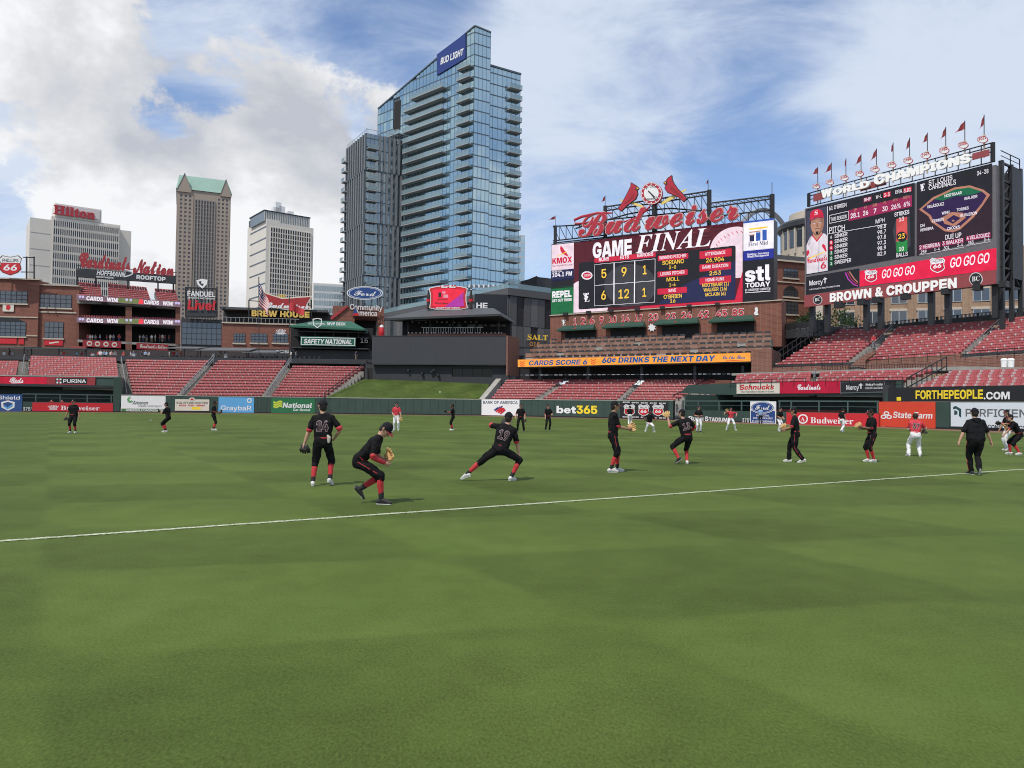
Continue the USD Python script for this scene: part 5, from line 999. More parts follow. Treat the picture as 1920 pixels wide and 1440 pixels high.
# steel behind, below and above
Sb = S2.shift(-1.3); ft = thing('board_truss', 'dark steel tower frame at the side of the tall scoreboard', 'truss', S2.at(*z6(1800, 1200))); D = 6.5
ua = S2.uv(*z6(1732, 1200))[0]; vt, vb_ = S2.uv(*z6(1728, 370))[1], S2.uv(*z6(1728, 1226))[1]; vg = S2.uv(*z6(1740, 1440))[1] - 2
part(ft, 'back_panel', MB().pbox(S2, ua - 2.4, vb_, ua - .1, vt, -D, -D + .2), M['steel']); part(ft, 'side_panel', MB().pbox(S2, ua + .2, vb_ + 1, ua + .3, vt - .2, -D, -3.6), M['steel'])
for d in (-1.3, -3.9, -D): part(ft, 'post', MB().pbox(S2, ua - .2, vg, ua + .25, vt + .2, d - .25, d + .2), M['steel'])
n = 7
for i in range(n + 1):
    v = vb_ + (vt - vb_) * i / n; part(ft, 'beam', MB().bar(S2.pt(ua, v, -1.1), S2.pt(ua, v, -D), .22), M['steel'])
    if i < n: v2 = vb_ + (vt - vb_) * (i + 1) / n; part(ft, 'brace', MB().bar(S2.pt(ua, v, -1.3), S2.pt(ua, v2, -3.9), .14), M['steel']); part(ft, 'brace', MB().bar(S2.pt(ua, v2, -3.9), S2.pt(ua, v, -D), .14), M['steel'])
part(ft, 'roof_rail', MB().bar(S2.pt(ua, vt + 1.4, -1.3), S2.pt(ua, vt + 1.4, -D), .08).bar(S2.pt(ua, vt + .8, -1.3), S2.pt(ua, vt + .8, -D), .06).bar(S2.pt(ua, vt, -D), S2.pt(ua, vt + 1.4, -D), .08).bar(S2.pt(ua, vt, -3.9), S2.pt(ua, vt + 1.4, -3.9), .08), M['steel'])
ct = thing('board_columns', 'row of dark steel columns carrying the tall scoreboard above the seats', 'columns', S2.at(*z6(800, 1440)))
for x, y in ((430, 1500), (535, 1500), (805, 1490), (905, 1480), (1255, 1450), (1370, 1440), (1700, 1400)):
    u = S2.uv(*z6(x, 1300))[0]; v0 = S2.uv(*z6(x, y + 60))[1]; v1 = S2.uv(*z6(x, 1390 - (x - 405) * .125))[1]; part(ct, 'column', MB().pbox(S2, u - .32, v0, u + .32, v1 + .3, -1.2, -.6), M['steel'])
for x in (640, 800, 905, 1100, 1380, 1600, 1780): y = 1405 - (x - 405) * .125; part(ct, 'floodlight', MB().prect(S2, *z6(x - 26, y - 22), *z6(x + 26, y + 14), -.5, .4), M['black'])
tt = thing('lettered_frame', 'thin black frame with white capitals on top of the tall scoreboard', 'sign', S2.at(*z6(1060, 500))); Bt = Board(tt, S2, z6); Sf = S2.shift(-.8)
zf = lambda x, y: Sf.at(*z6(x, y))
for a, b_ in (((430, 600), (1706, 248)), ((430, 645), (1706, 310)), ((430, 690), (1720, 378)), ((430, 620), (1706, 275))): part(tt, 'chord', MB().bar(zf(*a), zf(*b_), .12), M['steel'])
for i in range(17): x = 430 + i * 79.6; part(tt, 'strut', MB().bar(zf(x, 600 - (x - 430) * .276), zf(x, 692 - (x - 430) * .243), .36 if i in (0, 16) else .09), M['steel'])
for x0, x1, o in ((455, 530, 0), (1556, 1674, 0), (780, 960, 14)): y = lambda x: 632 - (x - 455) * .262 + o; Bt.poly('brown_panel', [(x0, y(x0) - 22), (x1, y(x1) - 22), (x1, y(x1) + 24), (x0, y(x0) + 24)], mat('board_brick_red', (.26, .055, .06), .5, vary=.08), -.3, None, .1)
bl = lambda x: 638 - (x - 530) * .25
for tx, x0, x1, c in (('W', 528, 602, 56), ('ORLD', 608, 862, 45), ('C', 892, 968, 66), ('HAMPIONS', 974, 1562, 56)): Bt.words(tx, x0, bl(x0), x1, c, mat('letter_white', (.86, .86, .85), .5, vary=.03), wt=900, d=.1, thick=.35, fat=.02)
years = ['1926', '1931', '1934', '1942', '1944', '1946', '1964', '1967', '1982', '2006', '2011']
over = ['the first brown panel', 'the letter W', 'the letter R', 'the letter D', 'the letter C', 'the letter H', 'the letter M', 'the letter I', 'the letter O', 'the last letter S', 'the last brown panel']
ov = [(488, 555), (583, 527), (683, 497), (788, 467), (895, 437), (1010, 407), (1124, 377), (1247, 342), (1374, 307), (1506, 270), (1640, 232)]; tops = [417, 388, 358, 328, 290, 250, 215, 180, 140, 97, 57]
tips = [(454, 482), (536, 480), (690, 432), (748, 428), (854, 400), (1004, 338), (1102, 332), (1218, 272), (1342, 250), (1434, 205), (1612, 188)]; pole = mat('pale_pole', (.55, .45, .33), .5)
for i, ((x, y), yt) in enumerate(zip(ov, tops)):
    f = pennant(f'red pennant over the white oval reading {years[i]} above {over[i]}', Sf, z6, x + 4, yt, y - 14, tips[i], (y - yt) * .4, 'pennants on the tall scoreboard', .1); Bf = Board(f, Sf, z6); k = 1 + i * .04
    part(f, 'stem', MB().bar(zf(x + 4, y - 14), zf(x + 4, y + 120), .14), pole); ppoly(f, 'oval_plate', Sf, Bf.circle(x, y, 27 * k, 17 * k), redf, .2, .1); ppoly(f, 'oval_face', Sf, Bf.circle(x, y, 24 * k, 14 * k), W_['white'], .31); Bf.words(years[i], x - 19 * k, y + 7, x + 19 * k, 14 * k, redf, d=.33, wt=800)
    part(f, 'finial', MB().poly(Sf, Bf.shape([(x - 10, y - 17 * k), (x + 18, y - 17 * k - 6), (x + 14, y - 26 * k), (x - 6, y - 24 * k)]), .0, .1), pole)

# ------------------------------------------------------------------ the city behind
def plane_dir(px, Y, deg, py=700):
    """upright plane through the point seen at px at depth Y, running along the bearing deg (0 = straight away, 90 = to the right)"""
    a = W(px, py, Y); a[2] = 0; return Plane(a, a + np.array([math.sin(math.radians(deg)), math.cos(math.radians(deg)), 0]))


def flip(P):
    """faces the camera"""
    if (EYE - P.o) @ P.n < 0: P.n = -P.n
    return P


def U(P, px): return P.uv(px, 640)[0]
def V(P, px, py): return P.uv(px, py)[1]


def grid(t, P, u0, v0, u1, v1, nc, nr, pane, pier, pw=.25, sh=.3, proud=.25, name='window', pier_name='pier', band_name='floor_band', single=0, vis=True, tilt=.0):
    """panes behind proud piers and floor bands; the first `single` panes are parts of their own"""
    cw, rh = (u1 - u0) / nc, (v1 - v0) / nr; rest = MB(); k = 0
    for j in reversed(range(nr)):
        for i in range(nc):
            m = MB() if k < single else rest; k += 1
            e = rng.uniform(-tilt, tilt) if tilt else 0
            m.obox(P.pt(u0 + (i + .5) * cw, v0 + (j + .5) * rh, .02), P.u * cw * (.5 - .5 * pw) + P.n * e, P.v * rh * (.5 - .5 * sh * .9) + P.n * (e * .6), P.n * .03)
            if m is not rest: part(t, name, m, pane)
    part(t, name, rest, pane, kind='stuff')
    a, b = MB(), MB()
    for i in range(nc + 1): a.pbox(P, u0 + i * cw - pw * cw * .5, v0, u0 + i * cw + pw * cw * .5, v1, -.05, proud)
    for j in range(nr + 1): b.pbox(P, u0 - .02, v0 + j * rh - sh * rh * .5, u1 + .02, v0 + j * rh + sh * rh * .5, -.05, proud * .6)
    part(t, pier_name, a, pier, kind='stuff'); part(t, band_name, b, pier, kind='stuff')


def block(t, P, u0, u1, v0, v1, deep, m, name='wall'): return part(t, name, MB().pbox(P, u0, v0, u1, v1, -deep, -.06), m)


cream = mat('pale_precast', (.60, .57, .52), .8, vary=.08, scale=.06); greyglass = glass('grey_hotel_glass', (.10, .115, .13), .5, .1, .45)
# white hotel with its red name on the roof box
P = flip(plane_dir(48, 325, 53.6)); t = thing('hotel_tower', 'white hotel tower with red lettering on its roof box', 'building', P.o)
u1, u2, u3 = U(P, 90), U(P, 220), U(P, 242); vt = V(P, 90, 404)
block(t, P, 0, u1, 0, V(P, 48, 406), 24, cream); block(t, P, u1, u2, 0, vt, 30, cream); block(t, P.shift(-5), u2 - 2, U(P.shift(-5), 241), 0, V(P, 220, 426), 20, cream)
grid(t, P, u1 + .8, 2, u2 - .6, V(P, 90, 409), 32, 22, greyglass, cream, .34, .3, .5)
part(t, 'roof_box', MB().pbox(P, U(P, 96), vt, U(P, 184), V(P, 96, 380), -14, .3), cream); part(t, 'sign_face', MB().pbox(P, U(P, 97), vt + 1.2, U(P, 180.5), V(P, 97, 382), .3, .5), mat('sign_pink_white', (.60, .56, .56), .6)); t.d = .5
words(t, P, 'Hilton', 99.5, 401, 178, 17, mat('hotel_red', (.40, .03, .045), .5), 'serif', d=.6, thick=.4, fat=.035)
for i in range(11): part(t, 'panel_joint', MB().pbox(P, .3, 3 + i * 7.2, u1 - .3, 3.12 + i * 7.2, -.05, .03), mat('joint_grey', (.3, .3, .3), .8))
# tall brown tower with pale green gabled roof
Q = flip(plane_dir(324, 470, 66)); t = thing('gabled_tower', 'tall brown stone tower with pale green copper roof and pointed gables', 'building', Q.o)
stone = mat('brown_granite', (.30, .25, .21), .7, vary=.06, scale=.05); copper = mat('green_copper', (.21, .33, .285), .7, vary=.12, scale=.08); bglass = glass('brown_tower_glass', (.085, .09, .105), .45, .12, .4)
ue = U(Q, 427); ve = V(Q, 324, 352); Ql = flip(plane_dir(324, 470, -30)); 
dl = abs(U(Ql, 312)); block(t, Q, 0, ue, 0, ve, 44, stone)
grid(t, Q, 1.2, 4, ue * .28, ve - 3, 3, 50, bglass, stone, .5, .5, .2); grid(t, Q, ue * .74, 4, ue - 1, ve - 3, 3, 50, bglass, stone, .5, .5, .2); grid(t, Q, ue * .33, 4, ue * .70, ve - 6, 7, 50, bglass, mat('grey_granite', (.22, .20, .185), .7, vary=.06), .45, .22, .7)
Qs = Plane(Q.pt(-.04, 0, -40), Q.pt(-.04, 0, 0)); flip(Qs); grid(t, Qs, 2, 4, 38, ve - 3, 5, 50, bglass, stone, .45, .5, .2)
r = MB(); zr = V(Q, 343, 322) - ve; g0 = Q.pt(0, ve, .6); A = [Q.pt(-.6, ve, .6), Q.pt(ue + .6, ve, .6), Q.pt(ue + .6, ve, -44), Q.pt(-.6, ve, -44), Q.pt(ue * .03, ve + zr, -8), Q.pt(ue * .93, ve + zr, -8), Q.pt(ue * .03, ve + zr, -36), Q.pt(ue * .93, ve + zr, -36)]
r.add(A, [(0, 1, 5), (0, 5, 4), (1, 2, 7), (1, 7, 5), (2, 3, 6), (2, 6, 7), (3, 0, 4), (3, 4, 6), (4, 5, 7), (4, 7, 6)]); part(t, 'roof', r, copper)
for a0, a1, hh in ((.0, .26, .9), (.80, 1.0, .84)):
    ua, ub = ue * a0, ue * a1; tri = sg.Polygon([(ua, ve - 2), (ub, ve - 2), (ub, ve), ((ua + ub) / 2, ve + zr * hh), (ua, ve)]); part(t, 'gable', MB().poly(Q, tri, -2, .9), stone)
    m = MB(); p = [Q.pt(ua, ve, 1.2), Q.pt((ua + ub) / 2, ve + zr * hh + .5, 1.2), Q.pt(ub, ve, 1.2), Q.pt(ua, ve, -14), Q.pt((ua + ub) / 2, ve + zr * hh + .5, -8), Q.pt(ub, ve, -14)]; m.add(p + [x - UP * .6 for x in p], [(0, 1, 4), (0, 4, 3), (1, 2, 5), (1, 5, 4), (6, 10, 7), (6, 9, 10), (7, 11, 8), (7, 10, 11), (0, 7, 1), (0, 6, 7), (1, 8, 2), (1, 7, 8)]); part(t, 'gable_roof', m, copper)
block(t, Q, ue * .08, ue * .9, V(Q, 330, 450) * .0, V(Q, 330, 452), -3.2 + 4, stone, 'lower_bay')
# office tower with glass crown
P = flip(plane_dir(494, 410, 52)); t = thing('office_tower', 'pale office tower with dark window grid and a glass crown', 'building', P.o); u2 = U(P, 584); vt = V(P, 494, 413); block(t, P, 0, u2, 0, vt, 30, cream)
grid(t, P, 2.2, 2, u2 - 1.6, vt - 3, 17, 34, glass('dark_office_glass', (.055, .062, .072), .45, .1, .5), cream, .26, .2, .5)
Pl = flip(plane_dir(494, 410, -38)); ul = U(Pl, 460); a, b = min(0, ul), max(0, ul); part(t, 'side_wall', MB().pbox(Pl, a, 0, b, V(Pl, 494, 413), -8, .04), cream)
for i in range(15): part(t, 'slot_window', MB().pbox(Pl, a + .1, 10 + i * 6.3, b - 5, 10.9 + i * 6.3, .03, .06), greyglass)
part(t, 'crown', MB().pbox(P, -1, vt + .1, u2 - 2, vt + 5.6, -24, -1), glass('crown_glass', (.30, .34, .35), .6, .12, .35)); part(t, 'crown', MB().pbox(Pl, a + 1, vt + .1, b, vt + 5.6, -10, -.6), glass('crown_glass', (.30, .34, .35), .6, .12, .35)); part(t, 'roof_edge', MB().pbox(P, -1.3, vt + 5.65, u2 - 1.6, vt + 6.2, -25, -.6), M['dark'])
for x, h in ((520, 5), (524, 8), (531, 6), (548, 4)): part(t, 'roof_equipment', MB().pbox(P, U(P, x), vt + 6.25, U(P, x) + 3.4, vt + 6.25 + h, -14, -10), W_['white'])
for i in range(26): u = -1 + (u2 - 1) * i / 26; part(t, 'crown_mullion', MB().pbox(P, u, vt + .1, u + .22, vt + 5.6, -1, -.8), cream)
# low pale glass office between the towers
P = flip(plane_dir(584, 420, 75)); t = thing('glass_office', 'low pale glass office block between the pale tower and the blue glass tower', 'building', P.o); u2 = U(P, 662); vt = V(P, 584, 530); block(t, P, 0, u2, 0, vt, 30, cream)
grid(t, P, .5, 2, u2, vt - 1, 16, 16, glass('pale_office_glass', (.30, .38, .42), .6, .1, .2), mat('pale_frame', (.46, .49, .5), .6), .12, .3, .15)

# ------------------------------------------------------------------ the blue glass tower
tg = glass('tower_glass', (.42, .60, .67), .92, .05, .22, .03, .25); tg2 = glass('tower_glass_pale', (.50, .66, .72), .92, .06, .18, .03, .25); tdk = glass('wing_glass', (.38, .46, .50), .85, .06, .4, .03, .3)
frm = mat('tower_frame', (.10, .13, .155), .4, .4); slabm = mat('balcony_slab', (.30, .315, .325), .7); railg = mat('balcony_rail', (.36, .39, .41), .35, .3); fin = mat('grey_fin', (.20, .215, .23), .5, .3)
C = W(882, 700, 200); C[2] = 0
PA = flip(Plane(C, C + np.array([-math.sin(math.radians(48)), math.cos(math.radians(48)), 0])))      # u runs away along the face on its shady side
PB = flip(Plane(C, C + np.array([math.sin(math.radians(58)), math.cos(math.radians(58)), 0])))
t = thing('glass_tower', 'tall blue glass apartment tower with a slanted top and rows of balconies', 'building', C); t.d = .3
LA, uB, LB = U(PA, 702), U(PB, 913), U(PB, 970); FH = 3.05; zt = V(PB, 882, 46); zA = V(PA, 702, 207); zB = V(PB, 940, 126)
core = MB(); q = [PA.pt(0, 0, -.1), PA.pt(LA, 0, -.1), PA.pt(LA, 0, -16), PB.pt(uB, 0, -16), PB.pt(uB, 0, -.1)]; zz = [zt - .2, zA - .2, zA - .2, zt - .6, zt - .6]
core.add([[p[0], p[1], 0] for p in q] + [[p[0], p[1], z] for p, z in zip(q, zz)], [(0, 5, 6), (0, 6, 1), (1, 6, 7), (1, 7, 2), (2, 7, 8), (2, 8, 3), (3, 8, 9), (3, 9, 4), (4, 9, 5), (4, 5, 0), (5, 7, 6), (5, 8, 7), (5, 9, 8), (0, 1, 2), (0, 2, 3), (0, 3, 4)]); part(t, 'core', core, frm)
def top_at(u): return zt + (zA - zt) * u / LA
def curtain(t, P, u0, u1, topf, nc, z0, pane, name='pane', single=0, skip=None, fh=FH):
    rest = MB(); k = 0; cw = (u1 - u0) / nc; nf = int((max(topf(u0), topf(u1)) - z0) / fh) + 1; fr_ = MB(); bd = MB()
    for j in reversed(range(nf)):
        for i in range(nc):
            a, b = u0 + i * cw + .05, u0 + (i + 1) * cw - .05; v0, v1 = z0 + j * fh + .28, min(z0 + (j + 1) * fh - .05, min(topf(a), topf(b)) - .15)
            if v1 - v0 < .4 or (skip and skip((a + b) / 2, (v0 + v1) / 2)): continue
            e, g = rng.uniform(-.008, .008), rng.uniform(-.008, .008); m = MB() if k < single and (i + j) % 1 == 0 else rest; k += 1
            m.obox(P.pt((a + b) / 2, (v0 + v1) / 2, .04), P.u * (b - a) / 2 + P.n * e, P.v * (v1 - v0) / 2 + P.n * g, P.n * .03)
            if m is not rest: part(t, name, m, pane)
        v = z0 + j * fh
        ua = [u for u in (u0, u1)]; um = u1
        if topf(u1) < v + .3: um = u0 + (u1 - u0) * max(0, min(1, (topf(u0) - v - .3) / max(1e-6, topf(u0) - topf(u1))))
        if abs(um - u0) > .5: bd.pbox(P, min(u0, um), v - .04, max(u0, um), v + .22, 0, .10)
    for i in range(nc + 1): u = u0 + i * cw; fr_.pbox(P, u - .035, z0, u + .035, topf(u) - .1, 0, .11)
    part(t, name, rest, pane, kind='stuff'); part(t, 'mullion', fr_, frm, kind='stuff'); part(t, 'floor_band', bd, frm, kind='stuff')
sgn = sbox(0, 0, 0, 0)
su0, su1 = U(PA, 874), U(PA, 821); notch = (U(PA, 745), U(PA, 733)); nv = (V(PA, 740, 247), V(PA, 740, 192))
curtain(t, PA, 0, LA, top_at, 28, 8, tg, single=170, skip=lambda u, v: (notch[0] < u < notch[1] and nv[0] < v < nv[1]))
curtain(t, PB, 0, uB, lambda u: zt - .4 * u / uB, 4, 8, tg2, single=110)
part(t, 'recess', MB().pbox(PA, notch[0], nv[0], notch[1], nv[1], .02, .12), M['void'])
wing = MB().pbox(PB, uB + .1, 0, LB, zB - .2, -14, -1.3); part(t, 'wing_core', wing, frm); PBw = PB.shift(-1.2)
curtain(t, PBw, uB + .15, U(PBw, 970) , lambda u: zB, 7, 8, tg2, single=0); part(t, 'parapet', MB().pbox(PBw, uB + .1, zB, U(PBw, 970) + .2, zB + .5, -12, .25), frm)
part(t, 'coping', MB().bar(PA.pt(0, zt, 0), PA.pt(LA, zA, 0), .5, .4), frm); part(t, 'coping', MB().bar(PB.pt(0, zt, 0), PB.pt(uB, zt - .4, 0), .5, .4), frm)
sp = [PA.uv(874.5, 63), PA.uv(821, 103), PA.uv(821, 142), PA.uv(874.5, 110)]; part(t, 'name_board', MB().poly(PA, sg.Polygon(sp), .12, .4), mat('blue_name_board', (.018, .04, .19), .45, vary=.05))
Lt = Plane(PA.pt(60, 0, .42), PA.pt(0, 0, .42)); flip(Lt)
part(t, 'lettering', letters(Lt, 'BUD LIGHT', 826, 121.5, 869, 12, 'sans', 800, .12, .03, 0, 0, 0, None, 0), W_['white'])
def balcony(t, P, u0, u1, z, out=1.5):
    b = part(t, 'balcony', MB().pbox(P, u0, z - .1, u1, z + .16, .12, out), slabm); r = MB(); n = max(2, int((u1 - u0) / 1.6))
    r.pbox(P, u0, z + 1.18, u1, z + 1.25, out - .08, out)
    for k in range(n + 1): u = u0 + (u1 - u0 - .06) * k / n; r.pbox(P, u, z + .17, u + .06, z + 1.17, out - .07, out - .01)
    for u in (u0, u1 - .06): r.pbox(P, u, z + 1.18, u + .06, z + 1.25, .15, out - .09)
    part(b, 'railing', r, railg); part(b, 'rail_glass', MB().pbox(P, u0 + .07, z + .25, u1 - .07, z + 1.12, out - .05, out - .03), railglass); return b
railglass = usdkit.material(stage, '/World/Looks/rail_glass', {'a': ('transparent_bsdf', {'color': (.8, .86, .88)}), 'b': ('principled_bsdf', {'base_color': (.26, .37, .41), 'roughness': .08}), 'm': ('mix_closure', {'fac': .5})}, [('a.BSDF', 'm.closure1'), ('b.BSDF', 'm.closure2')], surface='m.closure')
lb0, lb1 = U(PA, 831), U(PA, 757); cb0, cb1 = .5, U(PA, 856)
nfl = int((V(PA, 800, 178) - 8) / FH)
for j in range(7, nfl + 1): balcony(t, PA, lb0 if j > nfl - 2 else lb0 - 0, lb1 - (3 if j == nfl else 0), 8 + j * FH, 1.7)
for j in range(7, 29): balcony(t, PA, cb0, cb1, 8 + j * FH, 1.5)
w0, w1 = U(PBw, 946), U(PBw, 969)
for j in range(7, 28): balcony(t, PBw, w0, w1, 8 + j * FH, 1.5)
for j in (24, 25): balcony(t, PA, notch[0] - 1.4, notch[1] + .6, 8 + (j - 1) * FH + .3, 2.0)
podium = MB().pbox(PB, -3, 24, 20, 25.4, -20, 2.5); part(t, 'podium_edge', podium, M['dark'])
# the lower grey wing, a thing of its own
G0 = PA.pt(U(PA, 751), 0); G1 = G0 - PB.u * 11.6; PC = flip(Plane(G1, G1 + np.array([-math.sin(math.radians(32)), math.cos(math.radians(32)), 0]))); PD = flip(Plane(G1, G1 + PB.u))
t2 = thing('grey_wing', 'lower dark grey apartment block joined to the blue glass tower', 'building', G1); LC, LD = U(PC, 643), 11.5; zC = V(PD, 681, 247)
core = MB().pbox(PD, .05, 0, LD, zC - .2, -LC + .2, -.1); part(t2, 'core', core, frm)
curtain(t2, PC, 0, LC, lambda u: zC, 12, 8, tdk); curtain(t2, PD, 0, LD, lambda u: zC, 9, 8, tdk)
for k, j in enumerate(range(0, 24, 5)):
    for P_, L_, nn in ((PC, LC, 8), (PD, LD, 4)):
        m = MB()
        for i in range(nn + 1):
            u = (L_ - .5) * ((i + (.45 if k % 2 else .1)) / (nn + .6)) + (3.6 if P_ is PD else 0) * (1 - i / nn); z0, z1 = 8 + j * FH, min(zC, 8 + (j + 5) * FH)
            if z1 > z0: part(t2, 'fin', MB().pbox(P_, u, z0 + .15, u + .62, z1 - .15, .12, .4), fin)
        part(t2, 'band', MB().pbox(P_, 0, 8 + j * FH - .14, L_, 8 + j * FH + .14, .12, .32), frm)
for j in range(6, 23): balcony(t2, PD, .2, 3.3, 8 + j * FH, 1.4); balcony(t2, PC, LC - 2.4, LC - .1, 8 + j * FH, 1.5)
for i in range(14): part(t2, 'crown_bar', MB().pbox(PD, i * .8, zC - .1, i * .8 + .06, zC + 1.1, -.3, -.24), railg)
part(t2, 'roof_rail', MB().bar(PC.pt(0, zC + 1.2, -.3), PC.pt(LC, zC + 1.2, -.3), .1).bar(PD.pt(0, zC + 1.2, -.3), PD.pt(LD, zC + 1.2, -.3), .1), railg)
for i in range(9): p = PC.pt(LC * i / 8, zC, -.3); part(t2, 'rail_post', MB().bar(p - UP * .2, p + UP * 1.2, .1), railg)
# small glass tower and red block beyond
P = flip(plane_dir(962, 330, 70)); t = thing('pale_glass_tower', 'narrow pale glass tower showing past the edge of the blue glass tower', 'building', P.o); u2 = U(P, 982); vt = V(P, 967, 441); block(t, P, -8, u2, 0, vt, 15, frm); grid(t, P, -8, 2, u2, vt, 7, 24, tg2, mat('pale_frame', (.46, .49, .5), .6), .08, .2, .1)
P = flip(plane_dir(975, 215, 60)); t = thing('red_block', 'red and charcoal building showing beside the wide scoreboard', 'building', P.o); part(t, 'wall', MB().pbox(P, U(P, 1006), 0, U(P, 1050), V(P, 1006, 519), -16, 0), M['dark'])
Pl = flip(plane_dir(1006, 222, -38)); a = U(Pl, 973); part(t, 'red_wall', MB().poly(Pl, sg.Polygon([(0, 0), (a, 0), (a, V(Pl, 973, 532)), (0, V(Pl, 1006, 518))]), .05, .4), mat('red_cladding', (.36, .035, .045), .5))

# ------------------------------------------------------------------ charcoal building with fins behind the roof bar
C2 = W(953, 700, 165); C2[2] = 0
PE = flip(Plane(C2, C2 + np.array([-math.sin(math.radians(36)), math.cos(math.radians(36)), 0]))); PF = flip(Plane(C2, C2 + np.array([math.sin(math.radians(53)), math.cos(math.radians(53)), 0])))
t = thing('charcoal_building', 'charcoal panelled building behind the roof bar and curved LED sign', 'building', C2); zE = V(PF, 953, 541); LE, LF = U(PE, 705), U(PF, 1045)
part(t, 'core', MB().add([[*PE.pt(0, 0, -.05)[:2], 0], [*PE.pt(LE, 0, -.05)[:2], 0], [*(PE.pt(LE, 0) + PF.u * LF)[:2], 0], [*PF.pt(LF, 0, -.05)[:2], 0], [*PE.pt(0, 0, -.05)[:2], zE], [*PE.pt(LE, 0, -.05)[:2], zE], [*(PE.pt(LE, 0) + PF.u * LF)[:2], zE], [*PF.pt(LF, 0, -.05)[:2], zE]], [(0, 1, 5, 4), (1, 2, 6, 5), (2, 3, 7, 6), (3, 0, 4, 7), (4, 5, 6, 7)]), mat('charcoal_core', (.03, .032, .036), .7))
pan = [mat('charcoal_panel', (.085, .086, .09), .6, vary=.08), mat('charcoal_panel_pale', (.115, .116, .12), .6, vary=.08), mat('charcoal_window', (.03, .034, .04), .15)]
for P_, L_ in ((PE, LE), (PF, LF)):
    n = int(L_ / 1.9)
    for j in range(3):
        v0, v1 = zE - 1.6 - 6.6 * (j + 1) + .1, zE - 1.6 - 6.6 * j
        for i in range(n):
            k = (i + j * 2) % 4; part(t, 'window' if k == 1 else 'panel', MB().pbox(P_, L_ * i / n + .05, v0, L_ * (i + 1) / n - .05, v1, 0, .06 if k == 1 else rng.uniform(.2, .26)), pan[2] if k == 1 else pan[(i * 3 + j) % 2])
    part(t, 'cornice', MB().pbox(P_, -.4, zE - 1.5, L_, zE + .1, 0, .6), pan[0]); part(t, 'glass_parapet', MB().pbox(P_, 0, zE + .15, L_, zE + 1.3, .2, .24), railglass)
Phe = flip(plane_dir(885, 158, 84)); part(t, 'dark_screen', MB().prect(Phe, 890, 551, 951, 604, -.3, .1), mat('screen_off', (.016, .017, .024), .35)); part(t, 'lettering', letters(Phe, 'HE', 893, 578, 914, 10.5, 'sans', 800, 0, .12), W_['white'])
for i in range(24): part(t, 'roof_chair', MB().prect(PE.shift(-2), 880 + i * 3, 534 + (i % 3), 882 + i * 3, 539, -.2, 0), W_['white'] if i % 3 == 0 else W_['grey'])

# ------------------------------------------------------------------ brick buildings of the ballpark street
zz1 = lambda x, y: (x / 4.0, 360 + y / 4.0)
zz2 = lambda x, y: (440 + x / 3.0, 360 + y / 3.0)
blackframe = mat('black_frame', (.02, .022, .025), .45)
def win(t, P, z, x0, y0, x1, y1, nc, nr, arch=0, banner=None):
    """a window set into the wall: frame, then each pane its own sub-part"""
    a, b = P.uv(*z(x0, y0)), P.uv(*z(x1, y1)); u0, u1 = min(a[0], b[0]), max(a[0], b[0]); v0, v1 = min(a[1], b[1]), max(a[1], b[1])
    f = part(t, 'window', MB().pbox(P, u0, v0, u1, v1, .0, .05) if not arch else MB().poly(P, sg.Polygon([(u0, v0), (u1, v0)] + [(u1 - (u1 - u0) * k / 10, v1 - arch + arch * math.sin(math.pi * k / 10)) for k in range(11)]), 0, .05), blackframe)
    for i in range(nc):
        for j in range(nr):
            w, h = (u1 - u0) / nc, (v1 - arch - v0) / nr; part(f, 'pane', MB().pbox(P, u0 + i * w + .07, v0 + j * h + .07, u0 + (i + 1) * w - .07, v0 + (j + 1) * h - .07, .051, .06 + rng.uniform(0, .006)), M['winglass'])
    part(f, 'sill', MB().pbox(P, u0 - .2, v0 - .3, u1 + .2, v0 - .003, 0, .22), M['stone'])
P = flip(plane_dir(-30, 158, 82)); t = thing('brick_hall', 'red brick hall with large windows under the round-cornered 66 sign', 'building', P.o); Bh = Board(t, P, zz1)
block(t, P, -8, U(P, 70), 0, V(P, 30, 524), 20, M['brick']); part(t, 'cornice', MB().pbox(P, -8, V(P, 30, 524), U(P, 70) + .2, V(P, 30, 521.5), -1, .3), M['stone'])
win(t, P, zz1, -160, 735, 205, 838, 9, 3); win(t, P, zz1, -150, 925, 193, 1085, 9, 4, 1.2); Bh.rect('red_banner', -100, 1092, 126, 1140, W_['red'], .1); Bh.rect('red_banner', 142, 1095, 180, 1142, W_['red'], .1)
Bh.rect('emblem_plate', 24, 832, 106, 898, W_['cream'], .15); bird(Bh, W_['red'], [(50, 850), (74, 845), (84, 866), (70, 888), (48, 880)], .17)
part(t, 'stone_band', MB().pbox(P, -8, V(P, 30, 360 + 942 / 4.), U(P, 70), V(P, 30, 360 + 934 / 4.), -.05, .1), M['stone']); part(t, 'stone_band', MB().pbox(P, U(P, 49), V(P, 60, 630.5), U(P, 70), V(P, 60, 628.6), -.05, .1), M['stone'])
P2_ = flip(plane_dir(70, 160, 80)); t = thing('brick_annex', 'lower red brick annex between the brick hall and the grandstand balconies', 'building', P2_.o); block(t, P2_, 0.1, U(P2_, 146), 0, V(P2_, 80, 535), 18, M['brick']); part(t, 'cornice', MB().pbox(P2_, .1, V(P2_, 80, 535), U(P2_, 146), V(P2_, 80, 533), -1, .3), M['stone'])
win(t, P2_, zz1, 292, 766, 536, 872, 6, 3); win(t, P2_, zz1, 335, 972, 474, 1098, 4, 3); Ba = Board(t, P2_, zz1); Ba.rect('red_banner', 333, 1104, 472, 1152, W_['red'], .1); bird(Ba, W_['cream'], [(370, 1130), (440, 1120), (444, 1128), (372, 1140)], .12); part(t, 'stone_band', MB().pbox(P2_, .1, V(P2_, 80, 586), U(P2_, 146), V(P2_, 80, 583.5), -.05, .1), M['stone'])
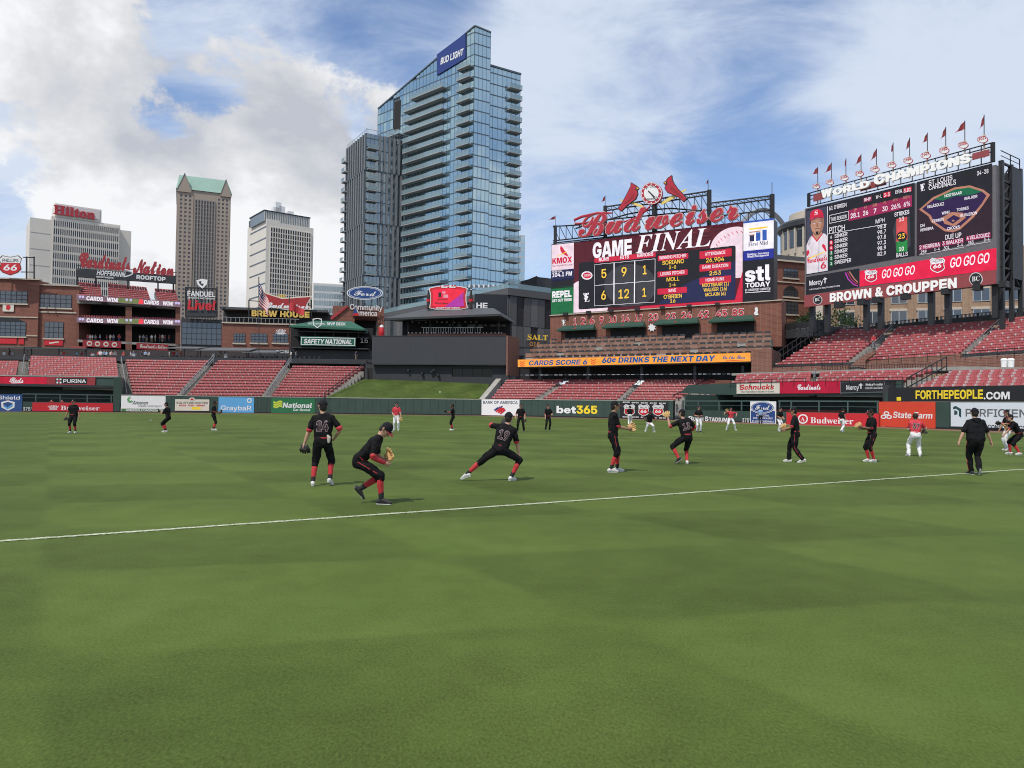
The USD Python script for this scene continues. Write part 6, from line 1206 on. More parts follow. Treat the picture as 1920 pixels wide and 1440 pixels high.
# road shield sign on a frame
Ps = flip(plane_dir(-20, 156, 85)); t = thing('shield_sign', 'red and white 66 shield in a thin black frame on the brick hall roof', 'sign', Ps.at(30, 522)); shield66(t, Ps, 20, 497.5, 42, 37, .1)
for x in (-8, 50, 64): part(t, 'post', MB().bar(Ps.at(x, 523), Ps.at(x, 481), .2), M['steel'])
for y in (481.5, 509): part(t, 'beam', MB().bar(Ps.at(-8, y), Ps.at(65, y + 1.4), .18), M['steel'])
# grandstand building with balconies
P = flip(plane_dir(143, 160, 62)); t = thing('balcony_building', 'brick building with two lit CARDS WIN ribbons and red balcony seats', 'building', P.o); t.d = .5; Bn = Board(t, P, zz1); uN = U(P, 338.5)
block(t, P, 0, uN, 0, V(P, 200, 655), 14, M['brick']); part(t, 'back_wall', MB().pbox(P, 0, V(P, 200, 655), uN, V(P, 145, 552), -12, -8), M['void'])
for x0, x1 in ((572, 592), (942, 990), (1318, 1352)): Bn.poly('brick_pier', [(x0, 860), (x1, 862), (x1, 1190), (x0, 1190)], M['brick'], -1.2, None, 1.1)
rib = screen('lit_ribbon', (.20, .13, .17), .8); ribs = [screen('lit_grass2', (.16, .2, .08), .8), screen('lit_red2', (.8, .06, .08), .9), screen('lit_lilac', (.5, .45, .7), .9)]
for nm, y0 in (('first', 772), ('second', 940)):
    k = 0 if nm == 'first' else .12; top = lambda x: y0 + (x - 575) * (.066 - k * .35); Bn.poly('ribbon_screen', [(574, top(574)), (1356, top(1356)), (1356, top(1356) + 42), (574, top(574) + 38)], rib, .1, None, .25)
    for x0, x1 in ((648, 774), (800, 886), (1078, 1192), (1218, 1298)): Bn.words('CARDS' if x1 - x0 > 100 else 'WIN!', x0, top(x0) + 35, x1, 27, E['white'], wt=800, d=.37, shear=.05)
    Bn.poly('field_print', [(886, top(886) + 3), (1045, top(1045) + 3), (1045, top(1045) + 38), (886, top(886) + 38)], ribs[0], .355); Bn.poly('red_print', [(1045, top(1045) + 3), (1074, top(1074) + 3), (1074, top(1074) + 38), (1036, top(1036) + 38)], ribs[1], .36)
    for x in (590, 612, 940, 970, 1310, 1330): Bn.poly('crowd_print', [(x, top(x) + 6), (x + 18, top(x) + 4), (x + 20, top(x) + 20), (x + 4, top(x) + 24)], ribs[2], .365)
part(t, 'floor', MB().pbox(P, 0, V(P, 200, 604), uN, V(P, 200, 602), -8, 0), M['concrete']); part(t, 'floor', MB().pbox(P, 0, V(P, 145, 562), uN, V(P, 145, 559), -8, 0), M['concrete'])
def P_pt(x, y, d): return P.shift(-d).at(*zz1(x, y))
for lb, a, b, c, d_ in (('red balcony seats nearest the brick annex above the upper ribbon', (580, 764), (762, 768), (576, 672), (752, 690)), ('red balcony seats in the middle above the upper ribbon', (812, 772), (1128, 794), (812, 684), (1100, 714)), ('red balcony seats at the far end above the upper ribbon', (1178, 798), (1340, 812), (1160, 722), (1316, 734))):
    stand(lb, P_pt(*a, 1.0), P_pt(*b, 1.0), P_pt(*c, 6.5), P_pt(*d_, 6.5), 7, 'red seats on the balcony building')
for i in range(40): x = 590 + i * 18.4; Bn.rect('seat_back', x, 918 + (x - 580) * .035, x + 12, 936 + (x - 580) * .035, M['seat'], -.6)
for x0, y0, x1, y1 in ((620, 1108, 908, 1160), (1024, 1132, 1262, 1178)): Bn.poly('red_panel', [(x0, y0), (x1, y0 + 12), (x1, y1 + 12), (x0, y1)], mat('panel_red', (.30, .025, .035), .5), .05, None, .1)
Bn.words('Cardinals Nation', 1048, 1168, 1254, 30, W_['cream'], 'script', d=.17, fat=.02)
for i, x in enumerate((671, 731, 795, 858)): ppoly(t, 'round_emblem', P, Bn.circle(x, 1136 + i * 3, 19, 18), W_['cream'], .17); ppoly(t, 'emblem_mark', P, Bn.circle(x, 1136 + i * 3, 11, 8), W_['red'], .19)
t = thing('roof_sign', 'dark roof beam with white HOFFMANN BROTHERS lettering over the balcony seats', 'sign', P.at(*zz1(940, 690))); Bs = Board(t, P.shift(-5), zz1)
Bs.poly('beam', [(570, 582), (1320, 636), (1318, 692), (572, 640)], M['dark'], 0, None, .8); Bs.words('HOFFMANN', 724, 626, 942, 34, W_['white'], wt=800, d=.85, shear=.2); Bs.words('BROTHERS', 724, 645, 852, 11, W_['white'], wt=800, d=.85); Bs.words('ROOFTOP', 1022, 656, 1240, 29, W_['white'], wt=900, d=.85)
ring_ = Bs.circle(860, 612, 128, 34); ppoly(t, 'ring', Bs.P, ring_.difference(ring_.buffer(-.25)).difference(Bs.shape([(700, 560), (935, 560), (935, 690), (700, 690)])), W_['white'], .85)
for x, y in ((580, 640), (720, 648), (960, 662), (1185, 686), (1300, 690)): part(t, 'post', MB().bar(Bs.P.at(*zz1(x, y + 70)), Bs.P.at(*zz1(x, y - 50)), .25), M['steel'])
t = thing('script_sign', 'red script roof sign over the beam with HOFFMANN BROTHERS lettering', 'sign', P.at(*zz1(940, 600))); Bs = Board(t, P.shift(-5), zz1); rsm = mat('script_red', (.36, .035, .045), .45)
Bs.words('Cardinals', 596, 560, 974, 108, rsm, 'script', d=.3, thick=.3, fat=.055); Bs.words('Nation', 996, 604, 1302, 104, rsm, 'script', d=.3, thick=.3, fat=.055)
for a, b in (((580, 575), (1325, 630)), ((580, 550), (1325, 605))): part(t, 'beam', MB().bar(Bs.P.at(*zz1(*a)), Bs.P.at(*zz1(*b)), .15), M['steel'])
# TV network sign and its glass pavilion
P = flip(plane_dir(345, 162, 78)); t = thing('network_sign', 'black framed sign with white shield mark and red script below', 'sign', P.at(*zz1(1510, 940))); t.d = .1; Bs = Board(t, P, zz1)
fr = Bs.shape([(1388, 712), (1632, 722), (1632, 942), (1388, 942)]); ppoly(t, 'frame', P, fr.difference(fr.buffer(-.28)), M['steel'], -.2, .3); Bs.poly('lower_panel', [(1395, 888), (1628, 888), (1628, 940), (1395, 940)], M['dark'], 0, None, .1)
for k in range(9): x = 1400 + k * 27; part(t, 'slat', MB().prect(P, *zz1(x, 724), *zz1(x + 7, 886), -.05, .05), M['steel'])
Bs.words('FANDUEL', 1408, 782, 1616, 36, W_['white'], wt=700, d=.3, thick=.1); Bs.words('SPORTS NETWORK', 1408, 800, 1616, 11, W_['white'], wt=600, d=.3); Bs.words('Live!', 1408, 882, 1618, 66, W_['red'], wt=900, d=.3, thick=.1, shear=.1)
Bs.poly('shield_mark', [(1474, 664), (1514, 652), (1558, 660), (1552, 694), (1520, 726), (1484, 698)], W_['white'], .1, None, .15); Bs.poly('shield_core', [(1490, 672), (1512, 668), (1508, 686), (1530, 690), (1520, 708), (1500, 692)], M['dark'], .27)
t = thing('glass_pavilion', 'dark glass pavilion under the black framed sign', 'building', P.at(*zz1(1510, 1150))); Bs = Board(t, P.shift(-1), zz1); Bs.poly('wall', [(1358, 945), (1665, 960), (1665, 1200), (1358, 1200)], M['dark'], -8, None, 7.9)
a, b = Bs.P.uv(*zz1(1366, 975)), Bs.P.uv(*zz1(1660, 1150)); grid(t, Bs.P, a[0], b[1], b[0], a[1], 8, 4, M['winglass'], blackframe, .08, .1, .1, single=99)
# brew house
P = flip(plane_dir(414, 163, 80)); t = thing('brew_house', 'brick tavern with dark rooftop terrace under the red bow-tie sign', 'building', P.at(430, 700)); t.d = .1; Bs = Board(t, P, zz2)
u9 = U(P, 560); block(t, P, 0, u9, 0, V(P, 420, 606), 14, M['brick']); part(t, 'cornice', MB().pbox(P, 0, V(P, 420, 606), u9, V(P, 420, 603.6), -1, .25), M['stone'])
for x0, x1 in ((-5, 58), (92, 182), (216, 300)): win(t, P, zz2, x0, 795, x1, 850, 4, 3)
part(t, 'terrace_back', MB().pbox(P, U(P, 405), V(P, 420, 604), u9 + 8, V(P, 420, 577), -14, -7), M['dark']); part(t, 'terrace_roof', MB().pbox(P, U(P, 408), V(P, 420, 577.5), u9 + 6, V(P, 420, 573), -13, -2), mat('roof_sheet', (.085, .088, .095), .55)); part(t, 'terrace_rail', MB().pbox(P, 0, V(P, 420, 594.6), u9, V(P, 420, 594), -.2, -.1), M['rail'])
for i in range(18): part(t, 'rail_post', MB().pbox(P, u9 * i / 18, V(P, 420, 603.4), u9 * i / 18 + .06, V(P, 420, 594.6), -.2, -.12), M['rail'])
crown(t, P, 527, 621, 20, 13, W_['white'], .1); part(t, 'crown_line', MB().prect(P, 517, 624, 537, 625.6, .1, .12), W_['white'])
t = thing('bow_tie_sign', 'red bow-tie sign over yellow BREW HOUSE letters', 'sign', P.at(*zz2(270, 720))); Pb_ = P.shift(-1); Bs = Board(t, Pb_, zz2); t.d = .3
bow = [(150, 562), (268, 600), (432, 588), (404, 636), (430, 660), (300, 662), (140, 636), (160, 604)]; ppoly(t, 'bow_edge', Pb_, Bs.shape(bow).buffer(.15), W_['cream'], 0, .25); ppoly(t, 'bow_tie', Pb_, Bs.shape(bow).buffer(-.12), mat('bow_red', (.33, .025, .03), .5), .26, .05)
Bs.words('Budweiser', 165, 650, 415, 40, W_['white'], 'script', d=.34, fat=.03); Bs.words('BREW HOUSE', 98, 700, 422, 42, mat('letter_yellow', (.62, .42, .10), .5), wt=900, d=.5, thick=.15)
crown(t, Pb_, 528.5, 555.5, 17, 11, M['gold'], .2)
for x in (80, 432): part(t, 'post', MB().bar(Pb_.at(*zz2(x, 720)), Pb_.at(*zz2(x, 608)), .22), M['steel'])
part(t, 'beam', MB().bar(Pb_.at(*zz2(78, 610)), Pb_.at(*zz2(434, 640)), .15), M['steel']); part(t, 'beam', MB().bar(Pb_.at(*zz2(78, 712)), Pb_.at(*zz2(434, 712)), .2), M['steel'])
# flag
Pp = flip(plane_dir(486, 135, 90)); t = thing('national_flag', 'red, white and blue striped flag hanging on a tall dark pole', 'flag', Pp.at(485.5, 672)); part(t, 'pole', MB().tube([Pp.at(485.5, 674), Pp.at(485.2, 519)], .08, 8), M['dark'])
flagred = mat('flag_red', (.42, .035, .045), .8); flagblue = mat('flag_blue', (.03, .04, .13), .8)
def fl(s, v): a = np.array([486, 530.0 + v * 42]); b = np.array([505, 562 + v * 26.0]); p = a + (b - a) * s; return Pp.at(p[0] + 1.2 * math.sin(9 * s + 3 * v), p[1] + 3 * s * s * 2, .35 * math.sin(7 * s + 2 * v))
for k in range(13):
    v0, v1 = k / 13, (k + 1) / 13; vs = [fl(s, v) for s in np.linspace(0, 1, 9) for v in (v0, v1)]; part(t, 'stripe', MB().add(vs + [x + Pp.n * .02 for x in vs], [(2 * i, 2 * i + 1, 2 * i + 3, 2 * i + 2) for i in range(8)] + [(18 + 2 * i, 18 + 2 * i + 2, 18 + 2 * i + 3, 18 + 2 * i + 1) for i in range(8)]), flagred if k % 2 == 0 else W_['white'])
vs = [fl(s, v) + Pp.n * .05 for s in np.linspace(0, .42, 6) for v in (0, .54)]; part(t, 'blue_field', MB().add(vs, [(2 * i, 2 * i + 2, 2 * i + 3, 2 * i + 1) for i in range(5)]), flagblue)
for s in (.06, .16, .26, .36):
    for v in (.1, .25, .4): c = fl(s, v) + Pp.n * .08; part(t, 'star', MB().obox(c, Pp.u * .07, UP * .07, Pp.n * .01), W_['white'])
Pp2 = flip(plane_dir(543, 138, 90)); t = thing('flag_pole', 'tall dark pole with a limp red flag beside the green deck canopy', 'flag', Pp2.at(543, 672)); part(t, 'pole', MB().tube([Pp2.at(543, 676), Pp2.at(542.6, 556)], .08, 8), M['dark'])
vs = [Pp2.at(543 + 26 * s + 1.5 * math.sin(8 * s), 566 + 14 * s + v * (16 - 4 * s), .3 * math.sin(6 * s + v)) for s in np.linspace(0, 1, 9) for v in (0, 1)]; part(t, 'flag', MB().add(vs + [x - Pp2.n * .02 for x in vs], [(2 * i, 2 * i + 1, 2 * i + 3, 2 * i + 2) for i in range(8)] + [(18 + 2 * i, 18 + 2 * i + 2, 18 + 2 * i + 3, 18 + 2 * i + 1) for i in range(8)]), flagred)
# green canopy deck
P = flip(plane_dir(545, 138, 84)); t = thing('green_canopy', 'wide green tent roof over the deck with white MVP DECK letters', 'canopy', P.at(612, 640)); t.d = .1
e0, e1, r0, r1 = P.at(545, 611, 1), P.at(684, 617.5, 1), P.at(585, 598, -3), P.at(655, 599, -3); bk0, bk1 = P.at(550, 609, -8), P.at(688, 614, -8); green = mat('canopy_green', (.02, .095, .06), .6, vary=.1)
part(t, 'roof', MB().add([e0, e1, r1, r0, bk0, bk1], [(0, 1, 2, 3), (1, 5, 2, 2), (5, 4, 3, 2), (4, 0, 3, 3)]), green); part(t, 'valance', MB().add([e0, e1, e1 - UP * .35, e0 - UP * .35, bk1, bk1 - UP * .35, bk0, bk0 - UP * .35], [(0, 3, 2, 1), (1, 2, 5, 4), (6, 7, 3, 0), (4, 5, 7, 6)]), green)
Pcn = Plane(P.at(545, 611, 1.06), P.at(684, 611, 1.06)); 
words(t, Pcn, 'MVP DECK', 613.5, 609.5, 648, 5.4, W_['white'], wt=800, d=.02); ppoly(t, 'deck_shield', Pcn, shape_px(Pcn, [(587, 598.5), (595, 597), (603, 598.5), (602, 609), (595, 614.5), (588, 609)]).exterior.buffer(.08), W_['white'], .02); words(t, Pcn, 'SAFETY NATIONAL', 577, 608, 610, 3, W_['white'], wt=700, d=.03)
for x in (558, 590, 625, 652, 672): part(t, 'post', MB().bar(P.at(x, 632, -.5), P.at(x, 612, -.5), .12), M['steel'])
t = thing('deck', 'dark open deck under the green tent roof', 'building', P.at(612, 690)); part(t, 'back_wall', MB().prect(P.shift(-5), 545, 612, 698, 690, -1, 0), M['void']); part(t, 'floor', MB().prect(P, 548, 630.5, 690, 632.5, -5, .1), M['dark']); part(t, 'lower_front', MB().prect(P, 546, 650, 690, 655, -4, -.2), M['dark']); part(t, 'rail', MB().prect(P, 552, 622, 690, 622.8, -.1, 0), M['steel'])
part(t, 'lower_wall', MB().prect(P.shift(-2), 545, 655, 700, 690, -3, 0), M['dark'])
for i in range(12): x = 556 + i * 11.5; part(t, 'table', MB().prect(P.shift(-1), x, 673 + (i % 2), x + 7, 681, -.5, 0), M['black'] if i % 3 else mat('pale_chair', (.33, .33, .34), .5, .2))
part(t, 'score_digits', letters(P, '15', 676, 643, 690, 9, 'sans', 500, 0, .2), mat('dim_letter', (.16, .16, .17), .6))
t = board('green_name_board', 'green board with white italic capitals under the tent roof', P, (563.5, 630.5, 667.5, 650), mat('deck_board_green', (.012, .10, .06), .5), .1, .3); fr = sbox(*min_max(P, 565, 632, 666, 648.6, z=lambda x, y: (x, y))); ppoly(t, 'rim', P, fr.difference(fr.buffer(-.12)), W_['white'], .32); words(t, P, 'SAFETY NATIONAL', 570, 644, 661, 8.6, W_['white'], wt=800, shear=.15, d=.33)
t = thing('tavern_letters', 'row of small white capitals on the dark terrace edge under the tavern', 'sign', W(540, 661, 150)); t.d = 0; Pt_ = flip(plane_dir(500, 150, 86)); words(t, Pt_, "THIS BUD'S FOR", 518, 662, 565, 5.6, W_['white'], wt=600, d=.1); part(t, 'backing', MB().prect(Pt_, 470, 654, 566, 668, -.3, 0), M['dark'])
# brick gatehouse with oval sign
P = flip(plane_dir(622, 150, 76)); t = thing('brick_gatehouse', 'red brick gatehouse with dark opening under the blue oval sign', 'building', P.at(650, 690)); u9 = U(P, 719)
block(t, P, 0, u9, 0, V(P, 630, 655), 9, M['brick']); part(t, 'roof_wall', MB().pbox(P, 0, V(P, 630, 592), u9, V(P, 622, 573), -9, 0), M['brick'])
for x0, x1 in ((622, 664), (708, 719)): part(t, 'pier', MB().prect(P, x0, 592, x1, 658, -2, -.003), M['brick'])
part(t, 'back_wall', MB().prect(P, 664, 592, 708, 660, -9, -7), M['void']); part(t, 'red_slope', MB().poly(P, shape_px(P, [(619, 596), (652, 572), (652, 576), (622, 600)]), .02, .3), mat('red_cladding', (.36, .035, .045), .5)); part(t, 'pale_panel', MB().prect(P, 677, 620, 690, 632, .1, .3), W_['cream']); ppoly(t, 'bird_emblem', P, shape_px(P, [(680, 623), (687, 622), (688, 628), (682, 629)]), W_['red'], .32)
t = thing('blue_oval_sign', 'dark blue oval sign with white script on the gatehouse roof', 'sign', P.at(684, 575)); ford(t, P.shift(.5), 684, 549.5, 34, 12.6, .1)
for x in (660, 672, 684, 696, 708): part(t, 'post', MB().bar(P.at(x, 575, .2), P.at(x, 555, .2), .16), M['steel'])
t = thing('bank_letters', 'white two-line letters with red and blue mark under the blue oval sign', 'sign', P.at(684, 590)); t.d = .8; words(t, P, 'Community', 656, 581, 716, 10, W_['white'], wt=500, thick=.1); words(t, P, 'America', 666, 592, 706, 10, W_['white'], wt=500, thick=.1); part(t, 'backing', MB().prect(P, 656, 583, 708, 583.4, .5, .7), M['steel'])
ppoly(t, 'blue_mark', P, shape_px(P, [(661, 590), (666, 577), (671, 590)]), W_['blue'], .95, .05); ppoly(t, 'red_mark', P, shape_px(P, [(660, 593), (664, 588), (672, 588), (672, 593)]), W_['red'], 1.02, .05)
t = thing('mascot_statue', 'tall red jersey sculpture beside the gatehouse pier', 'sculpture', P.at(716, 632)); c = P.at(714, 632, 2); part(t, 'body', lathe(c, [(0, .5), (.7, .62), (1.3, .55), (1.8, .4)], 12), W_['red'], smooth=40); part(t, 'cap', lathe(c + UP * 1.8, [(0, .42), (.35, .36), (.5, .1)], 12), W_['white'], smooth=40)
t = thing('salt_sign', 'yellow capitals over orange outlined figures beside the wide scoreboard wall', 'sign', W(1008, 655, 128)); t.d = .1; Pz = flip(plane_dir(985, 130, 80)); words(t, Pz, 'SALT', 989, 637, 1027, 10, M['gold'], 'serif', thick=.05); words(t, Pz, '015', 993, 649, 1012, 8, mat('figure_orange', (.7, .3, .05), .5), wt=300); part(t, 'frame', MB().prect(Pz, 975, 650, 1030, 654, -1, 0), M['steel']); part(t, 'screen', MB().prect(Pz, 986, 639, 1030, 650, -.5, -.1), M['dark'])

# ------------------------------------------------------------------ promenade behind the pale seats
P = Plane(W(-60, 660, 136), W(700, 660, 138)); t = thing('promenade', 'shaded promenade with dark canopies behind the left-field seats', 'building', P.o); t_prom = t
part(t, 'floor', MB().prect(P, -60, 674, 690, 676, -24, 1.5), M['dark']); part(t, 'back_wall', MB().prect(P.shift(-16), -60, 652, 560, 674, -.5, 0), mat('promenade_back', (.06, .05, .05), .8, .4))
dg = mat('canopy_grey', (.10, .105, .11), .6); dgr = mat('canopy_grey_green', (.055, .075, .07), .6)
for x0, x1, y0, y1, m in ((-20, 48, 645, 650, dgr), (50, 165, 648, 652, dgr), (312, 375, 645, 652, dg), (368, 470, 647, 656, dg), (455, 520, 652, 660, dg)):
    a, b, c, d = P.at(x0, y1, .5), P.at(x1, y1 + 1, .5), P.at(x1 - 6, y0 + 1, -6), P.at(x0 + 6, y0, -6); part(t, 'canopy', MB().add([a, b, c, d, a - UP * .2, b - UP * .2, c - UP * .2, d - UP * .2], [(0, 1, 2, 3), (7, 6, 5, 4), (0, 4, 5, 1), (1, 5, 6, 2), (2, 6, 7, 3), (3, 7, 4, 0)]), m)
    for x in (x0 + 6, (x0 + x1) / 2, x1 - 6): part(t, 'canopy_post', MB().bar(P.at(x, 672, -.5), P.at(x, y1, -.5), .12), M['steel'])
part(t, 'red_awning', MB().prect(P, 136, 649.5, 163, 653.5, 0, .5), mat('awning_red', (.25, .05, .05), .7))
for x0, y0, x1, y1 in ((0, 669, 35, 675), (60, 667, 216, 667.6), (236, 673.5, 700, 674.2)): part(t, 'rail', MB().prect(P.shift(1), x0, y0, x1, y1, -.1, 0), M['dark'])
for x in (173, 250, 400, 423): part(t, 'speaker_box', MB().prect(P, x - 3, 663, x + 3, 672, -.5, 0), mat('pale_chair', (.33, .33, .34), .5, .2))
for i in range(40): x = 245 + i * 9; part(t, 'stool', MB().prect(P, x, 667.5 + (i % 3) * .6, x + 5, 672.5, -.6, 0), M['black'])

# ------------------------------------------------------------------ right: brick blocks, rotunda, arch, trees
P = flip(plane_dir(1455, 150, 70)); t = thing('brick_warehouse', 'red brick building between the two scoreboards', 'building', P.at(1480, 600)); u9 = U(P, 1530); block(t, P, -6, u9, 0, V(P, 1460, 487), 20, M['brick']); part(t, 'roof', MB().pbox(P, -6, V(P, 1460, 487), u9, V(P, 1460, 473), -22, -2), mat('roof_sheet', (.085, .088, .095), .55)); part(t, 'cornice', MB().pbox(P, -6, V(P, 1460, 490), u9, V(P, 1460, 487), 0, .5), M['stone'])
for y0, y1 in ((1120, 1190), (1235, 1320), (1350, 1440)): win(t, P, z6, 255, y0, 355, y1, 4, 3, 1.0 if y0 == 1235 else 0)
for y in (1210, 1335): part(t, 'stone_band', MB().pbox(P, -6, V(P, 1470, 200 + (y + 8) / 3.692), u9, V(P, 1470, 200 + y / 3.692), -.05, .12), M['stone'])
P = flip(plane_dir(1560, 140, 108)); t = thing('tan_brick_block', 'tan brick office block seen between the scoreboard columns', 'building', P.at(1740, 600)); u9 = U(P, 2020); block(t, P, 0, u9, 0, V(P, 1720, 470), 20, M['tan'])
n = int(u9 / 4.4)
for i in range(n):
    for j in range(3):
        u, v = 1.2 + i * 4.4, V(P, 1720, 606) + j * 3.7; f = part(t, 'window', MB().pbox(P, u, v, u + 2.7, v + 2.3, .0, .06), mat('pale_frame', (.46, .49, .5), .6))
        for k in range(2): part(f, 'pane', MB().pbox(P, u + .1 + k * 1.3, v + .1, u + 1.3 + k * 1.3, v + 2.2, .061, .075), M['winglass'])
        part(f, 'lintel', MB().pbox(P, u - .25, v + 2.303, u + 2.95, v + 2.75, -.03, .12), M['stone'])
    part(t, 'pier', MB().pbox(P, 4.4 * i - .5, 0, 4.4 * i + .5, V(P, 1720, 470), -.05, .22), M['tan'])
c = W(1531, 700, 265); c[2] = 0; kz = lambda y: (766 - y) / 1400 * 265 + 1.75; t = thing('rotunda', 'round cream building with dark upper ring beside the tall scoreboard', 'building', c)
part(t, 'drum', lathe(c, [(0, 12.2), (kz(436), 12.2), (kz(436) + .01, 0)], 48), mat('rotunda_cream', (.45, .40, .33), .7, vary=.08), smooth=30); part(t, 'dark_ring', lathe(c, [(kz(437), 12.4), (kz(432), 13.4), (kz(424), 13.4), (kz(420), 12.6), (kz(418), 9)], 48), mat('bronze_ring', (.05, .05, .055), .4, .4), smooth=30); part(t, 'cap_drum', lathe(c, [(kz(422), 9.6), (kz(402), 9.2), (kz(400), 8.4), (kz(399), 0)], 48), mat('rotunda_cream', (.45, .40, .33), .7), smooth=30)
for i in range(26):
    a = 2 * math.pi * i / 26; q = c + np.array([math.cos(a), math.sin(a), 0]) * 12.3; tv = np.array([-math.sin(a), math.cos(a), 0])
    if q[1] > c[1] + 2: continue
    part(t, 'window', MB().obox(q + UP * (kz(455)), tv * .95, nrm(q - c) * .1, UP * 2.9), M['winglass']); part(t, 'rib', MB().obox(q + UP * kz(458) + tv * 1.45, tv * .3, nrm(q - c) * .4, UP * 4.6), mat('rotunda_cream', (.45, .40, .33), .7))
Ca = W(1437, 391, 714); Ca[2] = 0; ad = nrm([.78, .62, 0]); rings = []
for k in range(61):
    x = (k / 60 * 2 - 1) * 299.2; f2 = .3048; h = (693.86 - 68.767 * math.cosh(.0100333 * x)) * f2; w = (54 + (17 - 54) * (h / 190.5)) * f2 * .5; cx = Ca + ad * x * f2 + UP * (h + 1); tx = nrm(ad * 1 + UP * (-68.767 * .0100333 * math.sinh(.0100333 * x))); nx = np.cross(tx, np.cross(ad, UP)); sx_ = np.cross(ad, UP)
    rings.append(np.array([cx + nx * w, cx - nx * w * .5 + sx_ * w * .87, cx - nx * w * .5 - sx_ * w * .87]))
solo('steel_arch', MB().loft(rings), mat('arch_steel', (.34, .35, .37), .4, .75, vary=.05), 'tall grey steel arch showing behind the wide scoreboard', 'arch')

def tree(label, c, h, r, seed):
    g = np.random.default_rng(seed); t = thing('street_tree', label, 'tree', c, 'trees under the tall scoreboard'); tr = MB(); tr.tube([c, c + UP * h * .35 + np.array([.1, 0, 0]), c + UP * h * .6], [.22, .17, .1], 8)
    for k in range(6): a = g.uniform(0, 6.28); tr.tube([c + UP * h * (.3 + .05 * k), c + UP * h * (.5 + .05 * k) + np.array([math.cos(a), math.sin(a), 0]) * r * .6], [.09, .03], 5)
    part(t, 'trunk', tr, mat('bark', (.07, .05, .04), .9)); n = 2600; cl = g.normal(0, 1, (26, 3)); cl /= np.linalg.norm(cl, axis=1, keepdims=True); cl *= g.uniform(.35, 1, (26, 1)) ** .5 * np.array([r, r, h * .33]); k = g.integers(0, 26, n)
    p = cl[k] + g.normal(0, r * .17, (n, 3)); p = c + UP * h * .64 + p; a = g.normal(0, 1, (n, 3)); a /= np.linalg.norm(a, axis=1, keepdims=True); b = np.cross(a, g.normal(0, 1, (n, 3))); b /= np.linalg.norm(b, axis=1, keepdims=True); s = g.uniform(.14, .28, (n, 1))
    part(t, 'crown', MB().add(np.stack([p + a * s, p + b * s * .6, p - a * s, p - b * s * .6], 1).reshape(-1, 3), np.arange(n * 4).reshape(-1, 4)), leaf)
leaf = usdkit.material(stage, '/World/Looks/leaf', {'i': ('geometry', {}), 'r': ('rgb_ramp', {'ramp': [(0, (.022, .045, .014)), (1, (.06, .095, .026))]}), 'd': ('principled_bsdf', {'roughness': .5, 'specular_ior_level': .3}), 't': ('translucent_bsdf', {'color': (.06, .11, .02)}), 'm': ('mix_closure', {'fac': .3})}, [('i.random_per_island', 'r.fac'), ('r.color', 'd.base_color'), ('d.BSDF', 'm.closure1'), ('t.BSDF', 'm.closure2')], surface='m.closure')
for lb, px, py0, py1, r, sd in (('leafy green tree beside the brick wall end of the number wall', 1487, 618, 583, 3.4, 1), ('leafy green tree between the first two scoreboard columns', 1528, 618, 577, 3.8, 2), ('leafy green tree behind the second pair of scoreboard columns', 1580, 612, 572, 4.2, 3)):
    Y = 124; top = W(px, py1, Y); c = np.array([top[0], top[1], 2.0]); tree(lb, c, top[2] - 2.0, r, sd)

# ------------------------------------------------------------------ people
def ball(p, r, n=10): return m3.Manifold.sphere(float(r), n).translate([float(x) for x in p])
def hull(*pr, n=10): return m3.Manifold.batch_hull([ball(p, r, n) for p, r in pr])
def chain(pr, n=10): return [hull(pr[i], pr[i + 1], n=n) for i in range(len(pr) - 1)]
def solid(ms, fine, iters=8):
    m = m3.Manifold.batch_boolean(ms, m3.OpType.Add) if len(ms) > 1 else ms[0]
    g = m.refine_to_length(fine).to_mesh(); tm = trimesh.Trimesh(g.vert_properties[:, :3], g.tri_verts, process=True)
    if iters: trimesh.smoothing.filter_taubin(tm, lamb=.5, nu=.53, iterations=iters)
    return tm


def two_bone(a, b, l1, l2, hint):
    d = b - a; L = min(np.linalg.norm(d), (l1 + l2) * .999); d = nrm(d); h = np.asarray(hint, float); h = h - d * (h @ d); h = nrm(h) if np.linalg.norm(h) > 1e-6 else np.array([1.0, 0, 0])
    x = (l1 * l1 - l2 * l2 + L * L) / (2 * L); return a + d * x + h * math.sqrt(max(0, l1 * l1 - x * x)), a + d * L


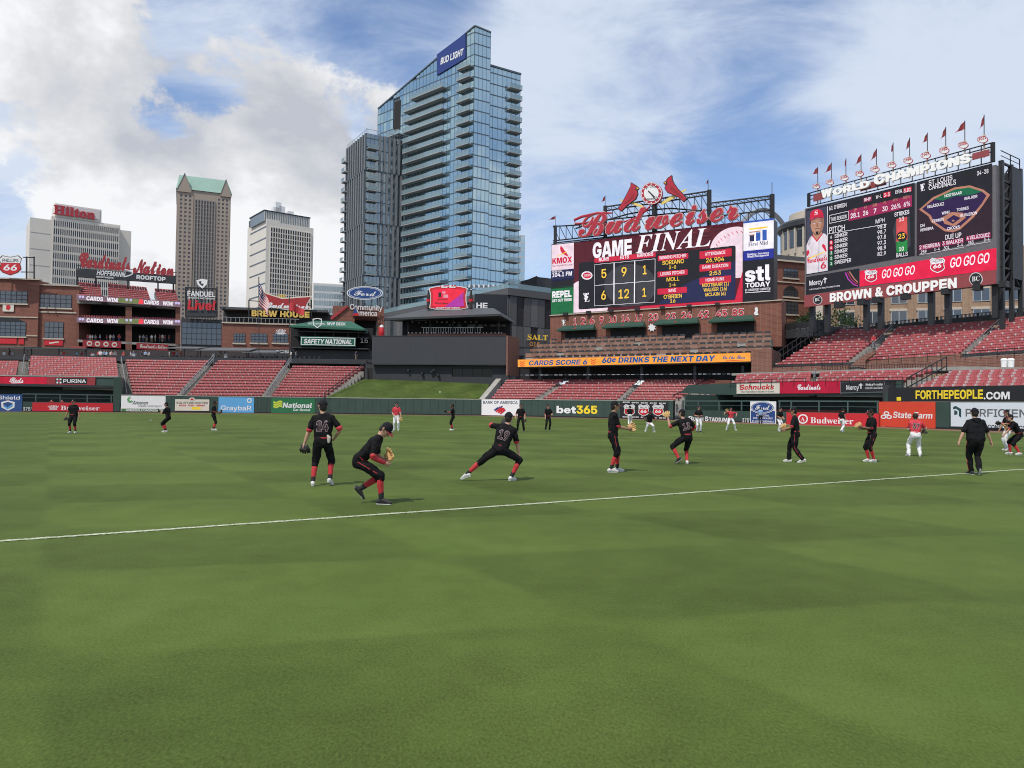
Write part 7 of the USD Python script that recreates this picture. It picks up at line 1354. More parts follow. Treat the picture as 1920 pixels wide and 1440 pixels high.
skin_m = [mat(f'skin_tone{k}', c, .55, vary=.08, scale=8) for k, c in (('', (.44, .26, .18)), ('_tan', (.30, .165, .105)), ('_deep', (.12, .062, .042)))]
CL = dict(black=mat('black_jersey', (.009, .009, .0105), .85, spec=.12, vary=.35, scale=9, bump=.3, bscale=18), blackp=mat('black_trousers', (.008, .008, .0095), .85, spec=.12, vary=.35, scale=9, bump=.3, bscale=16), red=mat('red_jersey', (.46, .03, .045), .75, vary=.12, scale=9, bump=.3, bscale=18), whitep=mat('white_trousers', (.62, .62, .64), .75, vary=.1, scale=8, bump=.35, bscale=16), sock=mat('red_sock', (.40, .025, .03), .8, vary=.12, scale=14), sockb=mat('black_sock', (.014, .014, .016), .8), trim=mat('red_trim', (.42, .03, .04), .6), white=mat('white_shoe', (.50, .50, .49), .6, vary=.2, scale=20), shoeb=mat('black_shoe', (.018, .018, .02), .5), cap=mat('black_cap', (.010, .0105, .013), .8, spec=.15), brim=mat('red_brim', (.40, .03, .045), .6), hair=mat('dark_hair', (.016, .011, .009), .7), blue=mat('light_blue_shirt', (.20, .30, .48), .7), navy=mat('navy_trousers', (.02, .025, .04), .7), tan=mat('tan_leather', (.50, .31, .13), .6, vary=.2, scale=14), blackl=mat('black_leather', (.02, .018, .018), .5, vary=.3, scale=14), eye=mat('dark_eye', (.012, .01, .01), .3), pinkw=mat('number_outline', (.30, .23, .25), .6), hood=mat('black_hoodie', (.011, .0115, .014), .9, spec=.1, vary=.3, scale=9, bump=.3, bscale=16))


def ray_hit(tm, o, d):
    """first hit of the rays o + t d on the mesh (brute force)"""
    v = tm.vertices[tm.faces]; e1, e2 = v[:, 1] - v[:, 0], v[:, 2] - v[:, 0]; h = np.cross(d, e2); a = (e1 * h).sum(1); out = np.full(len(o), np.nan)
    ok = np.abs(a) > 1e-12; f = 1 / np.where(ok, a, 1)
    for i, p in enumerate(o):
        s = p - v[:, 0]; u = f * (s * h).sum(1); q = np.cross(s, e1); w = f * (q @ d); t = f * (e2 * q).sum(1); k = ok & (u >= -1e-6) & (w >= -1e-6) & (u + w <= 1 + 1e-6) & (t > 0)
        if k.any(): out[i] = t[k].min()
    return out


def person(label, px, fy, yaw, H=1.85, top='black', bottom='blackp', long=False, shoes='white', skin=0, pel=(0, 0, .95), lean=(.03, 0, 1), twist=0, feet=(((0, -.12, .09), 0, 0), ((0, .12, .09), 0, 0)), hands=((.06, -.33, .80), (.06, .33, .80)), knee=((1, -.15, 0), (1, .15, 0)), elbow=((-1, -.6, 0), (-1, .6, 0)), face=(0, 0), number=None, belt=True, stripe=False, fat=1.0, fine=.022, red_arm=None, glove=None, hood=False, hat=True, curl=.5, blackcalf=True, group=None):
    base = G(px, fy); a = math.radians(yaw); f, r, u = np.array([math.sin(a), math.cos(a), 0]), np.array([math.cos(a), -math.sin(a), 0]), UP; k = H / 1.85
    T = lambda p: base + (f * p[0] + r * p[1] + u * p[2]) * k
    D = lambda p: f * p[0] + r * p[1] + u * p[2]
    t = thing('person', label, 'person', base, group); sp = nrm(D(lean)); rt = math.radians(twist); rc = nrm((r * math.cos(rt) - f * math.sin(rt)) - sp * ((r * math.cos(rt) - f * math.sin(rt)) @ sp)); fc = np.cross(sp, rc); fc = fc if fc @ f > 0 or abs(twist) > 80 else -fc
    P0 = T(pel); hips = [P0 + r * s * .095 * k - u * .03 * k for s in (-1, 1)]; sh = [P0 + sp * .47 * k + rc * s * .175 * k for s in (-1, 1)]; nb = P0 + sp * .535 * k
    hy, hp = math.radians(face[0]), math.radians(face[1]); hd = D((math.cos(hy) * math.cos(hp), math.sin(hy) * math.cos(hp), math.sin(hp))); hr = nrm(np.cross(hd, UP)); hu = np.cross(hr, hd)
    hc = nb + nrm(sp * .7 + UP * .5) * .155 * k + hd * .03 * k
    kn, an, el, wr = [], [], [], []
    for i in (0, 1):
        x, y = two_bone(hips[i], T(feet[i][0]), .445 * k, .43 * k, D(knee[i])); kn.append(x); an.append(y)
        x, y = two_bone(sh[i], T(hands[i]), .30 * k, .265 * k, D(elbow[i])); el.append(x); wr.append(y)
    F_ = fat
    # the body: torso, neck, head, arms with hands, lower legs in one skin
    ms = [hull((P0 + r * .05 * k, .06 * k), (P0 - r * .05 * k, .06 * k), (P0 + sp * .36 * k + rc * .08 * k, .062 * k), (P0 + sp * .36 * k - rc * .08 * k, .062 * k), (sh[0], .04 * k), (sh[1], .04 * k)), hull((nb - sp * .03 * k, .062 * k), (hc - hu * .06 * k - hd * .01 * k, .056 * k))]
    ms += [hull((hc + hu * .045 * k - hd * .012 * k, .090 * k), (hc + hu * .03 * k + hd * .02 * k, .084 * k), (hc - hu * .075 * k + hd * .045 * k, .045 * k), (hc - hu * .05 * k + hd * .01 * k, .066 * k)), hull((hc - hu * .01 * k + hd * .105 * k, .012 * k), (hc - hu * .035 * k + hd * .118 * k, .015 * k), (hc + hu * .035 * k + hd * .09 * k, .010 * k), n=8)]
    for s in (-1, 1): ms.append(hull((hc + hr * s * .088 * k - hu * .005 * k - hd * .01 * k, .014 * k), (hc + hr * s * .092 * k + hu * .035 * k - hd * .02 * k, .017 * k), n=8))
    for i, s in ((0, -1), (1, 1)):
        ms += chain([(sh[i], .045 * k), (el[i], .041 * k)]) + chain([(el[i], .043 * k), (el[i] + (wr[i] - el[i]) * .35, .043 * k), (wr[i], .029 * k)])
        hdv = nrm(wr[i] - el[i]); side = nrm(np.cross(hdv, rc * s + fc * .3)); out = np.cross(side, hdv); pc = wr[i] + hdv * .05 * k
        inw = nrm(P0 + sp * .3 * k - wr[i]); pn = nrm(inw - hdv * (inw @ hdv)); side = np.cross(hdv, pn)                      # pn: the way the palm faces
        ms.append(hull((wr[i], .028 * k), (pc + side * .025 * k + hdv * .03 * k, .016 * k), (pc - side * .025 * k + hdv * .03 * k, .016 * k)))
        for q, L in ((-.033, .070), (-.011, .082), (.011, .078), (.033, .062)):
            b0 = pc + side * q * k + hdv * .035 * k; b1 = b0 + (hdv * (1 - curl * .5) + pn * curl * .7) * L * .5 * k; b2 = b1 + (hdv * (1 - curl) + pn * curl * 1.1) * L * .5 * k; ms += chain([(b0, .0105 * k), (b1, .0098 * k), (b2, .008 * k)], 6)
        fw = side if side @ (f + UP * .2) > 0 else -side; b0 = wr[i] + hdv * .025 * k + fw * .022 * k; b1 = b0 + (fw * .7 + hdv * .7 + pn * .3) * .042 * k; ms += chain([(b0, .013 * k), (b1, .011 * k), (b1 + (hdv * .9 + pn * .3) * .032 * k, .009 * k)], 6)
        ms += chain([(kn[i], .046 * k), (kn[i] + (an[i] - kn[i]) * .3 - f * .01 * k, .046 * k), (an[i], .031 * k)]); ms.append(hull((hips[i], .06 * k), (kn[i], .045 * k)))
    part(t, 'body', solid(ms, fine, 6), skin_m[skin], smooth=True)
    # clothes
    js = [hull((P0 + sp * .035 * k + r * .085 * F_ * k, .098 * F_ * k), (P0 + sp * .035 * k - r * .085 * F_ * k, .098 * F_ * k), (P0 + sp * .2 * k + rc * .085 * F_ * k, .105 * F_ * k), (P0 + sp * .2 * k - rc * .085 * F_ * k, .105 * F_ * k)), hull((P0 + sp * .2 * k + rc * .085 * F_ * k, .105 * F_ * k), (P0 + sp * .2 * k - rc * .085 * F_ * k, .105 * F_ * k), (P0 + sp * .38 * k + rc * .105 * k, .112 * k), (P0 + sp * .38 * k - rc * .105 * k, .112 * k)), hull((P0 + sp * .38 * k + rc * .105 * k, .112 * k), (P0 + sp * .38 * k - rc * .105 * k, .112 * k), (sh[0], .066 * k), (sh[1], .066 * k), (nb - sp * .02 * k, .07 * k))]
    for i in (0, 1): e = sh[i] + (el[i] - sh[i]) * .86; js += chain([(sh[i], .071 * k), (sh[i] + (el[i] - sh[i]) * .45, .069 * k), (e, .066 * k)])
    jm = solid(js, fine, 6); jm.vertices += (meshkit.fbm(jm.vertices * 9 + px, 3)[:, None] - .5) * jm.vertex_normals * .045 * k
    part(t, 'hoodie' if hood else 'jersey', jm, CL[top] if not hood else CL['hood'], smooth=True)
    for i in (0, 1):
        d_ = nrm(el[i] - sh[i]); e = sh[i] + (el[i] - sh[i]) * .86
        if not hood and top in ('black', 'red'): part(t, 'cuff', solid([hull((e + d_ * .004, .0675 * k), (e + d_ * .012, .0675 * k))], .03, 2), CL['trim'] if top == 'black' else CL['white'], smooth=True)
    if red_arm is not None: i = red_arm; part(t, 'arm_sleeve', solid(chain([(sh[i] + (el[i] - sh[i]) * .7, .055 * k), (el[i], .052 * k), (el[i] + (wr[i] - el[i]) * .5, .05 * k), (wr[i] - nrm(wr[i] - el[i]) * .02, .038 * k)]), .03, 4), CL['trim'], smooth=True)
    ts = [hull((P0 + r * .085 * F_ * k + u * .03 * k, .104 * F_ * k), (P0 - r * .085 * F_ * k + u * .03 * k, .104 * F_ * k), (hips[0] - u * .04 * k, .098 * F_ * k), (hips[1] - u * .04 * k, .098 * F_ * k), (P0 - f * .04 * k - u * .05 * k, .10 * F_ * k))]; cut = .93 if long else .17
    for i in (0, 1):
        mid = hips[i] + (kn[i] - hips[i]) * .5; e = kn[i] + (an[i] - kn[i]) * cut; ts += chain([(hips[i] - u * .03 * k, .101 * F_ * k), (mid, .094 * F_ * k), (kn[i], .077 * k), (e, (.068 if long else .070) * k)])
    tm_ = solid(ts, fine, 6); tm_.vertices += (meshkit.fbm(tm_.vertices * 8 + px, 3)[:, None] - .5) * tm_.vertex_normals * .05 * k
    part(t, 'trousers', tm_, CL[bottom], smooth=True)
    for i, s in ((0, -1), (1, 1)):
        if not long:
            d_ = an[i] - kn[i]; part(t, 'sock', solid(chain([(kn[i] + d_ * .13, .058 * k), (kn[i] + d_ * .33 - f * .012 * k, .061 * k), (kn[i] + d_ * .80, .047 * k)] + ([] if blackcalf else [(an[i], .043 * k)])), .03, 3), CL['sock'], smooth=True)
            if blackcalf: part(t, 'sock_foot', solid(chain([(kn[i] + d_ * .70, .051 * k), (an[i], .046 * k)]), .03, 3), CL['sockb'], smooth=True)
        ty, tp = math.radians(feet[i][1] + s * 8), math.radians(feet[i][2]); fd = f * math.cos(ty) + r * math.sin(ty); fd = nrm(fd * math.cos(tp) - UP * math.sin(tp)); fu = np.cross(np.cross(fd, UP), fd); A = an[i] - fu * .035 * k
        sm = CL[shoes] if isinstance(shoes, str) else CL[shoes[i]]
        so = part(t, 'shoe', solid([hull((A - fd * .055 * k, .042 * k), (A + fd * .02 * k + fu * .03 * k, .043 * k), (A + fd * .12 * k - fu * .014 * k, .031 * k), (A + fd * .18 * k - fu * .02 * k, .022 * k), (an[i], .043 * k))], .025, 3), sm, smooth=True)
        part(so, 'sole', solid([hull(*[(A + fd * x * k - fu * .042 * k + np.cross(fd, fu) * y * k, .012 * k) for x in (-.07, .15) for y in (-.014, .014)], (A + fd * .185 * k - fu * .036 * k, .009 * k))], .04, 0), CL['white'])
        if stripe:
            w = r * s; pts = [hips[i] + w * .098 * F_ * k, (hips[i] + kn[i]) / 2 + w * .087 * F_ * k, kn[i] + w * .069 * k, kn[i] + (an[i] - kn[i]) * cut + w * .062 * k]; part(t, 'stripe', MB().tube(pts, .009 * k, 6), CL['trim'], smooth=True)
    if belt and not hood:
        an_ = np.arange(24) * 2 * np.pi / 24; rg = []
        for h, o in ((-.012, -.01), (-.012, .004), (.016, .004), (.016, -.01)): rg.append(np.array([P0 + sp * (.055 + h) * k + r * math.cos(x) * (.178 * F_ + o) * k + np.cross(r, sp) * math.sin(x) * (.112 * F_ + o) * k for x in an_]))
        part(t, 'belt', MB().loft(rg, False), CL['trim'] if bottom == 'blackp' else CL['red'], smooth=40)
    hs = [hull((hc + hu * .05 * k - hd * .02 * k, .094 * k), (hc - hu * .02 * k - hd * .035 * k, .075 * k))]
    part(t, 'hair', solid(hs, .03, 3), CL['hair'], smooth=True)
    if hat:
        cpm = solid([hull((hc + hu * .055 * k - hd * .012 * k, .101 * k), (hc + hu * .035 * k + hd * .015 * k, .098 * k), (hc + hu * .09 * k, .075 * k)).trim_by_plane([float(x) for x in hu], float((hc + hu * .035 * k) @ hu))], .025, 2)
        c = part(t, 'cap', cpm, CL['cap'] if hat is True else CL[hat], smooth=True); q = []
        for x in np.linspace(-1, 1, 9): q.append(hc + hu * .047 * k + hr * x * .075 * k + hd * (.088 + .088 * math.sqrt(max(0, 1 - .85 * x * x))) * k - hu * .018 * k)
        q2 = [hc + hu * .047 * k + hr * x * .08 * k + hd * (.06 * math.sqrt(max(0, 1 - .7 * x * x)) + .02) * k for x in np.linspace(-1, 1, 9)]
        part(c, 'brim', MB().loft([np.array(q2 + q[::-1]), np.array(q2 + q[::-1]) + hu * .008 * k]), CL['brim'] if hat is True else CL[hat])
        part(c, 'cap_mark', MB().obox(hc + hu * .085 * k + hd * .099 * k, hr * .018 * k, hu * .014 * k, hd * .006 * k), CL['white'])
    if abs(((yaw + face[0]) % 360) - 180) < 125:
        for s in (-1, 1): part(t, 'eye', trimesh.Trimesh(*[(lambda g: (g.vert_properties[:, :3], g.tri_verts))(ball(hc + hr * s * .032 * k + hu * .018 * k + hd * .096 * k, .011 * k, 8).to_mesh())][0], process=False), CL['eye'])
        part(t, 'mouth', MB().obox(hc - hu * .078 * k + hd * .088 * k, hr * .022 * k, hu * .004 * k, hd * .006 * k), mat('lip', (.25, .09, .075), .5))
    if hood: part(t, 'hood', solid([hull((nb - fc * .075 * k + rc * .07 * k, .045 * k), (nb - fc * .075 * k - rc * .07 * k, .045 * k), (nb - fc * .09 * k - sp * .07 * k, .04 * k))], .03, 3), CL['hood'], smooth=True)
    if number:
        sh_ = text_shape(number, 'sans', 600); bb = sh_.bounds; hN = .20 * k; kx = .72
        for fat_, m_, off, nm in ((.07, CL['pinkw'], .006, 'number_outline'), (.0, mat('number_dark', (.035, .012, .015), .7), .012, 'number')):
            s2 = text_shape(number, 'sans', 600, fat_) if fat_ else sh_; vv, ff = [], []
            s2 = s2.segmentize(.25)
            for g in getattr(s2, 'geoms', [s2]):
                v, fc_ = trimesh.creation.triangulate_polygon(g, engine='earcut'); e = np.c_[v, np.zeros(len(v))][fc_]; sg_ = np.cross(e[:, 1] - e[:, 0], e[:, 2] - e[:, 0])[:, 2]; fc_ = np.where((sg_ < 0)[:, None], fc_[:, ::-1], fc_); ff.append(fc_ + sum(len(x) for x in vv)); vv.append(v)
            v = np.vstack(vv); c0 = P0 + sp * .20 * k - fc * .6; o = c0 + rc * ((v[:, :1] - (bb[0] + bb[2]) / 2) * hN * kx) + sp * (v[:, 1:2] * hN); tt_ = ray_hit(jm, o, fc); tt_ = np.where(np.isnan(tt_), np.nanmax(tt_), tt_); part(t, nm, MB().add(o + fc * (tt_[:, None] - off), np.vstack(ff)), m_)
    t.wr, t.el, t.f, t.r, t.k = wr, el, f, r, k
    if glove:
        i, lb, gm, dirv = glove; mitt(lb, wr[i], D(dirv[0]), D(dirv[1]), CL[gm], k, -1 if i else 1)
    return t


def mitt(label, w, up, palm, m, k=1.0, s=1):
    """a baseball glove on the wrist w: fingers point up, the pocket faces palm"""
    up = nrm(up); palm = nrm(palm - up * (palm @ up)); sd = np.cross(up, palm) * s; c = w + up * .06 * k; t = thing('baseball_glove', label, 'glove', w); ms = []
    ms.append(hull((c - sd * .05 * k, .032 * k), (c + sd * .055 * k, .032 * k), (c - sd * .05 * k + up * .08 * k - palm * .02 * k, .02 * k), (c + sd * .06 * k + up * .08 * k - palm * .02 * k, .02 * k)))
    for q, L, b in ((-.055, .135, -.022), (-.02, .155, -.008), (.014, .155, .006), (.048, .135, .02)): a0 = c + sd * q * .8 * k + up * .03 * k; a1 = c + sd * (q + b) * k + up * L * .6 * k - palm * .012 * k; a2 = c + sd * (q + b * 1.3) * k + up * L * k + palm * .035 * k; ms += chain([(a0, .028 * k), (a1, .026 * k), (a2, .019 * k)], 8)
    ms += chain([(c + sd * .06 * k, .027 * k), (c + sd * .11 * k + up * .05 * k, .026 * k), (c + sd * .12 * k + up * .12 * k + palm * .03 * k, .019 * k)], 8)
    part(t, 'palm', solid(ms, .014, 4), m, smooth=True)
    part(t, 'webbing', solid([hull((c + sd * .12 * k + up * .125 * k + palm * .03 * k, .012), (c + sd * .07 * k + up * .14 * k + palm * .025 * k, .012), (c + sd * .075 * k + up * .03 * k, .012), (c + sd * .11 * k + up * .05 * k, .012))], .02, 0), m); part(t, 'lace', MB().tube([c - sd * .04 * k - up * .03 * k, c - up * .05 * k + palm * .02, c + sd * .05 * k - up * .09 * k], .004, 5), CL['tan' if m is CL['blackl'] else 'blackl'])


ft2 = lambda a, b, ya=0, yb=0, pa=0, pb=0: ((a, ya, pa), (b, yb, pb))
UPW = ((.3, 0, .95), (1, 0, 0)); HANG = ((.1, 0, -1), (.3, 0, 0)); FWD = ((.6, 0, .7), (-.2, .8, .3))
person('player in black with red socks facing us before the crown board', 137, 812.5, 178, 1.83, skin=1, fat=1.12, feet=ft2((.02, -.14, .09), (.0, .14, .09)), hands=((.06, -.36, .80), (.08, .38, .82)), fine=.03, glove=(1, 'dark glove hanging from the hand of the player before the crown board', 'blackl', HANG))
person('player in black and red socks bending his knees to catch before the energy board', 311, 810.5, -92, 1.85, skin=1, pel=(-.12, 0, .84), lean=(.16, 0, 1), feet=ft2((-.02, -.13, .09), (.04, .13, .09)), hands=((.30, -.04, 1.12), (.30, .06, 1.10)), fine=.03, glove=(0, 'dark brown glove held out by the bent player before the energy board', 'blackl', ((.7, 0, .6), (-.4, .3, .6))))
person('player in black holding a glove before the light blue board', 400, 807, 82, 1.83, skin=2, feet=ft2((-.06, -.11, .09), (.07, .12, .09)), hands=((.30, -.06, 1.10), (.30, .08, 1.06)), fine=.03, glove=(0, 'black glove held at the chest before the light blue board', 'blackl', ((.8, 0, .5), (0, .6, .5))))
person('player with 24 on his black back standing nearest the green rental board', 604, 911.5, -6, 1.86, number='24', skin=0, pel=(0, .0, .95), lean=(.02, -.01, 1), feet=ft2((-.02, -.19, .09), (.06, .15, .13), -5, 8, 0, 22), hands=((.06, -.40, .84), (.17, .24, 1.02)), elbow=((-.6, -1, 0), (-.8, 1, 0)), face=(-35, 5), fine=.016, glove=(0, 'black and white glove hanging from the hand of player 24', 'blackl', ((.05, -.1, -1), (.9, .3, 0))))
t = thing('batting_gloves', 'pale batting gloves tucked in the back pocket of player 24', 'gloves', G(604, 911.5)); b = G(604, 911.5) + np.array([.15, -.115, .93]); part(t, 'cloth', solid([hull((b, .028), (b + np.array([.01, 0, .09]), .035), (b + np.array([-.02, -.01, .13]), .022))], .015, 3), mat('pale_glove', (.45, .42, .36), .8), smooth=True)
person('crouching player in black with one red sleeve looking into his tan glove', 714, 945, 88, 1.84, skin=0, pel=(-.38, 0, .77), lean=(.66, 0, .75), feet=ft2((-.40, -.12, .24), (.02, .10, .09), 0, 4, 52, 0), knee=((1, -.1, -.2), (1, .1, .2)), hands=((.06, -.05, .76), (.07, .07, .72)), elbow=((-.6, -.5, -1), (-.6, .5, -1)), face=(14, -50), stripe=True, red_arm=1, shoes='shoeb', fine=.014, curl=.7, glove=(0, 'tan glove open in the hands of the crouching player', 'tan', ((.55, .25, .75), (-.35, .8, .35))))
person('player in red jersey and white trousers standing before the dark green wall', 743, 808, 180, 1.87, top='red', bottom='whitep', long=True, feet=ft2((0, -.13, .09), (0, .12, .09)), hands=((.10, -.30, .86), (.16, .16, .98)), fine=.03, glove=(0, 'tan glove hanging beside the white trousers before the green wall', 'tan', HANG))
person('player in black throwing shape with arms out below the grass slope', 849, 807, -96, 1.8, skin=2, hands=((.42, -.08, 1.26), (.40, .10, 1.24)), feet=ft2((0, -.1, .09), (.06, .1, .09)), fine=.03, glove=(0, 'dark glove held out below the grass slope', 'blackl', ((.8, 0, .4), (0, .6, .6))))
person('player with 19 on his black back lunging with one hand on his knee', 930, 902, 4, 1.86, number='19', pel=(0, .09, .75), lean=(.10, .27, .95), twist=0, feet=ft2((-.06, -.72, .10), (.08, .34, .09), -60, 25, 20, 0), knee=((.2, -.2, 1), (.5, 1, .2)), hands=((.22, .10, 1.27), (.22, .50, .60)), elbow=((.1, -1, -.05), (.1, 1, .2)), face=(20, 0), fine=.016, glove=(0, 'dark red glove raised to the face of the lunging player', 'blackl', ((.2, .6, .6), (.6, .6, -.3))))
person('man in black with long trousers and glove beside the white bank board', 976, 810, 186, 1.86, long=True, shoes='shoeb', feet=ft2((0, -.22, .09), (0, .2, .09)), hands=((.08, -.28, .88), (.12, .30, .90)), fine=.03, glove=(0, 'black glove held low beside the white bank board', 'blackl', HANG))
person('man in black with long trousers before the betting letters', 1027, 807, 160, 1.84, long=True, shoes='shoeb', feet=ft2((0, -.13, .09), (.05, .18, .09)), hands=((.22, -.22, 1.06), (.12, .24, .86)), fine=.03)
person('tall player in black with red socks in profile holding a tan glove', 1150, 885.5, 84, 1.93, skin=1, feet=ft2((.12, -.10, .09), (-.09, .10, .09)), hands=((.36, -.05, 1.10), (.34, .06, 1.10)), elbow=((-1, -.3, -.4), (-1, .3, -.4)), stripe=True, fine=.016, curl=.8, pel=(-.02, 0, .96), glove=(0, 'pale tan glove held out by the tall player in profile', 'tan', ((.8, .1, .35), (.2, .8, .3))))
person('player in black and white trousers walking off before the shield pattern board', 1181, 797.5, 12, 1.82, bottom='whitep', long=True, shoes='shoeb', feet=ft2((-.14, -.1, .10), (.16, .1, .12)), hands=((.16, -.2, 1.08), (.14, .22, 1.06)), fine=.03)
person('catcher in black and white trousers squatting forward on the grass', 1218, 810.5, 180, 1.82, bottom='whitep', long=True, skin=2, pel=(-.16, 0, .66), lean=(.32, 0, .95), feet=ft2((0, -.28, .09), (.02, .28, .09), -15, 15), hands=((.22, -.36, .78), (.24, .34, .95)), fine=.03, glove=(1, 'dark mitt held low by the squatting catcher', 'blackl', ((.5, 0, -.6), (.8, 0, .3))))
person('player with 13 on his black back reaching out with a tan glove', 1283, 870.5, -14, 1.84, number='13', pel=(0, .08, .85), lean=(.12, -.16, .97), feet=ft2((-.04, -.20, .18), (.05, .12, .09), -25, 10, 35, 0), knee=((.7, -.8, 0), (1, .2, 0)), hands=((.18, -.46, 1.40), (.24, .26, .96)), elbow=((-.1, -.3, -1), (-.3, 1, -.3)), face=(-30, 4), fine=.016, red_arm=1, blackcalf=False, shoes=('shoeb', 'white'), glove=(0, 'tan glove raised at arm length by player 13', 'tan', ((.2, -.2, 1), (.8, .3, 0))))
person('player in black and white trousers standing before the stadium name', 1310, 810.5, 178, 1.86, bottom='whitep', long=True, shoes='shoeb', hands=((.22, -.1, 1.12), (.2, .14, 1.1)), feet=ft2((0, -.12, .09), (0, .12, .09)), fine=.03)
person('player in red jersey with feet wide apart beside the number 375', 1370, 807, 184, 1.84, top='red', bottom='whitep', long=True, pel=(0, 0, .90), feet=ft2((0, -.34, .09), (0, .30, .09), -20, 20), hands=((.10, -.38, 1.10), (.18, .32, 1.42)), elbow=((-.4, -1, .1), (-.2, 1, -.4)), fine=.03, glove=(1, 'tan glove raised by the player in red beside the number 375', 'tan', UPW))
person('man in light blue shirt standing against the blue oval board', 1426, 795.5, 10, 1.82, top='blue', bottom='navy', long=True, shoes='shoeb', hands=((.12, -.36, .9), (.05, .3, .84)), fine=.03, belt=False, hat='navy')
person('player in black and white trousers between the oval board and the red board', 1462, 809, 150, 1.85, bottom='whitep', long=True, hands=((.26, -.12, .96), (.24, .16, .98)), pel=(-.05, 0, .92), lean=(.15, 0, 1), fine=.03)
person('heavy man in black walking with a tan glove in front of the red emblem board', 1491, 867.5, -62, 1.84, long=True, fat=1.2, stripe=True, skin=1, feet=ft2((-.24, -.1, .12), (.20, .1, .09), 0, 0, 15, 0), hands=((.30, -.20, 1.06), (.30, .14, 1.04)), fine=.018, glove=(1, 'tan glove carried by the heavy man in black', 'tan', FWD))
person('player in black and white trousers trotting past the red emblem board', 1579, 810.5, 55, 1.84, bottom='whitep', long=True, pel=(0, 0, .93), lean=(.12, 0, 1), feet=ft2((.28, -.08, .10), (-.30, .1, .16), 0, 0, 0, 25), hands=((.24, -.2, 1.1), (-.08, .3, 1.0)), fine=.03)
person('player in black with red socks in profile catching before the orange-red board', 1635, 866.5, -92, 1.80, skin=2, stripe=True, blackcalf=False, feet=ft2((-.02, -.1, .09), (.06, .1, .09)), hands=((.36, -.10, 1.16), (.34, .10, 1.12)), elbow=((-1, -.3, -.5), (-1, .3, -.5)), fine=.018, glove=(1, 'large tan glove held out before the orange-red board', 'tan', ((.6, 0, .7), (.3, .7, .5))))
person('bare-headed player in red jersey with bent knees and white trousers', 1716, 856, 16, 1.80, top='red', bottom='whitep', long=True, skin=2, number='37', hat=None, pel=(-.06, 0, .84), lean=(.22, .05, .97), feet=ft2((.02, -.22, .09), (-.02, .16, .09), -12, 12), hands=((.30, .02, .96), (.34, .32, .92)), elbow=((-.5, -1, -.3), (-.5, 1, -.3)), fine=.018, glove=(1, 'brown glove held beside the white trousers of the bare-headed player', 'blackl', ((.5, .5, 0), (-.3, .3, .9))))
person('man in short-sleeved black hoodie walking away at the white line', 1830, 891, 8, 1.86, hood=True, long=True, stripe=True, shoes='shoeb', fat=1.22, skin=0, pel=(0, 0, .95), lean=(.05, 0, 1), feet=ft2((.18, -.04, .09), (-.16, .02, .16), -5, 5, 0, 40), hands=((.02, -.42, .84), (.10, .46, .80)), elbow=((-.8, -.8, 0), (-.8, .8, 0)), fine=.016)
person('player in black and white trousers with his glove out before the pale board', 1890, 845, -80, 1.84, bottom='whitep', long=True, skin=1, hands=((.34, -.2, 1.16), (.26, .16, .9)), feet=ft2((.02, -.14, .09), (-.02, .14, .09)), fine=.02, glove=(0, 'dark glove held out over the white lettering board', 'blackl', ((.8, 0, .3), (.2, .5, .7))))
person('player in black and red socks leaning forward at the picture edge', 1904, 853, -70, 1.82, skin=0, pel=(-.14, 0, .84), lean=(.45, 0, .9), feet=ft2((-.10, -.18, .09), (.12, .22, .09), -15, 15), hands=((.42, -.18, .82), (.22, .26, 1.0)), elbow=((-.3, -.6, -.8), (-.6, .6, -.5)), fine=.018, blackcalf=False, glove=(1, 'tan glove at the chest of the player leaning forward', 'tan', ((.4, 0, .9), (.8, 0, -.2))))
for lb, px, py in (('white ball in flight over the grass slope', 825, 735.5), ('white ball in flight before the white energy board', 283, 788)):
    c = W(px, py, 40 if px > 800 else 60); solo('baseball', trimesh.creation.icosphere(2, .045).apply_translation(c), CL['white'], lb, 'ball', smooth=True)


# small figures far off, each a copy of one of a few builds
def far_person(label, c, shirt, trousers, seated=False):
    t = thing('person', label, 'person', c); c = np.asarray(c, float); q = lambda x, y, z: c + np.array([x, y, z])
    h = .45 if seated else .0
    part(t, 'body', solid([hull((q(0, 0, 1.62 - h), .10), (q(0, -.02, 1.56 - h), .08)), hull((q(0, 0, 1.52 - h), .06), (q(0, 0, 1.1 - h), .1))] + chain([(q(-.2, 0, 1.38 - h), .05), (q(-.27, -.03, 1.1 - h), .045), (q(-.2, -.2, .95 - h), .04)]) + chain([(q(.2, 0, 1.38 - h), .05), (q(.27, -.03, 1.1 - h), .045), (q(.25, -.1, .88 - h), .04)]), .06, 3), skin_m[0], smooth=True)
    part(t, 'shirt', solid([hull((q(-.12, 0, .95 - h), .12), (q(.12, 0, .95 - h), .12), (q(-.17, 0, 1.38 - h), .09), (q(.17, 0, 1.38 - h), .09))] + chain([(q(-.2, 0, 1.38 - h), .075), (q(-.26, -.02, 1.18 - h), .07)]) + chain([(q(.2, 0, 1.38 - h), .075), (q(.26, -.02, 1.18 - h), .07)]), .06, 3), shirt, smooth=True)
    part(t, 'trousers', solid([hull((q(-.1, 0, .9 - h), .12), (q(.1, 0, .9 - h), .12))] + [x for s in (-1, 1) for x in (chain([(q(s * .1, 0, .88), .1), (q(s * .12, 0, .48), .075), (q(s * .12, 0, .1), .055)]) if not seated else chain([(q(s * .1, 0, .45), .1), (q(s * .12, -.42, .47), .075), (q(s * .12, -.45, .1), .055)]))], .06, 3), trousers, smooth=True)
    part(t, 'hair', solid([hull((q(0, .02, 1.66 - h), .10), (q(0, .04, 1.6 - h), .085))], .06, 2), CL['hair'], smooth=True); return t


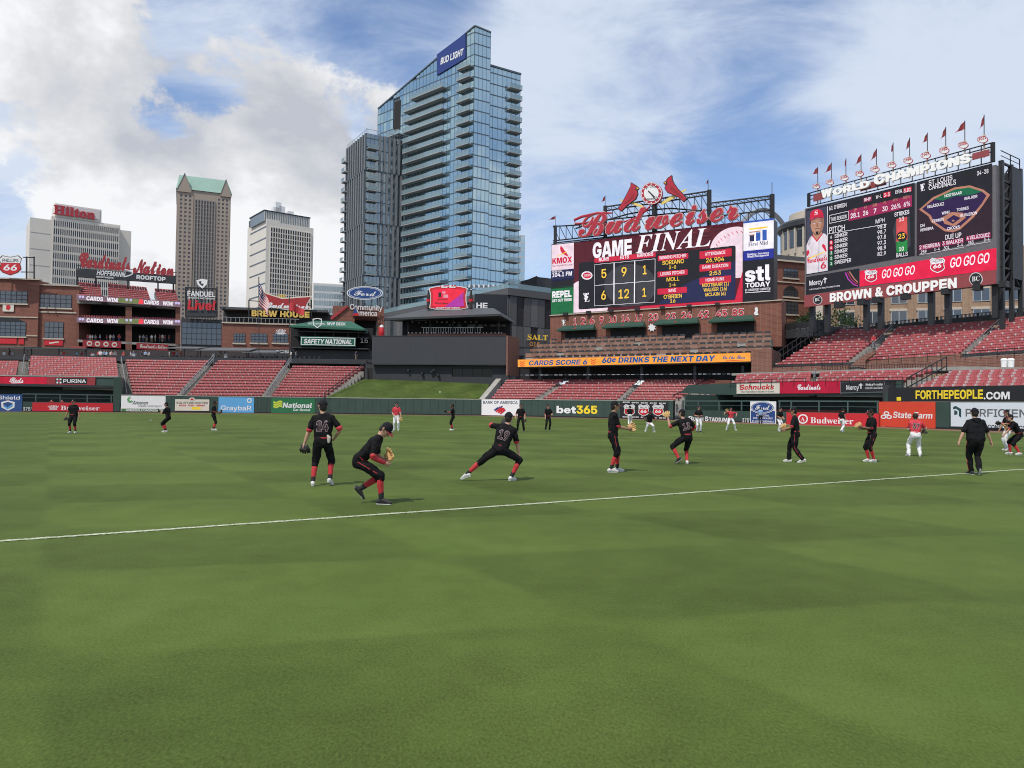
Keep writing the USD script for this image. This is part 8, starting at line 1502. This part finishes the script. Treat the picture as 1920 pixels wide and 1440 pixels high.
cloth = lambda n, c: mat(n, c, .8, vary=.15, scale=6)
kinds = [('red', cloth('shirt_red', (.40, .03, .04)), cloth('jeans', (.05, .07, .13))), ('white', cloth('shirt_white', (.6, .6, .6)), cloth('shorts_khaki', (.28, .22, .15))), ('navy', cloth('shirt_navy', (.03, .04, .10)), cloth('shorts_khaki', (.28, .22, .15))), ('grey', cloth('shirt_grey', (.22, .22, .23)), cloth('jeans', (.05, .07, .13))), ('pale blue', cloth('shirt_pale_blue', (.25, .36, .5)), cloth('trousers_black', (.02, .02, .02)))]
spots = [(3, 1), (9, 0), (17, 1), (21, 3), (45, 3), (108, 1), (117, 0), (139, 4), (147, 0), (152, 3), (163, 0), (181, 0), (185, 1), (191, 4), (196, 4), (201, 1), (207, 0), (212, 3), (224, 0), (238, 1), (243, 2), (259, 2), (270, 4), (275, 1), (313, 1), (322, 0), (329, 3), (337, 0), (406, 1), (412, 2), (421, 1), (543, 1), (552, 3), (665, 2)]
Pp_ = Plane(W(-60, 660, 136), W(700, 660, 138)); first = {}
def put_far(px, kind, c, group, where):
    nm = kinds[kind][0]; lb = f'spectator in a {nm} shirt standing {where}'
    if kind not in first: first[kind] = far_person(lb, c, kinds[kind][1], kinds[kind][2]); tag(stage.GetPrimAtPath(first[kind].path), None, None, group)
    else: copy(first[kind], c, rng.uniform(-1.5, 1.5), lb, 'person', group, rng.uniform(.93, 1.05))
for px, kd in spots: c = Pp_.at(px, 672, rng.uniform(-1.5, -.3)); c[2] = Pp_.at(px, 672)[2] - .25; put_far(px, kd, c, f'spectators in {kinds[kd][0]} shirts on the promenade', 'on the promenade behind the pale red seats')
Pn_ = flip(plane_dir(143, 160, 62)); crowd2 = [(655, 0), (672, 1), (690, 1), (714, 3), (748, 4), (800, 0), (826, 1), (850, 3), (892, 0), (1048, 1), (1075, 3), (1100, 2), (1138, 1), (1166, 1), (1200, 0), (1220, 1), (1240, 0), (1270, 0)]
for x, kd in crowd2: c = Pn_.at(*zz1(x, 1122), -1.2); put_far(x, kd, c, f'spectators in {kinds[kd][0]} shirts in the balcony building', 'behind the window openings of the balcony building')
b_ = Pn_.at(*zz1(590, 1114), 0); part(Thing('/World/balcony_building', thing_loc('/World/balcony_building')), 'floor', MB().pbox(Pn_, 0, Pn_.uv(*zz1(900, 1128))[1] - .3, uN, Pn_.uv(*zz1(900, 1120))[1] - .02, -7.9, -.1), M['concrete'])
c = PW.shift(-23).at(1638, 652); far_person('person in red shirt standing on the pale railed stair of the wide stand', c, kinds[0][1], cloth('trousers_grey', (.2, .2, .21)))
for lb, px in (('man in red leaning on the bullpen rail nearer the shield board', 93), ('man in red leaning on the bullpen rail by the corner post', 113)): c = WALLS[0].at(px, 770, -1.6); c[2] = 0; far_person(lb, c, kinds[0][1], cloth('trousers_grey', (.2, .2, .21)))
# utility cart in the shaded bullpen
P = WALLS[0]; t = thing('utility_cart', 'small dark utility cart parked in the bullpen behind the crown board', 'cart', P.at(165, 772, -3)); u0 = P.uv(136, 770)[0]; u1_ = P.uv(178, 770)[0]
dk = mat('cart_paint', (.03, .032, .036), .4)
part(t, 'body', MB().pbox(P, u0, .45, u1_, .95, -4.2, -2.9), dk); part(t, 'cargo_bed', MB().pbox(P, u0, .955, u0 + (u1_ - u0) * .5, 1.2, -4.2, -2.9), dk); part(t, 'roof', MB().pbox(P, u0 + (u1_ - u0) * .45, 2.0, u1_ - .2, 2.07, -4.2, -2.9), M['black'])
for a_ in (.48, .92):
    for d in (-4.15, -2.95): u = u0 + (u1_ - u0) * a_; part(t, 'roof_post', MB().pbox(P, u, .955, u + .06, 1.995, d - .03, d + .03), M['black'])
for a_ in (.15, .82):
    for d in (-4.2, -2.9): c = P.pt(u0 + (u1_ - u0) * a_, .32, d); ring_ = [[c + P.u * math.cos(x) * rr + UP * math.sin(x) * rr + P.n * e for x in np.arange(16) * np.pi / 8] for e, rr in ((-.12, .26), (-.1, .32), (.1, .32), (.12, .26))]; part(t, 'wheel', MB().loft([np.array(q) for q in ring_]), M['black'])
